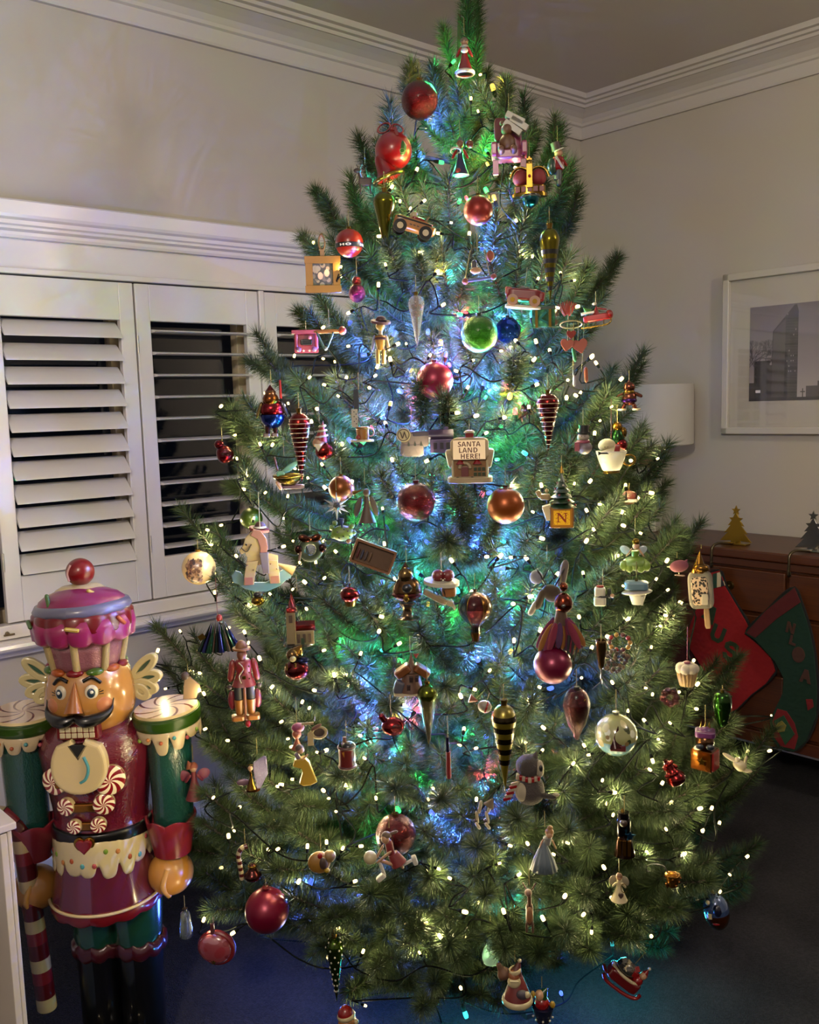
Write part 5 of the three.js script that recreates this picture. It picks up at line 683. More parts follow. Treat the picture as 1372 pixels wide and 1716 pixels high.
orn('basket_ornament', 'gilt nut basket with mint green leaf left of the red teardrop', 'ornament', 477, 793, 58, (P) => { P('basket', 'half', foil(0x7a6424), [0.1, -0.08, 0], [0.8, 0.6, 0.6], [PI, 0, 0]); P('basket_rim', 'ring', GOLD, [0.1, -0.08, 0], [0.78, 0.6, 0.6], [PI / 2, 0, 0]); P('leaf', 'ball', M(0x5a9a80, 0.5), [0.14, 0.16, 0.2], [0.62, 0.18, 0.06], [0, 0, 0.6]); P('leaf', 'ball', M(0x5a9a80, 0.5), [-0.12, 0.0, 0.26], [0.24, 0.18, 0.06]); P('stalk', 'cyl', WOODB, [-0.24, 0.28, 0], [0.06, 0.4, 0.06], [0, 0, 0.2]); P('figure', 'caps', SKIN, [-0.18, -0.34, 0.14], [0.2, 0.3, 0.2], [0, 0, 0.5]); P('ribbon', 'soft', M(0x3a0c14, 0.6), [0.2, -0.4, 0], [0.7, 0.12, 0.3]); });
orn('orange_bauble', 'amber matt bauble above the crystal star', 'bauble', 572, 817, 46, bauble(M(0x8a4a08, 0.35, 0.6)), { k: 1.06 });
orn('crystal_star', 'clear crystal starburst ornament under the amber bauble', 'ornament', 564, 848, 52, (P) => { const cm = M(0xc8ccd0, 0.05, 0.3, { clearcoat: 1 }); for (let i = 0; i < 12; i++) { const a = i / 12 * 2 * PI, l = i % 2 ? 0.32 : 0.48; P('crystal_point', new THREE.ConeGeometry(0.07, l, 4), cm, [Math.sin(a) * l * 0.5, Math.cos(a) * l * 0.5, 0], [1, 1, 0.6], [0, 0, -a]); } P('centre', new THREE.IcosahedronGeometry(0.14, 0), SILVER, [0, 0, 0.03]); P('dark_eye', 'lo', INK, [0, 0, 0.16], 0.09); });
orn('spotted_frog', 'lime green spotted wooden creature with blue tie below the crystal star', 'ornament', 574, 889, 44, (P) => { const gm = M(0x6a8a2a, 0.5); P('body', 'ball', gm, [0, -0.1, 0], [0.86, 0.6, 0.5]); for (const [x, y] of [[-0.4, 0.14], [-0.28, 0.3], [0.36, 0.16], [0.42, -0.1], [-0.36, -0.2]]) P('limb', 'ball', gm, [x, y, 0.02], [0.2, 0.2, 0.2]); for (const [x, y] of [[-0.2, -0.02], [0.02, -0.2], [0.2, 0.0], [0.26, -0.2], [-0.14, -0.26], [0.06, 0.08]]) P('spot', 'lo', M(0x18240c, 0.6), [x, y, 0.24], 0.07); P('tie', 'cone', M(0x0c2a6a, 0.5), [-0.02, 0.26, 0.16], [0.2, 0.44, 0.1], [PI, 0, 0]); P('foot', 'ball', M(0x8a5a44, 0.6), [0.22, -0.4, 0.06], [0.2, 0.2, 0.2]); }, { hang: 0 });
orn('red_bauble', 'deep red glitter bauble left of the large orange bauble', 'bauble', 697, 839, 70, bauble(sparkle(0x6a0410), M(0x7a1a10, 0.3, 0.8)), { k: 1.14 });
orn('orange_bauble', 'large matt orange bauble with an ornate orange cap', 'bauble', 847, 845, 66, (P) => { bauble(M(0xa04c08, 0.36, 0.6), foil(0x8a3a08))(P); for (let i = 0; i < 8; i++) { const a = i / 8 * 2 * PI; P('cap_petal', 'lo', foil(0x9a4408), [Math.cos(a) * 0.14, 0.4, Math.sin(a) * 0.14], [0.13, 0.07, 0.13]); } }, { k: 1.14 });
orn('alphabet_block_tree', 'gold alphabet block lettered N with a tiny Christmas tree on top', 'ornament', 941, 832, 102, (P) => {
  const tex = canvasTex(128, 128, (c) => { c.fillStyle = '#8a5a10'; c.fillRect(0, 0, 128, 128); c.fillStyle = '#c8980c'; c.fillRect(14, 14, 100, 100); for (let i = 0; i < 60; i++) { c.fillStyle = i % 2 ? '#8a5c0a' : '#e0b41c'; c.fillRect(14 + rnd() * 96, 14 + rnd() * 96, 5, 5); } c.fillStyle = '#7a2c0e'; c.font = 'bold 92px serif'; c.textAlign = 'center'; c.fillText('N', 64, 96); });
  P('block', 'box', M(0x8a5a10, 0.3, 0.6), [0, -0.33, 0], [0.38, 0.34, 0.36]); P('letter_face', new THREE.PlaneGeometry(0.34, 0.3), new THREE.MeshPhysicalMaterial({ map: tex, roughness: 0.25, metalness: 0.4, clearcoat: 0.8 }), [0, -0.33, 0.183]); P('red_side', 'box', RED, [0.19, -0.33, 0], [0.012, 0.26, 0.26]); P('cream_block', 'box', CREAM, [-0.22, -0.26, -0.02], [0.14, 0.24, 0.26], [0, 0, 0.3]);
  for (let i = 0; i < 6; i++) P('tree_tier', new THREE.ConeGeometry(0.25 - i * 0.036, 0.16, 9), M(0x14341a, 0.4, 0, { clearcoat: 0.6 }), [0, -0.1 + i * 0.085, 0], 1, [0, i, 0]); for (let i = 0; i < 16; i++) { const a = i * 2.4, y = -0.14 + i * 0.03, r = 0.22 - i * 0.012; P('berry', 'lo', [RED, GOLD, WHITE_][i % 3], [Math.cos(a) * r, y, Math.sin(a) * r], 0.035); } P('gold_topper', 'cone', GOLD, [0, 0.46, 0], [0.09, 0.14, 0.09]);
  P('pony_body', 'soft', M(0xa08a60, 0.4, 0.3), [-0.27, 0.0, 0.03], [0.16, 0.1, 0.08]); P('pony_head', 'soft', M(0xa08a60, 0.4, 0.3), [-0.37, 0.05, 0.03], [0.08, 0.12, 0.06], [0, 0, 0.5]); P('pony_ear', 'lo', M(0xa08a60, 0.4, 0.3), [-0.24, 0.1, 0.03], [0.05, 0.08, 0.05]); }, { hang: 18 });
orn('teacup_ornament', 'white teacup with gold handle, snowy white head and red scarf inside', 'ornament', 1024, 764, 58, (P) => { P('cup', smoothLathe([[0.001, -0.44], [0.2, -0.44], [0.3, -0.3], [0.4, 0], [0.44, 0.12], [0.41, 0.12], [0.3, -0.2], [0.001, -0.3]], 30), WHITE_, [0, 0, 0]); P('gold_foot', 'cyl', GOLD, [0, -0.46, 0], [0.48, 0.06, 0.48]); P('handle', new THREE.TorusGeometry(0.17, 0.035, 8, 24), GOLD, [0.5, -0.12, 0], [1, 0.9, 1]); P('snow_head', 'ball', M(0xc8bc90, 0.7), [-0.12, 0.3, 0], [0.5, 0.4, 0.44]); P('snow_body', 'half', M(0xc8bc90, 0.7), [0.04, 0.08, 0], [0.7, 0.4, 0.6]); face(P, 0.27, 0.22, 0.9, -0.14); P('red_scarf', 'soft', RED, [0.16, 0.14, 0.28], [0.16, 0.42, 0.1], [0, 0, -0.1]); P('black_bow', 'box', INK, [-0.18, 0.1, 0.4], [0.22, 0.05, 0.05]); for (const s of [-1, 1]) P('bow_loop', 'cone', INK, [-0.18 + s * 0.12, 0.1, 0.4], [0.12, 0.12, 0.06], [0, 0, s * PI / 2]); }, { k: 1.06, hang: 66, cord: M(0x7a1420, 0.7) });
orn('glass_parrot', 'gold, green and red glass parrot hanging behind the white teacup', 'ornament', 1034, 732, 50, (P) => { P('head', 'ball', foil(0x9a6a0a), [0, 0.34, 0], [0.34, 0.34, 0.34]); P('body', 'egg', foil(0x1c4a1c), [0.02, 0.0, 0], [0.5, 0.6, 0.5]); P('red_breast', 'ball', foil(0x7a0c10), [0.14, -0.26, 0.06], [0.4, 0.42, 0.36]); P('wing', 'ball', foil(0x7a5a10), [0.2, 0.14, 0.02], [0.24, 0.36, 0.2]); P('beak', 'cone', GOLD, [-0.1, 0.32, 0.14], [0.1, 0.14, 0.1], [2.2, 0, 0]); }, { k: 1.0 });
orn('gingerbread_man', 'bronze gingerbread man ornament hanging in front of the lamp shade', 'ornament', 1054, 664, 50, (P) => { const g = foil(0x8a4a34); P('head', 'ball', g, [0, 0.3, 0], [0.4, 0.36, 0.3]); P('body', 'ball', g, [0, -0.06, 0], [0.48, 0.5, 0.34]); for (const s of [-1, 1]) { P('arm', 'caps', g, [s * 0.3, 0.04, 0.02], [0.24, 0.3, 0.24], [0, 0, s * 1.1]); P('leg', 'caps', g, [s * 0.18, -0.36, 0.02], [0.28, 0.28, 0.28], [0, 0, s * 0.4]); P('icing_cuff', 'ring', CREAM, [s * 0.24, -0.44, 0.02], [0.24, 0.24, 0.4], [PI / 2, 0, 0]); } P('purple_belt', 'ring', foil(0x4a1a6a), [0, -0.14, 0], [0.44, 0.34, 0.7], [PI / 2, 0, 0]); P('scarf', 'ring', GOLD, [0, 0.14, 0], [0.32, 0.26, 0.6], [PI / 2, 0, 0]); P('hat', 'cone', foil(0x9a5a4a), [0, 0.48, 0], [0.16, 0.14, 0.16]); face(P, 0.32, 0.15, 1.4); }, { hang: 18 });
orn('rocking_horse', 'flat wooden pastel rocking horse on a blue rocker', 'ornament', 438, 938, 108, (P) => {
  const cr = M(0xb89c6c, 0.55), pk = M(0xa86a54, 0.55), bl = M(0x5a7c7c, 0.55), lay = (pts, d, m, n, z) => P(n, extrude(shapeOf(pts), d, 0.008), m, [0, 0, z]);
  lay([[-0.46, -0.22], [-0.4, -0.15], [-0.33, -0.18], [-0.28, -0.28], [-0.15, -0.35], [0.05, -0.36], [0.2, -0.3], [0.28, -0.2], [0.38, -0.15], [0.46, -0.2], [0.43, -0.3], [0.34, -0.34], [0.25, -0.42], [0.05, -0.49], [-0.12, -0.48], [-0.28, -0.42], [-0.36, -0.35], [-0.44, -0.32]], 0.05, bl, 'rocker', 0.0);
  lay([[-0.22, -0.02], [-0.05, 0.0], [-0.1, -0.15], [-0.14, -0.36], [-0.28, -0.36], [-0.26, -0.2]], 0.05, cr, 'front_leg', 0.03); lay([[0.08, 0.0], [0.24, -0.02], [0.26, -0.2], [0.26, -0.36], [0.12, -0.36], [0.1, -0.2]], 0.05, cr, 'rear_leg', 0.03);
  for (const x of [-0.21, 0.19]) P('hoof', 'box', pk, [x, -0.31, 0.075], [0.13, 0.12, 0.03]); lay([[-0.22, -0.06], [0.24, -0.06], [0.25, 0.06], [0.1, 0.1], [-0.02, 0.14], [-0.2, 0.12]], 0.05, cr, 'body', 0.015);
  lay([[-0.22, 0.08], [0.02, 0.1], [0.0, 0.3], [-0.04, 0.42], [-0.14, 0.44], [-0.22, 0.36], [-0.26, 0.24], [-0.32, 0.18], [-0.3, 0.12], [-0.24, 0.14]], 0.05, cr, 'head', 0.025); lay([[-0.1, 0.48], [0.0, 0.46], [0.08, 0.34], [0.1, 0.2], [0.06, 0.04], [-0.02, 0.06], [0.0, 0.2], [-0.04, 0.34], [-0.14, 0.4]], 0.05, pk, 'mane', 0.04);
  lay([[-0.02, 0.12], [0.1, 0.12], [0.1, -0.2], [0.02, -0.2]], 0.02, M(0x6a5a6a, 0.6), 'saddle_cloth', 0.08); P('tail', 'cone', M(0x9a7a4a, 0.7), [0.34, -0.12, 0.05], [0.16, 0.34, 0.1], [0, 0, 1.1]); P('eye', 'lo', INK, [-0.22, 0.26, 0.085], 0.03); P('bridle', tube([[-0.3, 0.22, 0.09], [-0.22, 0.15, 0.095], [-0.14, 0.26, 0.09]], 0.008, 10, 6), BROWN); for (let i = 0; i < 6; i++) P('painted_flower', 'lo', M(0x8a4a1c, 0.6), [-0.22 + i * 0.09, -0.06 - (i % 2) * 0.08, 0.088], 0.025); }, { hang: 60, cord: CREAM });
orn('cowboy_hat_ornament', 'small red and white hat ornament above the rocking horse', 'ornament', 434, 880, 34, (P) => { P('brim', 'cyl', M(0x7a1c10, 0.6), [0, -0.2, 0], [1.0, 0.12, 0.7], [0.2, 0, -0.2]); P('crown', 'half', M(0x4a1410, 0.6), [0.05, -0.16, 0], [0.6, 0.7, 0.5]); P('hat_band', 'ring', WHITE_, [0.03, -0.1, 0], [0.56, 0.5, 0.6], [PI / 2, 0, 0]); }, { hang: 0 });
orn('cream_bauble', 'cream bauble printed with a brown picture in front of the shutter', 'bauble', 333, 950, 60, (P) => {
  const tex = canvasTex(256, 128, (c) => { c.fillStyle = '#b79a62'; c.fillRect(0, 0, 256, 128); for (let i = 0; i < 130; i++) { c.fillStyle = ['#4a2c1e', '#6a4a30', '#2c1c18', '#8a6a50'][i % 4]; c.beginPath(); c.arc(50 + (rnd() - 0.5) * 40, 66 + (rnd() - 0.5) * 62, 2 + rnd() * 4, 0, 7); c.fill(); } for (let i = 0; i < 24; i++) { c.fillStyle = '#6a4a30'; c.beginPath(); c.arc(100 + rnd() * 12, 60 + rnd() * 26, 1.5 + rnd() * 2, 0, 7); c.fill(); } });
  bauble(new THREE.MeshPhysicalMaterial({ map: tex, roughness: 0.3, clearcoat: 0.8 }))(P); P('red_ribbon', 'hoop', M(0x5a2018, 0.6), [0.42, 0.02, 0.1], [0.1, 0.3, 0.2], [0, 0, -0.2]); }, { hang: 16 });
orn('tinsel_cone_ornament', 'green and blue tinsel fan hanging on a long red cord', 'ornament', 366, 1062, 66, (P) => { for (let i = 0; i < 10; i++) P('tinsel_blade', 'cone', [foil(0x1c3c34), foil(0x24307a), foil(0x1c5a3c), SILVER][i % 4], [(i - 4.5) * 0.07, -0.06, (i % 3 - 1) * 0.06], [0.16, 0.84, 0.1], [0, 0, -(i - 4.5) * -0.09]); P('red_knot', 'ball', RED, [0.04, 0.4, 0], [0.16, 0.2, 0.16]); P('silver_bead', 'ball', SILVER, [0.08, 0.3, 0.06], 0.12); P('gold_scrap', 'box', GOLD, [-0.42, -0.04, 0.04], [0.16, 0.14, 0.03], [0, 0, 0.5]); }, { hang: 62, cord: M(0x6a1c14, 0.7) });
orn('shadow_box', 'tilted open wooden tray ornament with tiny painted figures', 'ornament', 625, 932, 44, (P) => { const w = M(0x7a4a18, 0.5); P('back', 'box', M(0x5a3812, 0.6), [0, 0, -0.06], [1.5, 0.84, 0.05]); for (const s of [-1, 1]) { P('tray_rail', 'box', w, [0, s * 0.42, 0.04], [1.6, 0.09, 0.24]); P('tray_end', 'box', w, [s * 0.77, 0, 0.04], [0.09, 0.84, 0.24]); } for (let i = 0; i < 4; i++) P('painted_figure', 'caps', [M(0x5a1410, 0.6), M(0x2a2a44, 0.6), M(0x4a3a3a, 0.6), M(0x6a4a2a, 0.6)][i], [-0.58 + i * 0.16, -0.08, 0.02], [0.2, 0.4, 0.16]); }, { tilt: -0.38, hang: 10, k: 1.12 });
orn('glass_acorn', 'small red glass acorn with green top and gold base', 'ornament', 586, 996, 40, (P) => { P('fruit', 'ball', foil(0x8a0c0c), [0, 0.0, 0], [0.84, 0.7, 0.8]); P('green_top', 'half', foil(0x14341a), [0, 0.06, 0], [0.8, 0.56, 0.76]); P('gold_base', 'tap', foil(0x9a7a34), [0.02, -0.34, 0], [0.66, 0.3, 0.6]); cap(P, 0.44, 0.16); });
orn('glass_urn_ornament', 'gilded glass urn ornament with a bearded head, above the green lights', 'ornament', 682, 990, 96, (P) => { P('body', 'egg', foil(0x7a5424), [0, 0.04, 0], [0.58, 0.46, 0.5]); P('beard', 'ball', foil(0x8a7040), [-0.02, 0.28, 0.06], [0.26, 0.3, 0.22]); P('hat', 'cone', foil(0x6a3a20), [-0.02, 0.42, 0.02], [0.24, 0.2, 0.24]); P('red_swag', 'ring', foil(0x6a1410), [0, -0.06, 0], [0.46, 0.42, 0.5], [PI / 2, 0, 0]); P('dark_opening', 'ball', INK, [0.0, 0.08, 0.2], [0.18, 0.16, 0.12]); P('medallion', 'ball', GOLD, [-0.02, -0.08, 0.22], [0.1, 0.16, 0.08]); P('waist', 'ring', foil(0x5a6a70), [0, -0.21, 0], [0.24, 0.24, 0.6], [PI / 2, 0, 0]); P('stem', smoothLathe([[0.001, 0.5], [0.3, 0.46], [0.18, 0.1], [0.2, -0.3], [0.38, -0.44], [0.38, -0.5], [0.001, -0.5]], 24), foil(0x7a6248), [0, -0.34, 0], [0.5, 0.3, 0.5]); });
orn('hatted_boot_ornament', 'white brimmed hat with red dotted crown over an orange striped boot', 'ornament', 740, 988, 70, (P) => { P('hat_brim', 'cyl', WHITE_, [0, 0.18, 0], [0.86, 0.09, 0.6], [0.15, 0, -0.08]); for (const s of [-1, 1]) P('hat_crown', 'ball', M(0x7a0c14, 0.5), [s * 0.12 + 0.04, 0.34, 0], [0.3, 0.3, 0.3]); for (let i = 0; i < 12; i++) P('white_dot', 'lo', WHITE_, [-0.18 + (i % 6) * 0.085, 0.28 + (i > 5 ? 0.12 : 0), 0.13 - Math.abs((i % 6) - 2.5) * 0.012], 0.035); P('boot_leg', 'cyl', M(0x9a5a0c, 0.5), [0.16, 0.0, 0.02], [0.36, 0.3, 0.3]); P('boot_toe', 'soft', M(0x9a8460, 0.5), [-0.16, -0.16, 0.04], [0.6, 0.16, 0.28], [0, 0, -0.5]); for (let i = 0; i < 4; i++) P('black_stripe', 'box', INK, [-0.2 + i * 0.09, 0.02 - i * 0.03, 0.14], [0.03, 0.18, 0.03], [0, 0, 0.3]); P('heel', 'box', CREAM, [0.12, -0.3, 0.02], [0.3, 0.12, 0.2], [0, 0, -0.4]); P('striped_tail', 'caps', CREAM, [0.26, -0.36, 0.04], [0.12, 0.3, 0.12], [0, 0, 0.3]); });
orn('hot_air_balloon', 'red, blue and gold glass hot air balloon ornament', 'ornament', 796, 1031, 88, (P) => { const R2 = (t) => t < 0.45 ? Math.sqrt(1 - ((0.45 - t) / 0.45) ** 2) : 0.22 + 0.78 * Math.pow(Math.cos((t - 0.45) / 0.55 * PI / 2), 0.9); const gore = (a, m) => { const pts = []; for (let i = 0; i <= 24; i++) pts.push(new THREE.Vector2(Math.max(0.002, 0.31 * R2(i / 24)), 0.46 - i / 24 * 0.68)); P('gore', new THREE.LatheGeometry(pts, 10, a, PI / 3), m); }; [sparkle(0x6a0818), foil(0x7a4c0c), sparkle(0x10303c), sparkle(0x6a0818), foil(0x7a4c0c), sparkle(0x10303c)].forEach((m, i) => gore(-0.5 + i * PI / 3, m)); for (let i = 0; i < 6; i++) { const a = -0.5 + i * PI / 3; P('seam', tube([...Array(8)].map((_, k) => { const t = k / 7; const r = 0.314 * R2(t); return [Math.sin(a) * r, 0.46 - t * 0.68, Math.cos(a) * r]; }), 0.008, 24, 6), GOLD); } P('neck', 'cyl', foil(0x4a4a40), [0, -0.28, 0], [0.17, 0.12, 0.17]); P('basket', 'tap', foil(0x9a6a14), [0, -0.41, 0], [0.22, 0.18, 0.22]); cap(P, 0.48, 0.08); });
orn('church_ornament', 'glass church ornament with cream walls and red roof and steeple', 'ornament', 499, 1036, 92, (P) => { const w = M(0xa09070, 0.3, 0.3, { clearcoat: 1 }), r = sparkle(0x7a0c12); P('base', 'cyl', SILVER, [0, -0.48, 0], [0.56, 0.04, 0.4]); P('tower', 'box', w, [-0.13, -0.14, 0.04], [0.17, 0.62, 0.17]); P('steeple', new THREE.ConeGeometry(0.12, 0.34, 4), r, [-0.1, 0.34, 0.04], 1, [0, PI / 4, 0]); P('steeple_base', 'box', r, [-0.12, 0.18, 0.04], [0.17, 0.1, 0.17]); P('nave', 'box', w, [0.1, -0.34, 0], [0.36, 0.26, 0.24]); P('nave_roof', new THREE.CylinderGeometry(0.17, 0.17, 0.4, 3).rotateZ(PI / 2), r, [0.1, -0.13, 0.02], [1, 0.7, 1], [PI, 0, 0]); for (const x of [0, 0.1, 0.2]) P('church_window', 'box', BROWN, [x, -0.35, 0.125], [0.05, 0.16, 0.02]); P('tower_window', 'box', BROWN, [-0.13, 0.02, 0.13], [0.06, 0.14, 0.02]); P('door', 'box', M(0x1c3a24, 0.4), [0.07, -0.4, 0.13], [0.06, 0.12, 0.02]); });
orn('puppy_ornament', 'glass puppy with yellow hat in a red sack below the church', 'ornament', 497, 1110, 60, (P) => { P('sack', 'ball', foil(0x6a0c10), [0, -0.2, 0], [0.7, 0.6, 0.6]); P('head', 'ball', foil(0x8a6a3a), [-0.1, 0.24, 0.06], [0.36, 0.36, 0.34]); P('muzzle', 'ball', CREAM, [-0.1, 0.17, 0.24], [0.18, 0.16, 0.14]); P('hat', 'cone', foil(0x9a6a10), [0.1, 0.4, 0], [0.36, 0.24, 0.34], [0, 0, -0.6]); P('blue_scarf', 'ball', foil(0x101c4a), [0.16, 0.08, 0.08], [0.4, 0.2, 0.34]); for (const s of [-1, 1]) P('paw', 'caps', foil(0x8a6a3a), [-0.16 + s * 0.12, -0.04, 0.26], [0.14, 0.28, 0.14], [0.5, 0, 0]); face(P, 0.28, 0.22, 1.2, -0.1); });
orn('guard_puppet', 'jointed puppet in red tunic, tan hat and yellow boots', 'ornament', 409, 1146, 150, (P) => { const rd = M(0x8a0c10, 0.45, 0, { clearcoat: 0.5 }), bt = M(0x9a5c10, 0.45, 0, { clearcoat: 0.5 }); P('hat_brim', 'cyl', M(0x8a5414, 0.6), [-0.01, 0.41, 0.01], [0.2, 0.02, 0.2]); P('hat_crown', 'half', M(0x8a5414, 0.6), [-0.01, 0.41, 0], [0.14, 0.18, 0.14]); P('head', 'ball', M(0x7a3c1c, 0.5), [-0.01, 0.34, 0.02], [0.11, 0.13, 0.12]); P('tunic', smoothLathe([[0.001, 0.5], [0.3, 0.46], [0.36, 0.2], [0.32, -0.05], [0.5, -0.46], [0.48, -0.5], [0.001, -0.48]], 28), rd, [0, 0.14, 0], [0.26, 0.3, 0.2]); P('lanyard', tube([[-0.05, 0.27, 0.08], [0.0, 0.2, 0.1], [-0.05, 0.12, 0.1], [-0.03, 0.04, 0.11]], 0.007, 14, 6), CREAM); P('belt_buckle', 'box', GOLD, [0.0, 0.1, 0.09], [0.04, 0.035, 0.02]); for (let i = 0; i < 6; i++) P('button', 'lo', GOLD, [-0.08 + (i % 2) * 0.14, 0.22 - Math.floor(i / 2) * 0.07, 0.085], 0.018); for (const s of [-1, 1]) { P('arm', 'caps', rd, [s * 0.13, 0.16, 0], [0.15, 0.26, 0.15], [0, 0, s * 0.16]); P('glove', 'ball', BROWN, [s * 0.16, -0.02, 0.02], 0.06); P('breeches', 'cyl', M(0x14101c, 0.6), [s * 0.065, -0.1, 0], [0.1, 0.24, 0.1]); P('yellow_boot', 'tap', bt, [s * 0.065, -0.27, 0], [0.12, 0.2, 0.12]); P('boot_foot', 'soft', bt, [s * 0.085, -0.37, 0.03], [0.14, 0.06, 0.14]); P('red_flap', 'ball', M(0x7a0c24, 0.4), [s * 0.14, -0.18, -0.02], [0.09, 0.22, 0.07]); } P('pull_cord', 'cyl', M(0x8a4a2c, 0.6), [0.0, -0.2, 0.05], [0.03, 0.4, 0.02]); P('pull_bead', 'ball', RED, [0.02, -0.45, 0.04], [0.06, 0.08, 0.06]); }, { hang: 0, k: 1.12 });
orn('llama_cut_out', 'pale wooden llama cut-out with a dark head near the nutcracker wing', 'ornament', 316, 1148, 46, (P) => { const c = M(0x9a7a5a, 0.6); P('body', extrude(shapeOf([[-0.2, -0.48], [0.22, -0.48], [0.34, -0.2], [0.44, -0.3], [0.36, 0.0], [0.16, 0.2], [0.06, 0.3], [-0.1, 0.3], [-0.16, 0.0]]), 0.08, 0.02), c); P('head', 'ball', BROWN, [-0.1, 0.36, 0.04], [0.3, 0.32, 0.2]); P('dark_leg', 'box', INK, [0.3, -0.38, 0.05], [0.1, 0.2, 0.08], [0, 0, 0.4]); P('white_tail', 'ball', WHITE_, [0.34, -0.18, 0.06], [0.14, 0.24, 0.1]); }, { hang: 14 });
orn('brown_cottage', 'brown wooden cottage ornament with conical roof and snowy base', 'ornament', 688, 1128, 72, (P) => { P('base', 'soft', CREAM, [-0.02, -0.46, 0], [0.78, 0.07, 0.5]); P('wall', 'frus', M(0x5a3216, 0.6), [0, -0.22, 0], [0.6, 0.46, 0.5]); for (const s of [-1, 1]) P('roof_wing', 'soft', M(0x7a4208, 0.4, 0.3), [s * 0.22 + 0.04, 0.06, 0], [0.4, 0.2, 0.36], [0, 0, -s * 0.6]); P('spire', 'cone', M(0x5a3216, 0.6), [0.02, 0.28, 0.04], [0.24, 0.5, 0.22]); P('side_shed', 'soft', M(0x4a4a58, 0.6), [-0.28, -0.3, 0.08], [0.24, 0.3, 0.2], [0, 0, -0.3]); for (const [x, y] of [[-0.06, -0.28], [0.0, -0.08], [0.14, -0.08]]) P('window_pane', 'box', M(0x2a0a08, 0.4), [x, y, 0.2], [0.08, 0.12, 0.1]); P('red_hat', 'cone', RED, [0.16, 0.44, 0.02], [0.12, 0.12, 0.1], [0, 0, -1]); });
orn('teardrop_ornament', 'gold glitter cone with lime green top in the heart of the tree', 'ornament', 717, 1198, 118, (P) => { P('glitter_cone', 'cone', sparkle(0x4a4210), [0, -0.12, 0], [0.27, 0.76, 0.27], [PI, 0, 0]); P('lime_top', 'ball', foil(0x6a7408), [0, 0.3, 0], [0.29, 0.3, 0.29]); cap(P, 0.46, 0.08); });
orn('glass_bird', 'red glass bird ornament with black twig beside the purple lights', 'ornament', 655, 1213, 44, (P) => { P('body', 'ball', foil(0x8a0610), [0.08, -0.1, 0], [0.9, 0.74, 0.7]); P('neck', 'caps', foil(0x8a0610), [-0.28, 0.2, 0], [0.5, 0.5, 0.5], [0, 0, 0.6]); P('twig', 'cyl', INK, [-0.46, 0.42, 0], [0.05, 0.34, 0.05], [0, 0, 0.9]); P('wing', 'ball', sparkle(0x6a0414), [0.16, -0.1, 0.28], [0.5, 0.36, 0.16]); P('tail', 'cone', foil(0x6a0440), [0.46, 0.06, 0], [0.22, 0.34, 0.14], [0, 0, -1.0]); });
orn('toy_drum', 'red toy drum ornament with yellow triangles and black top', 'ornament', 581, 1260, 54, (P) => { P('shell', 'cyl', M(0x6a140a, 0.35, 0, { clearcoat: 0.8 }), [0, -0.14, 0], [0.52, 0.62, 0.52]); for (const y of [-0.45, 0.17]) P('drum_hoop', 'ring', M(0x4a0c08, 0.4), [0, y, 0], [0.5, 0.5, 0.5], [PI / 2, 0, 0]); for (let i = 0; i < 6; i++) { const a = i / 6 * 2 * PI - 0.3; P('triangle', new THREE.ConeGeometry(0.1, 0.22, 3), M(0xa87410, 0.4), [Math.sin(a) * 0.25, i % 2 ? -0.26 : -0.02, Math.cos(a) * 0.25], [1, 1, 0.15], [i % 2 ? 0 : PI, a, 0]); } P('black_top', 'half', INK, [0.06, 0.18, 0], [0.42, 0.3, 0.42]); P('peg', 'cyl', WOODB, [-0.06, 0.4, 0], [0.12, 0.16, 0.12]); P('sprig', 'cone', foil(0x2a4a20), [-0.2, 0.28, 0.06], [0.12, 0.22, 0.12]); });
orn('red_candle_ornament', 'slim red and silver pencil-shaped drop', 'ornament', 751, 1266, 82, (P) => { P('shaft', 'cyl', M(0x7a0c10, 0.4), [0, -0.2, 0], [0.1, 0.56, 0.1]); P('silver_half', 'cyl', foil(0x4a4a8a), [-0.01, 0.22, 0], [0.07, 0.34, 0.07]); P('tip', 'cone', SILVER, [-0.01, 0.44, 0], [0.06, 0.12, 0.06]); });
orn('teardrop_ornament', 'olive and gold banded teardrop beside the plush badger', 'ornament', 845, 1250, 158, drop(0.26, M(0x8a7a0a, 0.3, 0.7, { clearcoat: 0.8 }), stripes(0.12, 0.75, 5), foil(0x3a2e08)), { k: 1.14 });
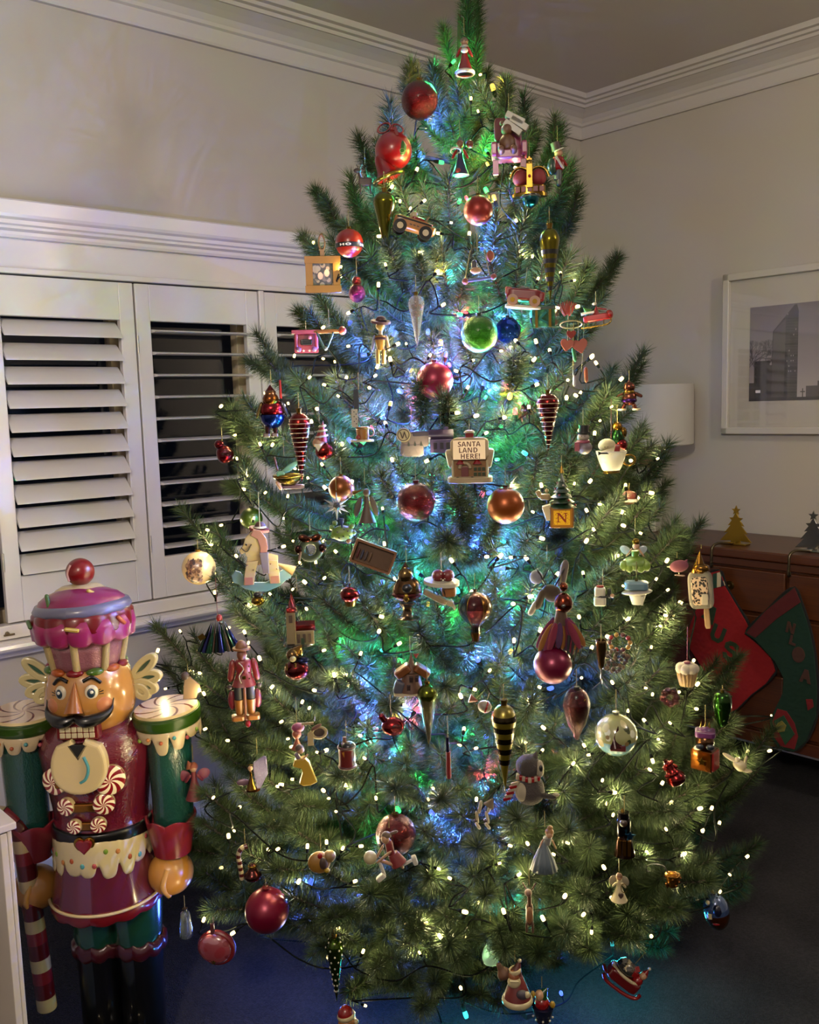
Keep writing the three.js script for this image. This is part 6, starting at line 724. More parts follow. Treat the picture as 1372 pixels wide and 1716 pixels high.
orn('plush_badger', 'grey plush badger with red striped scarf', 'plush toy', 882, 1303, 88, (P) => { const f = M(0x4a3f3a, 1, 0, { sheen: 0.6, bumpMap: glitterBump, bumpScale: 0.003 }), w = M(0xa89c84, 1); P('body', 'egg', f, [0.05, -0.2, 0], [0.66, 0.62, 0.6]); P('belly', 'ball', w, [-0.08, -0.22, 0.16], [0.26, 0.36, 0.22]); P('head', 'ball', f, [0.04, 0.24, 0.02], [0.48, 0.44, 0.42]); P('snout', 'cone', f, [0.16, 0.42, 0.02], [0.26, 0.26, 0.24], [0, 0, -0.3]); P('white_cheek', 'ball', w, [0.25, 0.22, 0.1], [0.16, 0.34, 0.2]); P('eye_patch', 'lo', INK, [0.27, 0.26, 0.18], [0.08, 0.13, 0.06]); P('leg', 'caps', f, [0.34, -0.3, 0.12], [0.22, 0.44, 0.22], [0, 0, 1.45]); P('paw', 'ball', w, [0.55, -0.27, 0.12], [0.12, 0.08, 0.1]); for (let i = 0; i < 8; i++) P('scarf_stripe', 'soft', i % 2 ? RED : M(0xa89880, 0.9), [-0.16 + i * 0.055, 0.03 + Math.abs(i - 4) * 0.008, 0.18 - Math.abs(i - 4) * 0.02], [0.07, 0.1, 0.12]); for (let i = 0; i < 6; i++) P('scarf_tail', 'soft', i % 2 ? RED : M(0xa89880, 0.9), [-0.22 - i * 0.03, -0.06 - i * 0.06, 0.16], [0.15, 0.065, 0.05], [0, 0, 0.3]); }, { hang: 20 });
orn('ballet_legs', 'pair of cream dancing legs ornament below the olive teardrop', 'ornament', 812, 1362, 54, (P) => { for (const [x, r] of [[-0.2, 0.2], [0.1, 0.34]]) { P('thigh', 'caps', CREAM, [x + 0.06, 0.2, 0.02], [0.22, 0.44, 0.22], [0, 0, -r]); P('calf', 'caps', CREAM, [x - 0.06 + r * 0.1, -0.14, 0.02], [0.18, 0.42, 0.18], [0, 0, r * 0.6]); P('ribbon', 'ring', BROWN, [x - 0.08, -0.24, 0.02], [0.12, 0.12, 0.3], [PI / 2, 0, 0]); P('slipper', 'caps', CREAM, [x - 0.02, -0.4, 0.06], [0.2, 0.26, 0.18], [0, 0, 0.6]); } P('feather_skirt', 'cone', M(0x6a5a44, 0.9), [0.2, 0.36, 0], [0.36, 0.3, 0.3], [0, 0, -0.5]); });
orn('purple_house_ornament', 'tiny mauve glass house half hidden behind the gingerbread house roof', 'ornament', 739, 738, 46, (P) => { const m = M(0x5a4a7a, 0.3, 0.3, { clearcoat: 0.8 }); P('walls', 'box', m, [0, -0.2, 0], [0.8, 0.5, 0.6]); P('roof', new THREE.CylinderGeometry(0.5, 0.5, 0.9, 3).rotateZ(PI / 2), M(0x4a3a5a, 0.4), [0, 0.16, 0], [1, 0.55, 0.8], [PI, 0, 0]); P('chimney', 'box', m, [0.2, 0.38, 0], [0.14, 0.24, 0.14]); for (const x of [-0.22, 0.02, 0.24]) P('window_pane', 'box', M(0x1c1028, 0.3), [x, -0.18, 0.3], [0.13, 0.24, 0.03]); }, { k: 0.98 });
orn('swing_ornament', 'tiny dark figure sitting over a blue swing bar, below the matt orange bauble', 'ornament', 800, 448, 54, (P) => { P('swing_bar', 'caps', M(0x3a4a8a, 0.4), [0.05, -0.36, 0], [0.2, 1.0, 0.2], [0, 0, PI / 2 + 0.1]); for (const s of [-1, 1]) { P('bar_end', 'ball', M(0x7a1c14, 0.5), [s * 0.44 + 0.05, -0.36 + s * 0.05, 0], 0.2); P('rope', 'cyl', THREAD, [s * 0.3, 0.1, 0], [0.03, 0.86, 0.03], [0, 0, s * 0.2]); } P('figure_body', 'caps', M(0x1c1430, 0.5), [-0.1, 0.0, 0.04], [0.36, 0.44, 0.3]); P('face', 'ball', SKIN, [-0.06, -0.12, 0.16], [0.34, 0.2, 0.2]); P('orange_hood', 'ball', M(0x9a3a0c, 0.6), [0.4, 0.32, 0.04], [0.24, 0.34, 0.2]); });

// --- lower part and sides
orn('gowned_doll', 'tiny doll in a long yellow gown hanging at the left', 'ornament', 507, 1280, 68, (P) => { P('skirt', extrude(shapeOf([[-0.16, 0.12], [0.04, 0.16], [0.14, 0.04], [0.26, -0.34], [0.3, -0.44], [0.16, -0.5], [0.0, -0.5], [-0.06, -0.46], [0.02, -0.2], [-0.02, -0.06], [-0.2, 0.0]]), 0.14, 0.03, 8, 3), M(0xb08a0a, 0.5), [0, 0, -0.05]); P('bodice', 'caps', M(0x7a6a80, 0.5), [-0.1, 0.18, 0.04], [0.24, 0.3, 0.22], [0, 0, 0.4]); P('head', 'ball', SKIN, [-0.04, 0.38, 0.04], [0.19, 0.2, 0.19]); P('hair', 'half', BROWN, [-0.06, 0.4, 0.02], [0.22, 0.22, 0.22], [0, 0, 0.3]); P('forearm', 'caps', SKIN, [0.06, 0.2, 0.1], [0.1, 0.24, 0.1], [0, 0, -0.8]); }, { hang: 0 });
orn('hanging_doll', 'small pink and orange flower doll strung above the yellow gowned doll', 'ornament', 498, 1232, 44, (P) => { P('petal_cap', 'ball', M(0x8a2050, 0.6), [0.04, 0.3, 0], [0.5, 0.36, 0.4]); P('head', 'ball', M(0x9a4a24, 0.5), [-0.02, 0.06, 0.04], [0.34, 0.36, 0.34]); P('dress', 'gown', M(0x8a3a14, 0.6), [-0.02, -0.28, 0], [0.5, 0.5, 0.5]); }, { hang: 44 });
orn('wooden_tag_wreath', 'round cut-out wooden wreath with a hanging name tag', 'ornament', 528, 1228, 40, (P) => { const w = M(0xa08c64, 0.7); P('wreath_ring', new THREE.TorusGeometry(0.3, 0.07, 8, 24), w, [0.16, 0.0, 0], [1, 0.8, 0.5]); P('dark_centre', 'disc', BROWN, [0.16, 0, -0.03], [0.44, 0.36, 0.03]); P('bird_motif', 'ball', M(0x5a1c14, 0.6), [0.06, 0.26, 0.06], [0.5, 0.18, 0.1], [0, 0, 0.5]); P('tag', extrude(shapeOf([[-0.12, -0.3], [0.12, -0.3], [0.12, 0.2], [0, 0.32], [-0.12, 0.2]]), 0.04, 0.01), w, [-0.2, -0.2, 0.06]); P('bar', 'box', w, [-0.3, 0.42, 0], [0.5, 0.1, 0.05]); }, { hang: 12 });
orn('glitter_kite', 'lilac glitter panel ornament with a gilt kneeling angel beside it', 'ornament', 432, 1293, 60, (P) => { P('panel', extrude(shapeOf([[-0.18, 0.28], [0.1, 0.44], [0.16, 0.4], [0.18, -0.06], [-0.06, -0.5], [-0.12, -0.46], [-0.2, 0.1]]), 0.05, 0.012), M(0x5a4a8a, 0.35, 0.3, { clearcoat: 0.6, bumpMap: glitterBump, bumpScale: 0.001 }), [0.08, 0, 0]); P('angel_body', 'gown', foil(0x8a6414), [-0.2, -0.2, 0.06], [0.3, 0.52, 0.3]); P('angel_head', 'ball', SKIN, [-0.2, 0.14, 0.06], 0.14); P('angel_wing', 'ball', M(0x8a6a7a, 0.4, 0.3), [-0.42, -0.26, 0.02], [0.36, 0.2, 0.1]); P('halo', 'hoop', GOLD, [-0.2, 0.24, 0.06], [0.16, 0.16, 0.2], [1.3, 0, 0]); P('base', 'cyl', foil(0x7a3a10), [-0.16, -0.48, 0.06], [0.4, 0.06, 0.26]); });
orn('fairy_ornament', 'red and orange petal fairy beside the nutcracker arm', 'ornament', 325, 1306, 66, (P) => { fig(P, { robe: M(0x7a1420, 0.6), hair: M(0x8a3a10, 0.7), w: 0.5 }); for (const s of [-1, 1]) P('petal_wing', 'ball', M(0x7a1a3a, 0.6), [s * 0.24, 0.1, -0.06], [0.34, 0.28, 0.08], [0, 0, s * 0.5]); P('orange_tuft', 'cone', M(0x8a4010, 0.8), [-0.1, 0.42, 0], [0.24, 0.2, 0.2], [0, 0, 0.3]); }, { k: 1.05 });
orn('candy_cane_ornament', 'striped candy cane ornament with a dark red gift sack', 'ornament', 412, 1446, 64, (P) => { const cv = new THREE.CatmullRomCurve3([V(-0.12, -0.44, 0), V(-0.16, 0.0, 0), V(-0.18, 0.24, 0), V(-0.08, 0.42, 0), V(0.06, 0.46, 0)]); for (let i = 0; i < 12; i++) { const q = []; for (let k = 0; k <= 3; k++) q.push(cv.getPointAt((i + k / 3) / 12)); P('stripe', new THREE.TubeGeometry(new THREE.CatmullRomCurve3(q), 3, 0.065, 10), i % 2 ? M(0x4a0c10, 0.3) : CREAM); } P('sack', 'pear', foil(0x4a1410), [0.16, -0.26, 0.02], [0.56, 0.46, 0.5]); P('sack_tie', 'ring', GOLD, [0.16, -0.1, 0.02], [0.2, 0.2, 0.4], [PI / 2, 0, 0]); });
orn('duck_ornament', 'round yellow wooden duck ornament with a dark brown face', 'ornament', 538, 1444, 42, (P) => { const y = M(0x9a6c1c, 0.5); P('body', 'ball', y, [-0.08, -0.02, 0], [0.9, 0.9, 0.5]); P('wing', 'ball', M(0x8a6a3a, 0.5), [0.34, 0.2, 0], [0.5, 0.5, 0.4]); P('dark_face', 'ball', BROWN, [0.08, 0.02, 0.2], [0.34, 0.5, 0.2]); P('red_comb', 'ball', RED, [-0.04, 0.32, 0.16], [0.2, 0.26, 0.14]); P('beak', 'ball', M(0xb09010, 0.4), [0.22, -0.28, 0.2], [0.22, 0.18, 0.18]); });
orn('red_bauble', 'large dark red mirrored bauble behind the kneeling player figurine', 'bauble', 663, 1396, 72, bauble(sparkle(0x5a0208)), { k: 1.08 });
orn('player_figurine', 'figurine of a lunging girl in red dress holding a ball', 'ornament', 653, 1426, 82, (P) => { P('head', 'ball', SKIN, [-0.08, 0.3, 0.06], [0.17, 0.22, 0.18]); P('hair', 'half', M(0x5a4024, 0.7), [-0.06, 0.34, 0.04], [0.2, 0.2, 0.2]); P('ponytail', 'caps', M(0x5a4024, 0.7), [0.08, 0.4, 0.02], [0.12, 0.2, 0.12], [0, 0, -1.3]); P('torso', 'caps', M(0x7a0e12, 0.6), [0.0, 0.1, 0.06], [0.32, 0.36, 0.26], [0, 0, 0.15]); P('skirt', 'frus', M(0x7a0e12, 0.6), [0.12, -0.14, 0.06], [0.34, 0.26, 0.28], [0, 0, 0.5]); P('arm', 'caps', SKIN, [-0.12, -0.04, 0.16], [0.11, 0.4, 0.11], [0, 0, -0.9]); P('arm', 'caps', SKIN, [-0.2, 0.04, 0.08], [0.1, 0.34, 0.1], [0, 0, -0.5]); P('ball', 'ball', CREAM, [-0.4, -0.06, 0.12], [0.27, 0.27, 0.27]); P('front_thigh', 'caps', SKIN, [-0.08, -0.18, 0.12], [0.15, 0.34, 0.15], [0, 0, 1.2]); P('front_shin', 'caps', WHITE_, [-0.16, -0.34, 0.12], [0.14, 0.36, 0.14], [0, 0, 0.3]); P('front_shoe', 'soft', WHITE_, [-0.2, -0.48, 0.15], [0.2, 0.1, 0.14], [0, 0, 0.7]); P('back_knee', 'caps', SKIN, [0.2, -0.26, 0.06], [0.16, 0.24, 0.16], [0, 0, 0.6]); P('back_shin', 'caps', WHITE_, [0.36, -0.24, 0.04], [0.13, 0.32, 0.13], [0, 0, -1.1]); P('back_shoe', 'soft', WHITE_, [0.5, -0.2, 0.04], [0.1, 0.2, 0.12], [0, 0, 0.3]); }, { k: 1.2, hang: 22 });
orn('feather_bird', 'orange beaded bird ornament with magenta and yellow feather skirt', 'ornament', 940, 1045, 140, (P) => { const be = foil(0x8a3a0c); P('top_bead', 'ball', be, [0.03, 0.45, 0], 0.11); P('body_bead', 'egg', foil(0x7a2a08), [0.03, 0.26, 0], [0.26, 0.24, 0.24]); P('face_gem', 'lo', SILVER, [0.03, 0.24, 0.1], 0.05); P('neck', 'frus', M(0x4a2a10, 0.8), [-0.0, 0.08, 0], [0.18, 0.18, 0.16]); for (let i = 0; i < 26; i++) { const s = (i / 25 - 0.5) * 2, m = [M(0x6a1040, 0.95), M(0x8a5208, 0.95), M(0x7a0e34, 0.95), M(0x4a1a4a, 0.95)][i % 4]; P('feather', 'ball', m, [s * 0.2, -0.1 - rnd() * 0.08, rr(-0.08, 0.1)], [0.09, rr(0.3, 0.42), 0.05], [rr(-0.2, 0.2), 0, s * 0.5]); } for (let i = 0; i < 8; i++) P('dark_quill', 'cone', M(0x14060c, 0.8), [(i - 3.5) * 0.05, -0.34, 0.04], [0.05, 0.42, 0.03], [PI, 0, (i - 3.5) * 0.06]); }, { k: 1.14 });
orn('magenta_bauble', 'matt magenta bauble under the feathered bird', 'bauble', 926, 1112, 68, bauble(M(0x7a0638, 0.32, 0.55), M(0x6a0a2c, 0.4)), { k: 1.1 });
orn('plush_reindeer', 'brown plush reindeer head with black antlers and white chin', 'plush toy', 917, 986, 92, (P) => { for (const s of [-1, 1]) { P('antler', 'caps', INK, [s * 0.16 + 0.06, 0.2, 0], [0.08, 0.4, 0.08], [0, 0, -s * 0.5]); P('antler_tine', 'caps', INK, [s * 0.06 + 0.04, 0.28, 0.02], [0.06, 0.24, 0.06], [0, 0, s * 0.5]); } P('head', 'egg', M(0x3a2a18, 0.95), [0.06, -0.08, 0], [0.36, 0.34, 0.3], [0, 0, 1]); P('muzzle', 'caps', M(0x4a3a24, 0.95), [-0.14, -0.2, 0.04], [0.28, 0.4, 0.26], [0, 0, -0.4]); P('white_chin', 'caps', M(0x9a9080, 0.95), [-0.26, -0.36, 0.05], [0.22, 0.3, 0.2], [0, 0, -0.5]); P('white_tuft', 'ball', M(0x8a8a96, 0.95), [-0.2, 0.2, -0.04], [0.24, 0.26, 0.16]); P('grey_sack', 'caps', M(0x6a5c58, 0.95), [0.28, 0.22, -0.08], [0.3, 0.6, 0.26], [0, 0, -0.2]); });
orn('marshmallow_snowman', 'stack of white marshmallows with a black top, right of the reindeer', 'ornament', 1010, 998, 36, (P) => { P('marshmallow', 'soft', WHITE_, [-0.14, -0.26, 0], [0.56, 0.44, 0.5]); P('marshmallow', 'soft', WHITE_, [-0.14, 0.18, 0], [0.5, 0.44, 0.46]); P('dark_scarf', 'ring', INK, [0.0, -0.02, 0], [0.5, 0.46, 0.5], [PI / 2, 0, 0]); P('companion', 'caps', M(0x14241c, 0.6), [0.3, 0.12, 0.02], [0.36, 0.5, 0.34]); P('companion_face', 'ball', SKIN, [0.42, 0.02, 0.12], 0.2); P('hat', 'cyl', RED, [-0.12, 0.42, 0], [0.34, 0.1, 0.3]); });
orn('saucer_hat_ornament', 'pale blue capped white saucer ornament with folded white base', 'ornament', 1066, 991, 46, (P) => { P('blue_cap', 'soft', M(0x5a7c8c, 0.45, 0, { clearcoat: 0.5 }), [0, 0.22, 0], [0.84, 0.32, 0.6]); P('saucer', 'ball', M(0x9a9488, 0.45, 0, { clearcoat: 0.5 }), [0.02, -0.02, 0], [1.1, 0.22, 0.8], [0, 0, 0.1]); P('base', 'tap', WHITE_, [0.04, -0.28, 0], [0.64, 0.4, 0.5]); P('fold', 'box', WHITE_, [0.2, -0.3, 0.22], [0.08, 0.32, 0.08]); cap(P, 0.42, 0.14); });
orn('fairy_ornament', 'winged fairy ornament in lime green petal skirt with gold hair', 'ornament', 1064, 928, 66, (P) => { P('skirt', 'half', M(0x6a8a1c, 0.5), [0, -0.28, 0], [0.66, 0.44, 0.5]); for (let i = 0; i < 5; i++) P('petal', 'ball', M(0x7a9a2a, 0.5), [(i - 2) * 0.14, -0.28 - Math.abs(i % 2) * 0.05, 0.14], [0.2, 0.26, 0.12]); P('bodice', 'tap', M(0x6a8a1c, 0.5), [0, -0.02, 0], [0.22, 0.2, 0.18]); P('head', 'ball', SKIN, [0.02, 0.2, 0.02], [0.18, 0.18, 0.18]); P('hair', 'ball', foil(0x9a7414), [0.02, 0.3, 0], [0.2, 0.2, 0.2]); for (const s of [-1, 1]) P('wing', 'ball', M(0x9aa4a8, 0.1, 0.1, { transmission: 0.4, thickness: 0 }), [s * 0.2 - 0.04, 0.08, -0.08], [0.3, 0.2, 0.04], [0, 0, s * 0.6]); for (const s of [-1, 1]) P('arm', 'caps', SKIN, [s * 0.15, 0.04, 0.04], [0.09, 0.26, 0.09], [0, 0, s * 0.6]); });
orn('pink_bird', 'small pink felt bird in front of the sideboard drawers', 'ornament', 1134, 952, 34, (P) => { P('body', 'ball', M(0x7a3244, 0.9), [0.1, 0.1, 0], [0.9, 0.6, 0.5], [0, 0, 0.2]); P('tail', 'cone', M(0x7a3244, 0.9), [0.42, 0.34, 0], [0.3, 0.3, 0.2], [0, 0, -0.6]); P('beak', 'cone', CREAM, [-0.4, 0.06, 0], [0.14, 0.2, 0.14], [0, 0, 1.6]); P('foot_bar', 'caps', M(0x9a7a6a, 0.7), [0.14, -0.36, 0], [0.16, 0.5, 0.16], [0, 0, 1.5]); P('leg', 'cyl', CREAM, [0.1, -0.2, 0], [0.05, 0.3, 0.05]); }, { hang: 10 });
orn('felt_ice_lolly', 'fluffy white and leopard-print ice lolly ornament with a gold tip', 'ornament', 1174, 986, 134, (P) => { P('lolly', 'soft', M(0xa89c8a, 1, 0, { sheen: 0.5, bumpMap: glitterBump, bumpScale: 0.003 }), [0, -0.02, 0], [0.3, 0.46, 0.16], [0, 0, 0.08]); const tex = canvasTex(64, 96, (c) => { c.fillStyle = '#8a7460'; c.fillRect(0, 0, 64, 96); c.fillStyle = '#120c0a'; for (let i = 0; i < 46; i++) { c.beginPath(); c.ellipse(rnd() * 64, rnd() * 96, 4 + rnd() * 3, 3 + rnd() * 3, rnd() * 3, 0, 7); c.fill(); } }); P('leopard_panel', 'soft', new THREE.MeshStandardMaterial({ map: tex, roughness: 1 }), [-0.01, -0.02, 0.06], [0.2, 0.36, 0.06], [0, 0, 0.08]); P('white_patch', 'soft', M(0xa89c8a, 1), [0.05, -0.12, 0.09], [0.08, 0.14, 0.03]); P('stick', 'soft', M(0x8a6840, 0.8), [0.08, -0.38, 0], [0.07, 0.26, 0.04], [0, 0, 0.1]); P('gold_tip', 'cone', foil(0x8a6018), [-0.02, 0.34, 0], [0.2, 0.28, 0.14], [0, 0, -0.02]); P('gold_wave', 'ball', foil(0x8a6018), [0, 0.26, 0.02], [0.2, 0.12, 0.14]); }, { hang: 8 });
orn('cupcake_ornament', 'felt cupcake with white fluffy icing on a pink string', 'ornament', 1151, 1127, 44, (P) => { P('case', spun([[0.001, -0.5], [0.26, -0.5], [0.34, -0.2], [0.38, 0.04], [0.001, 0.06]], 80, (r, y, a) => [r * (1 + 0.05 * Math.sin(a * 16)), y]), M(0x8a6a38, 0.8)); for (let i = 0; i < 7; i++) { const a = i / 7 * 2 * PI; P('icing_puff', 'ball', M(0xb8ac98, 1), [Math.cos(a) * 0.24, 0.16, Math.sin(a) * 0.24], [0.42, 0.4, 0.42]); } P('icing_top', 'ball', M(0xb8ac98, 1), [0, 0.26, 0], [0.5, 0.36, 0.5]); P('pink_cherry', 'ball', M(0x7a2438, 0.6), [0, 0.42, 0.1], [0.26, 0.14, 0.22]); }, { hang: 56, cord: M(0x8a4058, 0.8) });
orn('champagne_flute', 'gilt champagne flute ornament with a clear forked stem', 'ornament', 1007, 1115, 84, (P) => { P('bowl', smoothLathe([[0.001, -0.5], [0.05, -0.48], [0.1, 0], [0.12, 0.48], [0.1, 0.5], [0.08, 0], [0.001, -0.4]], 22), foil(0x7a6034), [0.0, 0.22, 0], [1, 0.55, 1]); P('stem', 'cyl', SILVER, [0, -0.2, 0], [0.035, 0.36, 0.035]); for (const s of [-1, 1]) P('forked_foot', 'caps', SILVER, [s * 0.1, -0.42, 0.02], [0.05, 0.22, 0.05], [0, 0, s * 0.8]); P('arrow', 'caps', SILVER, [0.22, 0.14, 0.04], [0.05, 0.3, 0.05], [0, 0, 0.8]); });
orn('pine_cone', 'small brown pine cone with pale scale tips', 'ornament', 1032, 1107, 48, (P) => { for (let i = 0; i < 46; i++) { const t = i / 45, a = i * 2.4, r = 0.42 * Math.sin(Math.min(1, t * 0.9 + 0.12) * PI) * 0.9; P('scale', 'lo', i % 3 ? M(0x3a2414, 0.8) : M(0x6a5238, 0.8), [-0.46 + t * 0.92, Math.cos(a) * r, Math.sin(a) * r], [0.14, 0.15, 0.12]); } }, { tilt: 0.35, hang: 0 });
orn('berry_wreath', 'tiny red and yellow berry wreath above the pine cone', 'ornament', 1038, 1076, 34, (P) => { P('wreath_ring', 'ring', M(0x14240c, 0.8), [0, 0, 0], [1.0, 0.8, 1]); for (let i = 0; i < 10; i++) { const a = i / 10 * 2 * PI; P('berry', 'lo', i % 3 === 0 ? M(0xa0700c, 0.4) : i % 3 === 1 ? RED : M(0x5a0a0c, 0.4), [Math.cos(a) * 0.5, Math.sin(a) * 0.4, 0.06], 0.24); } }, { hang: 10 });
orn('glass_egg', 'dark red mirrored glass egg drop below the magenta bauble', 'ornament', 966, 1194, 92, (P) => { P('egg', smoothLathe([[0.001, 0.44], [0.14, 0.42], [0.23, 0.26], [0.24, 0.08], [0.17, -0.2], [0.08, -0.38], [0.04, -0.5], [0.001, -0.5]], 32), sparkle(0x4a0612)); P('gold_lattice', tube([[0.16, 0.3, 0.15], [0.0, 0.16, 0.23], [-0.14, 0.0, 0.16], [0.02, -0.14, 0.18], [0.06, -0.3, 0.09]], 0.016, 20, 6), GOLD); P('black_patch', 'ball', INK, [0.0, 0.28, 0.16], [0.16, 0.2, 0.1]); cap(P, 0.46, 0.12, SILVER); }, { k: 1.14 });
orn('snow_scene_bauble', 'clear bauble painted with trees and a dark red house inside', 'bauble', 1032, 1228, 78, (P) => { const tex = canvasTex(256, 128, (c) => { c.fillStyle = '#6a6a44'; c.fillRect(0, 0, 256, 128); c.fillStyle = '#4a6a74'; c.fillRect(0, 70, 256, 58); for (let i = 0; i < 60; i++) { c.fillStyle = ['#2a3018', '#8a8258', '#5a4a2c', '#9a9a84'][i % 4]; c.beginPath(); c.arc(rnd() * 256, 20 + rnd() * 90, 3 + rnd() * 7, 0, 7); c.fill(); } }); P('globe', new THREE.SphereGeometry(0.45, 40, 28), new THREE.MeshPhysicalMaterial({ map: tex, roughness: 0.15, clearcoat: 1 }), [0, -0.04, 0]); P('red_house', new THREE.ConeGeometry(0.24, 0.46, 4), sparkle(0x5a0a10), [0.04, 0.06, 0.36], [1, 1, 0.5], [0, PI / 4, 0]); P('house_wall', 'box', M(0x5a0a10, 0.4), [0.04, -0.18, 0.38], [0.32, 0.12, 0.14]); cap(P, 0.44, 0.16, SILVER); }, { k: 1.1, hang: 36 });
orn('red_glass_berry', 'red ridged glass raspberry below the snow scene bauble', 'ornament', 1127, 1295, 44, (P) => { P('berry_core', 'pear', foil(0x7a0408), [0, 0, 0], [0.9, 1, 0.9]); for (let i = 0; i < 40; i++) { const t = (i % 8) / 7, a = i * 2.4, r = t < 0.4 ? 0.16 + t * 0.2 : 0.34 * Math.sin((1 - t) * 1.9 + 0.2); P('drupelet', 'lo', foil(0x8a060c), [Math.cos(a) * r, 0.4 - t * 0.82, Math.sin(a) * r], 0.15); } P('stalk', 'cyl', foil(0x6a0408), [-0.02, 0.5, 0], [0.16, 0.14, 0.16]); }, { tilt: 0.5, hang: 0 });
orn('gift_box_figure', 'gold gift box with a bespectacled figure in a purple cap', 'ornament', 1181, 1248, 82, (P) => { P('gift_box', 'box', foil(0x8a4c10), [0, -0.28, 0], [0.44, 0.42, 0.4], [0, -0.4, 0]); P('red_side', 'box', RED, [0.2, -0.28, 0.1], [0.06, 0.38, 0.3], [0, -0.4, 0]); P('head', 'ball', foil(0x7a5230), [0, 0.1, 0.04], [0.36, 0.34, 0.32]); for (const s of [-1, 1]) P('spectacle', 'ball', gloss(0x101c2c), [s * 0.1, 0.02, 0.19], [0.16, 0.12, 0.08]); P('cap', 'soft', gloss(0x5a2a5c), [0, 0.26, 0.02], [0.4, 0.14, 0.36]); P('cap_bump', 'ball', gloss(0x5a2a5c), [0, 0.32, 0.02], [0.26, 0.14, 0.24]); for (let i = 0; i < 3; i++) P('crown_spike', 'cone', GOLD, [-0.08 + i * 0.08, 0.42, 0], [0.07, 0.16, 0.07]); P('box_star', 'star', GOLD, [-0.06, -0.28, 0.23], 0.2); });
orn('pickle_ornament', 'green glass pickle ornament in front of the red stocking toe', 'ornament', 1210, 1188, 66, (P) => { P('pickle', smoothLathe([[0.001, 0.46], [0.16, 0.42], [0.23, 0.26], [0.22, 0.04], [0.16, -0.24], [0.09, -0.44], [0.001, -0.5]], 26), foil(0x24540c)); for (let i = 0; i < 14; i++) { const a = i * 2.4, y = 0.34 - i * 0.055; P('wart', 'lo', foil(0x2c6410), [Math.cos(a) * (0.2 - Math.max(0, -y) * 0.2), y, Math.sin(a) * (0.2 - Math.max(0, -y) * 0.2)], 0.06); } cap(P, 0.48, 0.12); }, { hang: 8 });
orn('white_dove', 'cream dove ornament with raised wing at a low branch end', 'ornament', 1235, 1279, 36, (P) => { P('body', 'egg', CREAM, [0.1, -0.08, 0], [0.6, 0.62, 0.5], [0, 0, 1.0]); P('raised_wing', 'ball', CREAM, [-0.3, 0.24, 0.04], [0.8, 0.22, 0.1], [0, 0, -0.5]); P('wing', 'ball', CREAM, [0.34, 0.1, -0.04], [0.14, 0.6, 0.24], [0, 0, -0.2]); P('tail', 'ball', CREAM, [0.42, -0.32, 0], [0.5, 0.14, 0.3]); P('head', 'ball', CREAM, [0.0, 0.18, 0.05], 0.26); }, { hang: 0 });
orn('robed_king', 'dark glass king holding a blue star over a gold panelled robe', 'ornament', 1046, 1397, 78, (P) => { P('robe', 'frus', foil(0x3a1c10), [0, -0.26, 0], [0.46, 0.44, 0.4]); for (let i = 0; i < 3; i++) P('gold_panel', 'box', foil(0x9a6c1c), [-0.1 + i * 0.1, -0.24, 0.17], [0.07, 0.34, 0.05]); P('cloak', 'caps', foil(0x1c0f1a), [-0.02, 0.14, 0], [0.6, 0.56, 0.5]); P('turban', 'cyl', foil(0x241420), [-0.02, 0.4, 0], [0.24, 0.18, 0.24]); P('head', 'ball', M(0x3a2418, 0.4), [-0.02, 0.28, 0.08], [0.18, 0.18, 0.16]); P('blue_star', 'star', foil(0x1a6a9a), [0.12, 0.06, 0.2], 0.22); P('gold_finial', 'cone', GOLD, [-0.04, 0.53, 0], [0.1, 0.12, 0.1]); });
orn('gowned_doll', 'doll in a wide pale blue ball gown hanging at the right', 'ornament', 913, 1421, 74, (P) => { P('gown', spun([[0.001, 0.5], [0.1, 0.48], [0.14, 0.3], [0.3, -0.1], [0.42, -0.5], [0.001, -0.48]], 60, (r, y, a) => [r * (1 + 0.04 * Math.sin(a * 12)), y]), M(0x56646e, 0.6), [-0.03, -0.18, 0], [0.74, 0.66, 0.6]); P('bodice', 'tap', M(0x8a8a84, 0.5), [0.06, 0.18, 0.02], [0.2, 0.18, 0.18]); P('head', 'ball', SKIN, [0.1, 0.34, 0.03], [0.17, 0.18, 0.17]); P('hair', 'half', M(0x8a5a14, 0.6), [0.1, 0.37, 0], [0.2, 0.22, 0.2]); P('hair_bun', 'ball', M(0x8a5a14, 0.6), [0.12, 0.48, -0.02], [0.12, 0.1, 0.12]); for (const s of [-1, 1]) P('arm', 'caps', SKIN, [0.06 + s * 0.14, 0.12, 0.04], [0.08, 0.26, 0.08], [0, 0, s * 0.4]); });
orn('angel_ornament', 'cream seated angel ornament with curly brown hair', 'ornament', 1037, 1484, 50, (P) => { fig(P, { robe: CREAM, hair: M(0x6a4018, 0.7), w: 0.6 }); for (const s of [-1, 1]) P('wing', 'ball', M(0x8a8068, 0.6), [s * 0.2, 0.12, -0.12], [0.24, 0.36, 0.08], [0, 0, s * 0.4]); P('brown_heart', 'heart', BROWN, [0.06, -0.24, 0.2], [0.16, 0.18, 0.3]); P('harp', 'hoop', GOLD, [0.16, 0.02, 0.18], [0.2, 0.3, 0.4]); });
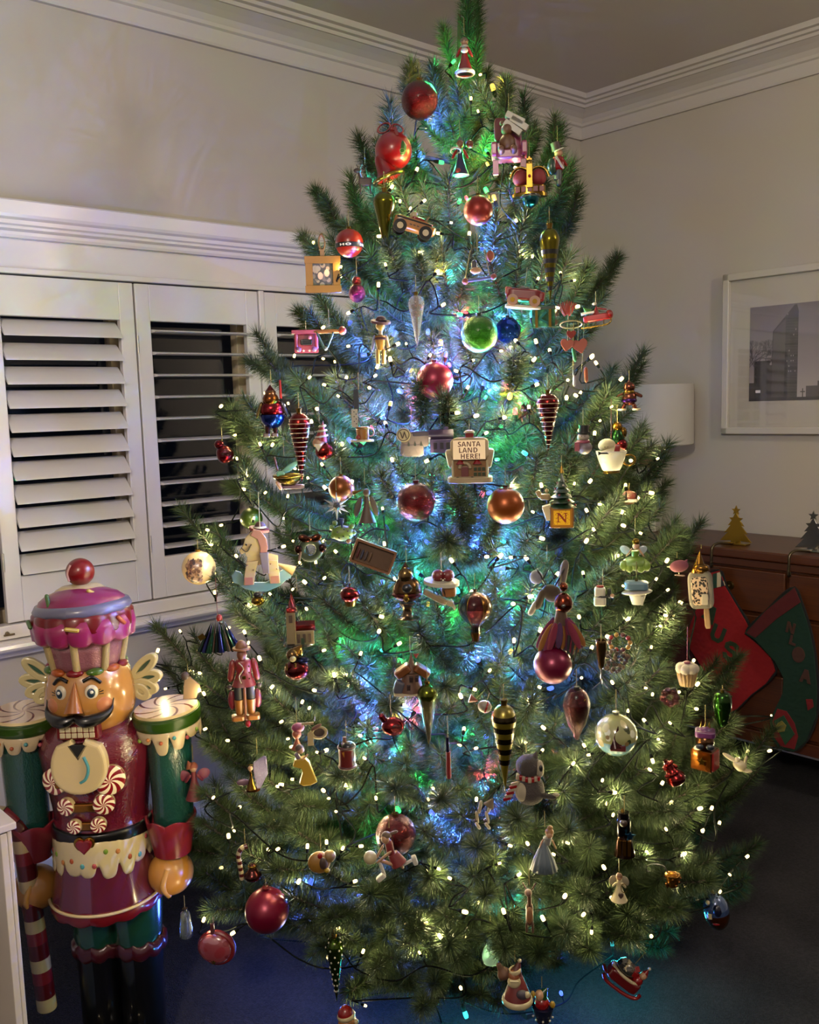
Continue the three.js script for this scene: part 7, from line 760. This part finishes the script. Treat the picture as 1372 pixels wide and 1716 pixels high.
orn('honey_pot', 'small amber beaded glass pot hanging from a curled wire', 'ornament', 1127, 1475, 28, (P) => { P('pot', 'tap', foil(0xa8700a), [0, 0, 0], [0.9, 0.74, 0.8]); for (let i = 0; i < 12; i++) { const a = i / 12 * 2 * PI; P('bead', 'lo', foil(0x8a5408), [Math.cos(a) * 0.42, 0.2 - (i % 3) * 0.18, Math.sin(a) * 0.36], 0.16); } P('lid', 'half', foil(0xa8700a), [0, 0.36, 0], [0.7, 0.3, 0.6]); P('wire_hook', tube([[-0.3, 0.4, 0], [-0.5, 0.8, 0], [-1.0, 0.9, 0], [-1.5, 0.7, 0], [-1.5, 0.4, 0], [-1.3, 0.4, 0]], 0.04, 24, 6), SILVER); P('spout', 'cone', foil(0x8a5408), [-0.3, -0.4, 0.1], [0.3, 0.3, 0.3], [PI, 0, 0]); }, { hang: 0 });
orn('painted_egg', 'blue and orange painted glass egg hanging clear of the lowest branches', 'ornament', 1200, 1526, 66, (P) => { P('egg_lower', new THREE.SphereGeometry(0.5, 32, 14, 0, 2 * PI, PI * 0.5, PI * 0.5), foil(0x8a4408), [0, -0.02, 0], [0.64, 0.96, 0.64]); P('egg_upper', new THREE.SphereGeometry(0.5, 32, 14, 0, 2 * PI, 0, PI * 0.5), M(0x3a5080, 0.2, 0.4, { clearcoat: 1 }), [0, -0.02, 0], [0.64, 0.96, 0.64]); P('dark_figure', 'ball', gloss(0x080c2a), [0.04, 0.12, 0.25], [0.22, 0.34, 0.18]); P('painted_house', 'box', CREAM, [-0.12, 0.0, 0.27], [0.14, 0.14, 0.06]); P('red_sledge', 'ball', RED, [-0.02, -0.2, 0.26], [0.2, 0.1, 0.1]); P('moon', 'lo', CREAM, [-0.16, 0.3, 0.17], 0.12); cap(P, 0.46, 0.16); }, { k: 1.02, hang: 22, tilt: 0.15 });
orn('sleigh_ornament', 'large red sleigh ornament laden with silver parcels, under the lowest branches', 'ornament', 1046, 1636, 62, (P) => { P('sleigh_body', 'soft', gloss(0x6a080c), [0, -0.04, 0], [0.9, 0.34, 0.5]); P('cream_trim', 'ring', CREAM, [0, 0.1, 0], [0.8, 0.46, 0.5], [PI / 2, 0, 0]); P('parcels', 'ball', SILVER, [-0.08, 0.24, 0], [0.6, 0.4, 0.44]); for (let i = 0; i < 8; i++) P('parcel', 'box', [SILVER, CREAM, BROWN, RED][i % 4], [-0.28 + (i % 4) * 0.13, 0.3 + (i > 3 ? 0.08 : 0), 0.12 - (i > 3 ? 0.1 : 0)], 0.14, [i, i, 0]); for (const z of [-0.2, 0.2]) P('runner', tube([[-0.52, -0.2, z], [-0.4, -0.3, z], [0.3, -0.3, z], [0.52, -0.2, z], [0.54, -0.06, z]], 0.05, 20, 8), gloss(0x8a0c10)); P('santa_body', 'ball', RED, [0.3, 0.16, 0.02], [0.3, 0.34, 0.34]); P('santa_head', 'ball', SKIN, [0.34, 0.36, 0.04], 0.2); P('santa_hat', 'cone', RED, [0.36, 0.5, 0.0], [0.2, 0.22, 0.2]); P('hat_bobble', 'lo', WHITE_, [0.36, 0.62, 0], 0.09); }, { k: 1.0, tilt: -0.62, hang: 26 });
orn('santa_ornament', 'round Santa ornament in red fur-trimmed coat hanging near the floor', 'ornament', 863, 1650, 82, (P) => { P('coat', smoothLathe([[0.001, 0.4], [0.14, 0.36], [0.26, 0.1], [0.4, -0.3], [0.36, -0.4], [0.001, -0.42]], 30), M(0x6a0e10, 0.5), [0.04, -0.06, 0], [0.72, 0.74, 0.66]); P('fur_hem', 'ring', CREAM, [0.04, -0.32, 0], [0.54, 0.5, 0.8], [PI / 2, 0, 0]); P('head', 'ball', M(0x8a4c24, 0.5), [-0.02, 0.24, 0.06], [0.24, 0.26, 0.24]); P('beard', 'ball', CREAM, [-0.02, 0.13, 0.1], [0.27, 0.26, 0.22]); P('moustache', 'caps', CREAM, [-0.02, 0.2, 0.2], [0.08, 0.2, 0.08], [0, 0, PI / 2]); P('hat', 'cone', M(0x5a1a12, 0.5), [0.06, 0.42, 0.02], [0.26, 0.3, 0.24], [0, 0, -0.3]); P('hat_brim', 'ring', CREAM, [0.0, 0.34, 0.04], [0.22, 0.22, 0.5], [PI / 2, 0.2, 0]); P('hat_bobble', 'lo', CREAM, [0.1, 0.54, 0.02], 0.08); P('toy_bag', 'ball', M(0x3a3040, 0.6), [0.14, -0.08, 0.2], [0.24, 0.2, 0.14]); P('mitten', 'ball', CREAM, [0.24, -0.06, 0.22], [0.12, 0.14, 0.1]); P('leg', 'caps', CREAM, [0.18, -0.44, 0.04], [0.14, 0.2, 0.14]); P('sack', 'pear', M(0x5a3010, 0.7), [-0.26, 0.26, -0.06], [0.36, 0.36, 0.3], [0, 0, 0.5]); }, { k: 1.12, hang: 20 });
orn('elf_ornament', 'elf in red shirt and navy tub with a green cap, lowest beside the Santa', 'ornament', 908, 1684, 62, (P) => { P('tub', 'tap', gloss(0x0a1432), [0.02, -0.26, 0], [0.6, 0.44, 0.5]); for (let i = 0; i < 8; i++) { const a = i / 8 * 2 * PI; P('white_star', 'lo', WHITE_, [0.02 + Math.cos(a) * 0.26, -0.34, Math.sin(a) * 0.22], 0.06); } P('shirt', 'ball', RED, [0, 0.06, 0], [0.4, 0.4, 0.36]); P('head', 'ball', SKIN, [-0.06, 0.3, 0.04], [0.26, 0.3, 0.26]); P('cap', 'cone', gloss(0x14401a), [0.08, 0.4, 0], [0.34, 0.3, 0.3], [0, 0, -0.6]); P('yellow_mitten', 'ball', M(0xb08a10, 0.5), [0.28, 0.1, 0.1], [0.14, 0.2, 0.12]); P('yellow_mitten', 'ball', M(0xb08a10, 0.5), [-0.24, 0.36, 0.1], [0.12, 0.2, 0.12]); P('arm', 'caps', RED, [0.18, 0.08, 0.06], [0.14, 0.3, 0.14], [0, 0, 1.2]); }, { k: 1.12, hang: 20 });
orn('gingerbread_ornament', 'gingerbread head in a red fur-trimmed hat at the bottom edge', 'ornament', 581, 1704, 44, (P) => { P('head', 'ball', M(0x9a5c10, 0.5), [0.02, -0.24, 0], [0.72, 0.6, 0.6]); P('fur_band', 'ring', CREAM, [-0.02, 0.06, 0], [0.6, 0.56, 1.0], [PI / 2, 0.15, 0]); P('red_hat', 'half', RED, [-0.04, 0.06, 0], [0.62, 0.8, 0.58]); face(P, -0.2, 0.28, 2); P('bobble', 'lo', CREAM, [0.34, -0.16, 0.1], 0.2); }, { k: 1.1, hang: 10 });
orn('teardrop_ornament', 'green teardrop with white polka dots near the floor', 'ornament', 562, 1622, 122, (P) => { drop(0.24, foil(0x4a6a08))(P); for (let i = 0; i < 54; i++) { const t = 0.06 + Math.floor(i / 6) / 9 * 0.86, a = (i % 6) / 6 * 2 * PI + Math.floor(i / 6) * 0.5, r = dropR(t, 0.24); P('polka_dot', 'lo', WHITE_, [Math.sin(a) * r, 0.46 - t * 0.96, Math.cos(a) * r], [0.026, 0.03, 0.026]); } }, { k: 1.06, hang: 20 });
orn('glass_bell_skirt', 'pale translucent glass bell drop lit by a bulb near the floor', 'ornament', 822, 1583, 62, (P) => { P('bell', smoothLathe([[0.02, 0.3], [0.1, 0.24], [0.16, 0], [0.24, -0.3], [0.22, -0.48], [0.18, -0.5]], 26), M(0x8ab0a4, 0.25, 0, { transmission: 0.6, thickness: 0 })); P('brown_head', 'ball', M(0x7a4a24, 0.5), [-0.02, 0.38, 0], [0.16, 0.22, 0.16]); P('neck_ring', 'ring', GOLD, [0, 0.28, 0], [0.12, 0.12, 0.4], [PI / 2, 0, 0]); }, { k: 1.0 });
orn('reindeer_figure', 'tall thin brown reindeer figure standing among the low branches', 'ornament', 887, 1522, 84, (P) => { P('body', 'caps', M(0x5a300c, 0.6), [0, -0.12, 0], [0.3, 0.5, 0.26]); P('neck', 'caps', M(0x5a300c, 0.6), [0.0, 0.2, 0.02], [0.17, 0.4, 0.17]); P('head', 'ball', M(0x5a300c, 0.6), [-0.02, 0.36, 0.06], [0.15, 0.13, 0.2]); for (const s of [-1, 1]) { P('antler', 'caps', M(0x4a140c, 0.6), [s * 0.09, 0.46, 0], [0.06, 0.2, 0.06], [0, 0, -s * 0.5]); P('leg', 'caps', M(0x4a280c, 0.6), [s * 0.06, -0.4, 0.02], [0.1, 0.24, 0.1]); } P('pale_belly', 'ball', M(0x8a5a2c, 0.6), [0, -0.1, 0.08], [0.14, 0.34, 0.12]); });
orn('crystal_drop', 'clear cut-glass pendant drop beside the nutcracker trousers', 'ornament', 311, 1546, 56, (P) => { P('drop', new THREE.LatheGeometry([[0.001, 0.36], [0.13, 0.32], [0.16, 0.1], [0.2, -0.2], [0.19, -0.42], [0.1, -0.5], [0.001, -0.5]].map((p) => new THREE.Vector2(...p)), 8), M(0xb8c0b8, 0.06, 0, { transmission: 0.9, thickness: 0, clearcoat: 1 })); P('core', 'caps', M(0x4a4a40, 0.3, 0.3), [0, -0.1, 0], [0.2, 0.6, 0.2]); cap(P, 0.42, 0.16, SILVER); }, { k: 1.0, hang: 20 });
orn('disc_bauble', 'flat round red and white marbled porcelain disc on a red ribbon', 'bauble', 360, 1586, 62, (P) => { const tex = canvasTex(128, 128, (c) => { c.fillStyle = '#6a2c34'; c.fillRect(0, 0, 128, 128); for (let i = 0; i < 40; i++) { c.fillStyle = ['#7a4a58', '#5a1820', '#8a6a78', '#6a2028'][i % 4]; c.beginPath(); c.ellipse(rnd() * 128, rnd() * 128, 6 + rnd() * 16, 4 + rnd() * 8, rnd() * 3, 0, 7); c.fill(); } }); P('disc', 'ball', new THREE.MeshPhysicalMaterial({ map: tex, roughness: 0.2, clearcoat: 1 }), [0, -0.06, 0], [0.94, 0.86, 0.4]); P('red_rim', 'ring', M(0x7a0c10, 0.4), [0.03, -0.06, -0.06], [0.92, 0.84, 1]); P('ribbon', 'box', M(0x5a0c10, 0.7), [-0.04, 0.5, 0], [0.1, 0.3, 0.06]); P('gold_star', 'star', GOLD, [0, -0.36, 0.16], 0.14); }, { k: 1.0, turn: -0.4, hang: 22, cord: M(0x5a0c10, 0.7) });
orn('magenta_bauble', 'large matt magenta bauble hanging clear above the dark carpet', 'bauble', 447, 1523, 78, bauble(M(0x8a0634, 0.34, 0.5), M(0x8a1428, 0.4, 0.6)), { k: 1.1, hang: 14 });
orn('glass_robin', 'tiny yellow and black glass bird under the rocking horse', 'ornament', 432, 1003, 28, (P) => { P('body', 'ball', foil(0x8a6a08), [0, -0.14, 0], [0.8, 0.6, 0.6]); P('head', 'ball', INK, [0.04, 0.24, 0.02], [0.6, 0.4, 0.5]); P('beak', 'cone', GOLD, [0.38, 0.26, 0.06], [0.16, 0.3, 0.16], [0, 0, -1.4]); }, { hang: 0 });
orn('red_berry_cluster', 'dark red glitter berry cluster below the felt cupcake', 'ornament', 1122, 1168, 36, (P) => { for (let i = 0; i < 9; i++) P('berry', 'ball', sparkle(0x4a0a10), [Math.cos(i * 2.4) * 0.3, Math.sin(i * 2.4) * 0.3, rr(-0.1, 0.14)], rr(0.26, 0.36)); P('leaf', 'ball', M(0x14240c, 0.7), [0.1, 0.36, 0], [0.5, 0.16, 0.1], [0, 0, 0.4]); }, { hang: 0 });
orn('green_bauble', 'plain green bauble above the rocking horse', 'bauble', 421, 868, 40, bauble(M(0x3a4c0c, 0.3, 0.5), SILVER), { k: 1.0 });
orn('candy_twist', 'red and white wrapped sweet ornament left of the banded teardrop', 'ornament', 812, 1184, 26, (P) => { P('sweet', 'ball', M(0x8a8070, 0.5), [0, 0, 0], [0.9, 0.8, 0.7]); P('stripe', 'ring', RED, [0.1, 0, 0], [0.7, 0.7, 0.8], [0, PI / 2, 0]); for (const s of [-1, 1]) P('wrapper_end', 'cone', s < 0 ? M(0x8a4a3a, 0.6) : RED, [s * 0.8, s * -0.2, 0], [0.6, 0.6, 0.4], [0, 0, s * PI / 2]); }, { tilt: -0.35, hang: 12 });
orn('wreath_ornament', 'bronze bow and green wreath ornament right of the rocking horse', 'ornament', 520, 914, 50, (P) => { P('wreath', new THREE.TorusGeometry(0.3, 0.12, 10, 24), M(0x14300f, 0.8), [0, -0.14, 0], [1, 1, 0.8]); for (const s of [-1, 1]) { P('bow_loop', 'ball', foil(0x5a2a10), [s * 0.2, 0.26, 0.1], [0.4, 0.26, 0.16], [0, 0, s * 0.3]); P('dark_berry', 'ball', foil(0x3a1410), [s * 0.4, -0.1, 0.08], [0.26, 0.3, 0.2]); } P('bow_knot', 'ball', foil(0x6a3414), [0, 0.24, 0.14], 0.16); P('ribbon_tail', 'caps', M(0x6a4a48, 0.6), [-0.36, -0.3, 0.1], [0.18, 0.4, 0.1], [0, 0, -0.2]); });
orn('angel_silhouette', 'brown wooden angel figure with folded wings right of the crystal star', 'ornament', 612, 845, 66, (P) => { P('robe', 'gown', M(0x4a3220, 0.6), [0.04, -0.12, 0], [0.5, 0.7, 0.4]); P('head', 'ball', M(0x5a3a24, 0.6), [0.04, 0.3, 0.03], [0.18, 0.2, 0.18]); for (const s of [-1, 1]) P('wing', 'ball', M(0x5a4a3c, 0.6), [s * 0.2 + 0.02, -0.06, -0.06], [0.16, 0.54, 0.06], [0, 0, s * 0.3]); P('trumpet', 'cone', GOLD, [-0.16, 0.34, 0.06], [0.12, 0.3, 0.12], [0, 0, -1.3]); });
orn('snowman_cluster', 'small red and white snowman figure behind the white teacup string', 'ornament', 977, 737, 50, (P) => { P('lower_ball', 'ball', M(0x6a5a64, 0.5), [0.04, -0.26, 0], [0.5, 0.46, 0.46]); P('upper_ball', 'ball', M(0x8a7a70, 0.5), [0.0, 0.08, 0.02], [0.4, 0.36, 0.36]); P('hat', 'cyl', INK, [0.02, 0.36, 0], [0.34, 0.26, 0.34]); P('hat_brim', 'cyl', INK, [0.02, 0.24, 0], [0.5, 0.05, 0.5]); P('pink_scarf', 'ring', M(0x8a2a44, 0.6), [0.0, -0.06, 0], [0.38, 0.36, 0.6], [PI / 2, 0, 0]); P('scarf_end', 'box', M(0x8a2a44, 0.6), [-0.2, -0.22, 0.18], [0.16, 0.3, 0.06]); face(P, 0.12, 0.18, 1); });
orn('red_bauble', 'dark red bauble half hidden by branches beside the lamp base', 'bauble', 1054, 834, 34, (P) => { P('shell', 'ball', M(0x6a2a1c, 0.4, 0.4), [0, 0, 0], [0.9, 0.7, 0.7]); P('white_band', 'ring', WHITE_, [0, -0.12, 0], [0.8, 0.7, 0.9], [PI / 2, 0, 0.3]); cap(P, 0.4, 0.16); }, { k: 0.98, hang: 8 });

renderer.render(scene, camera);
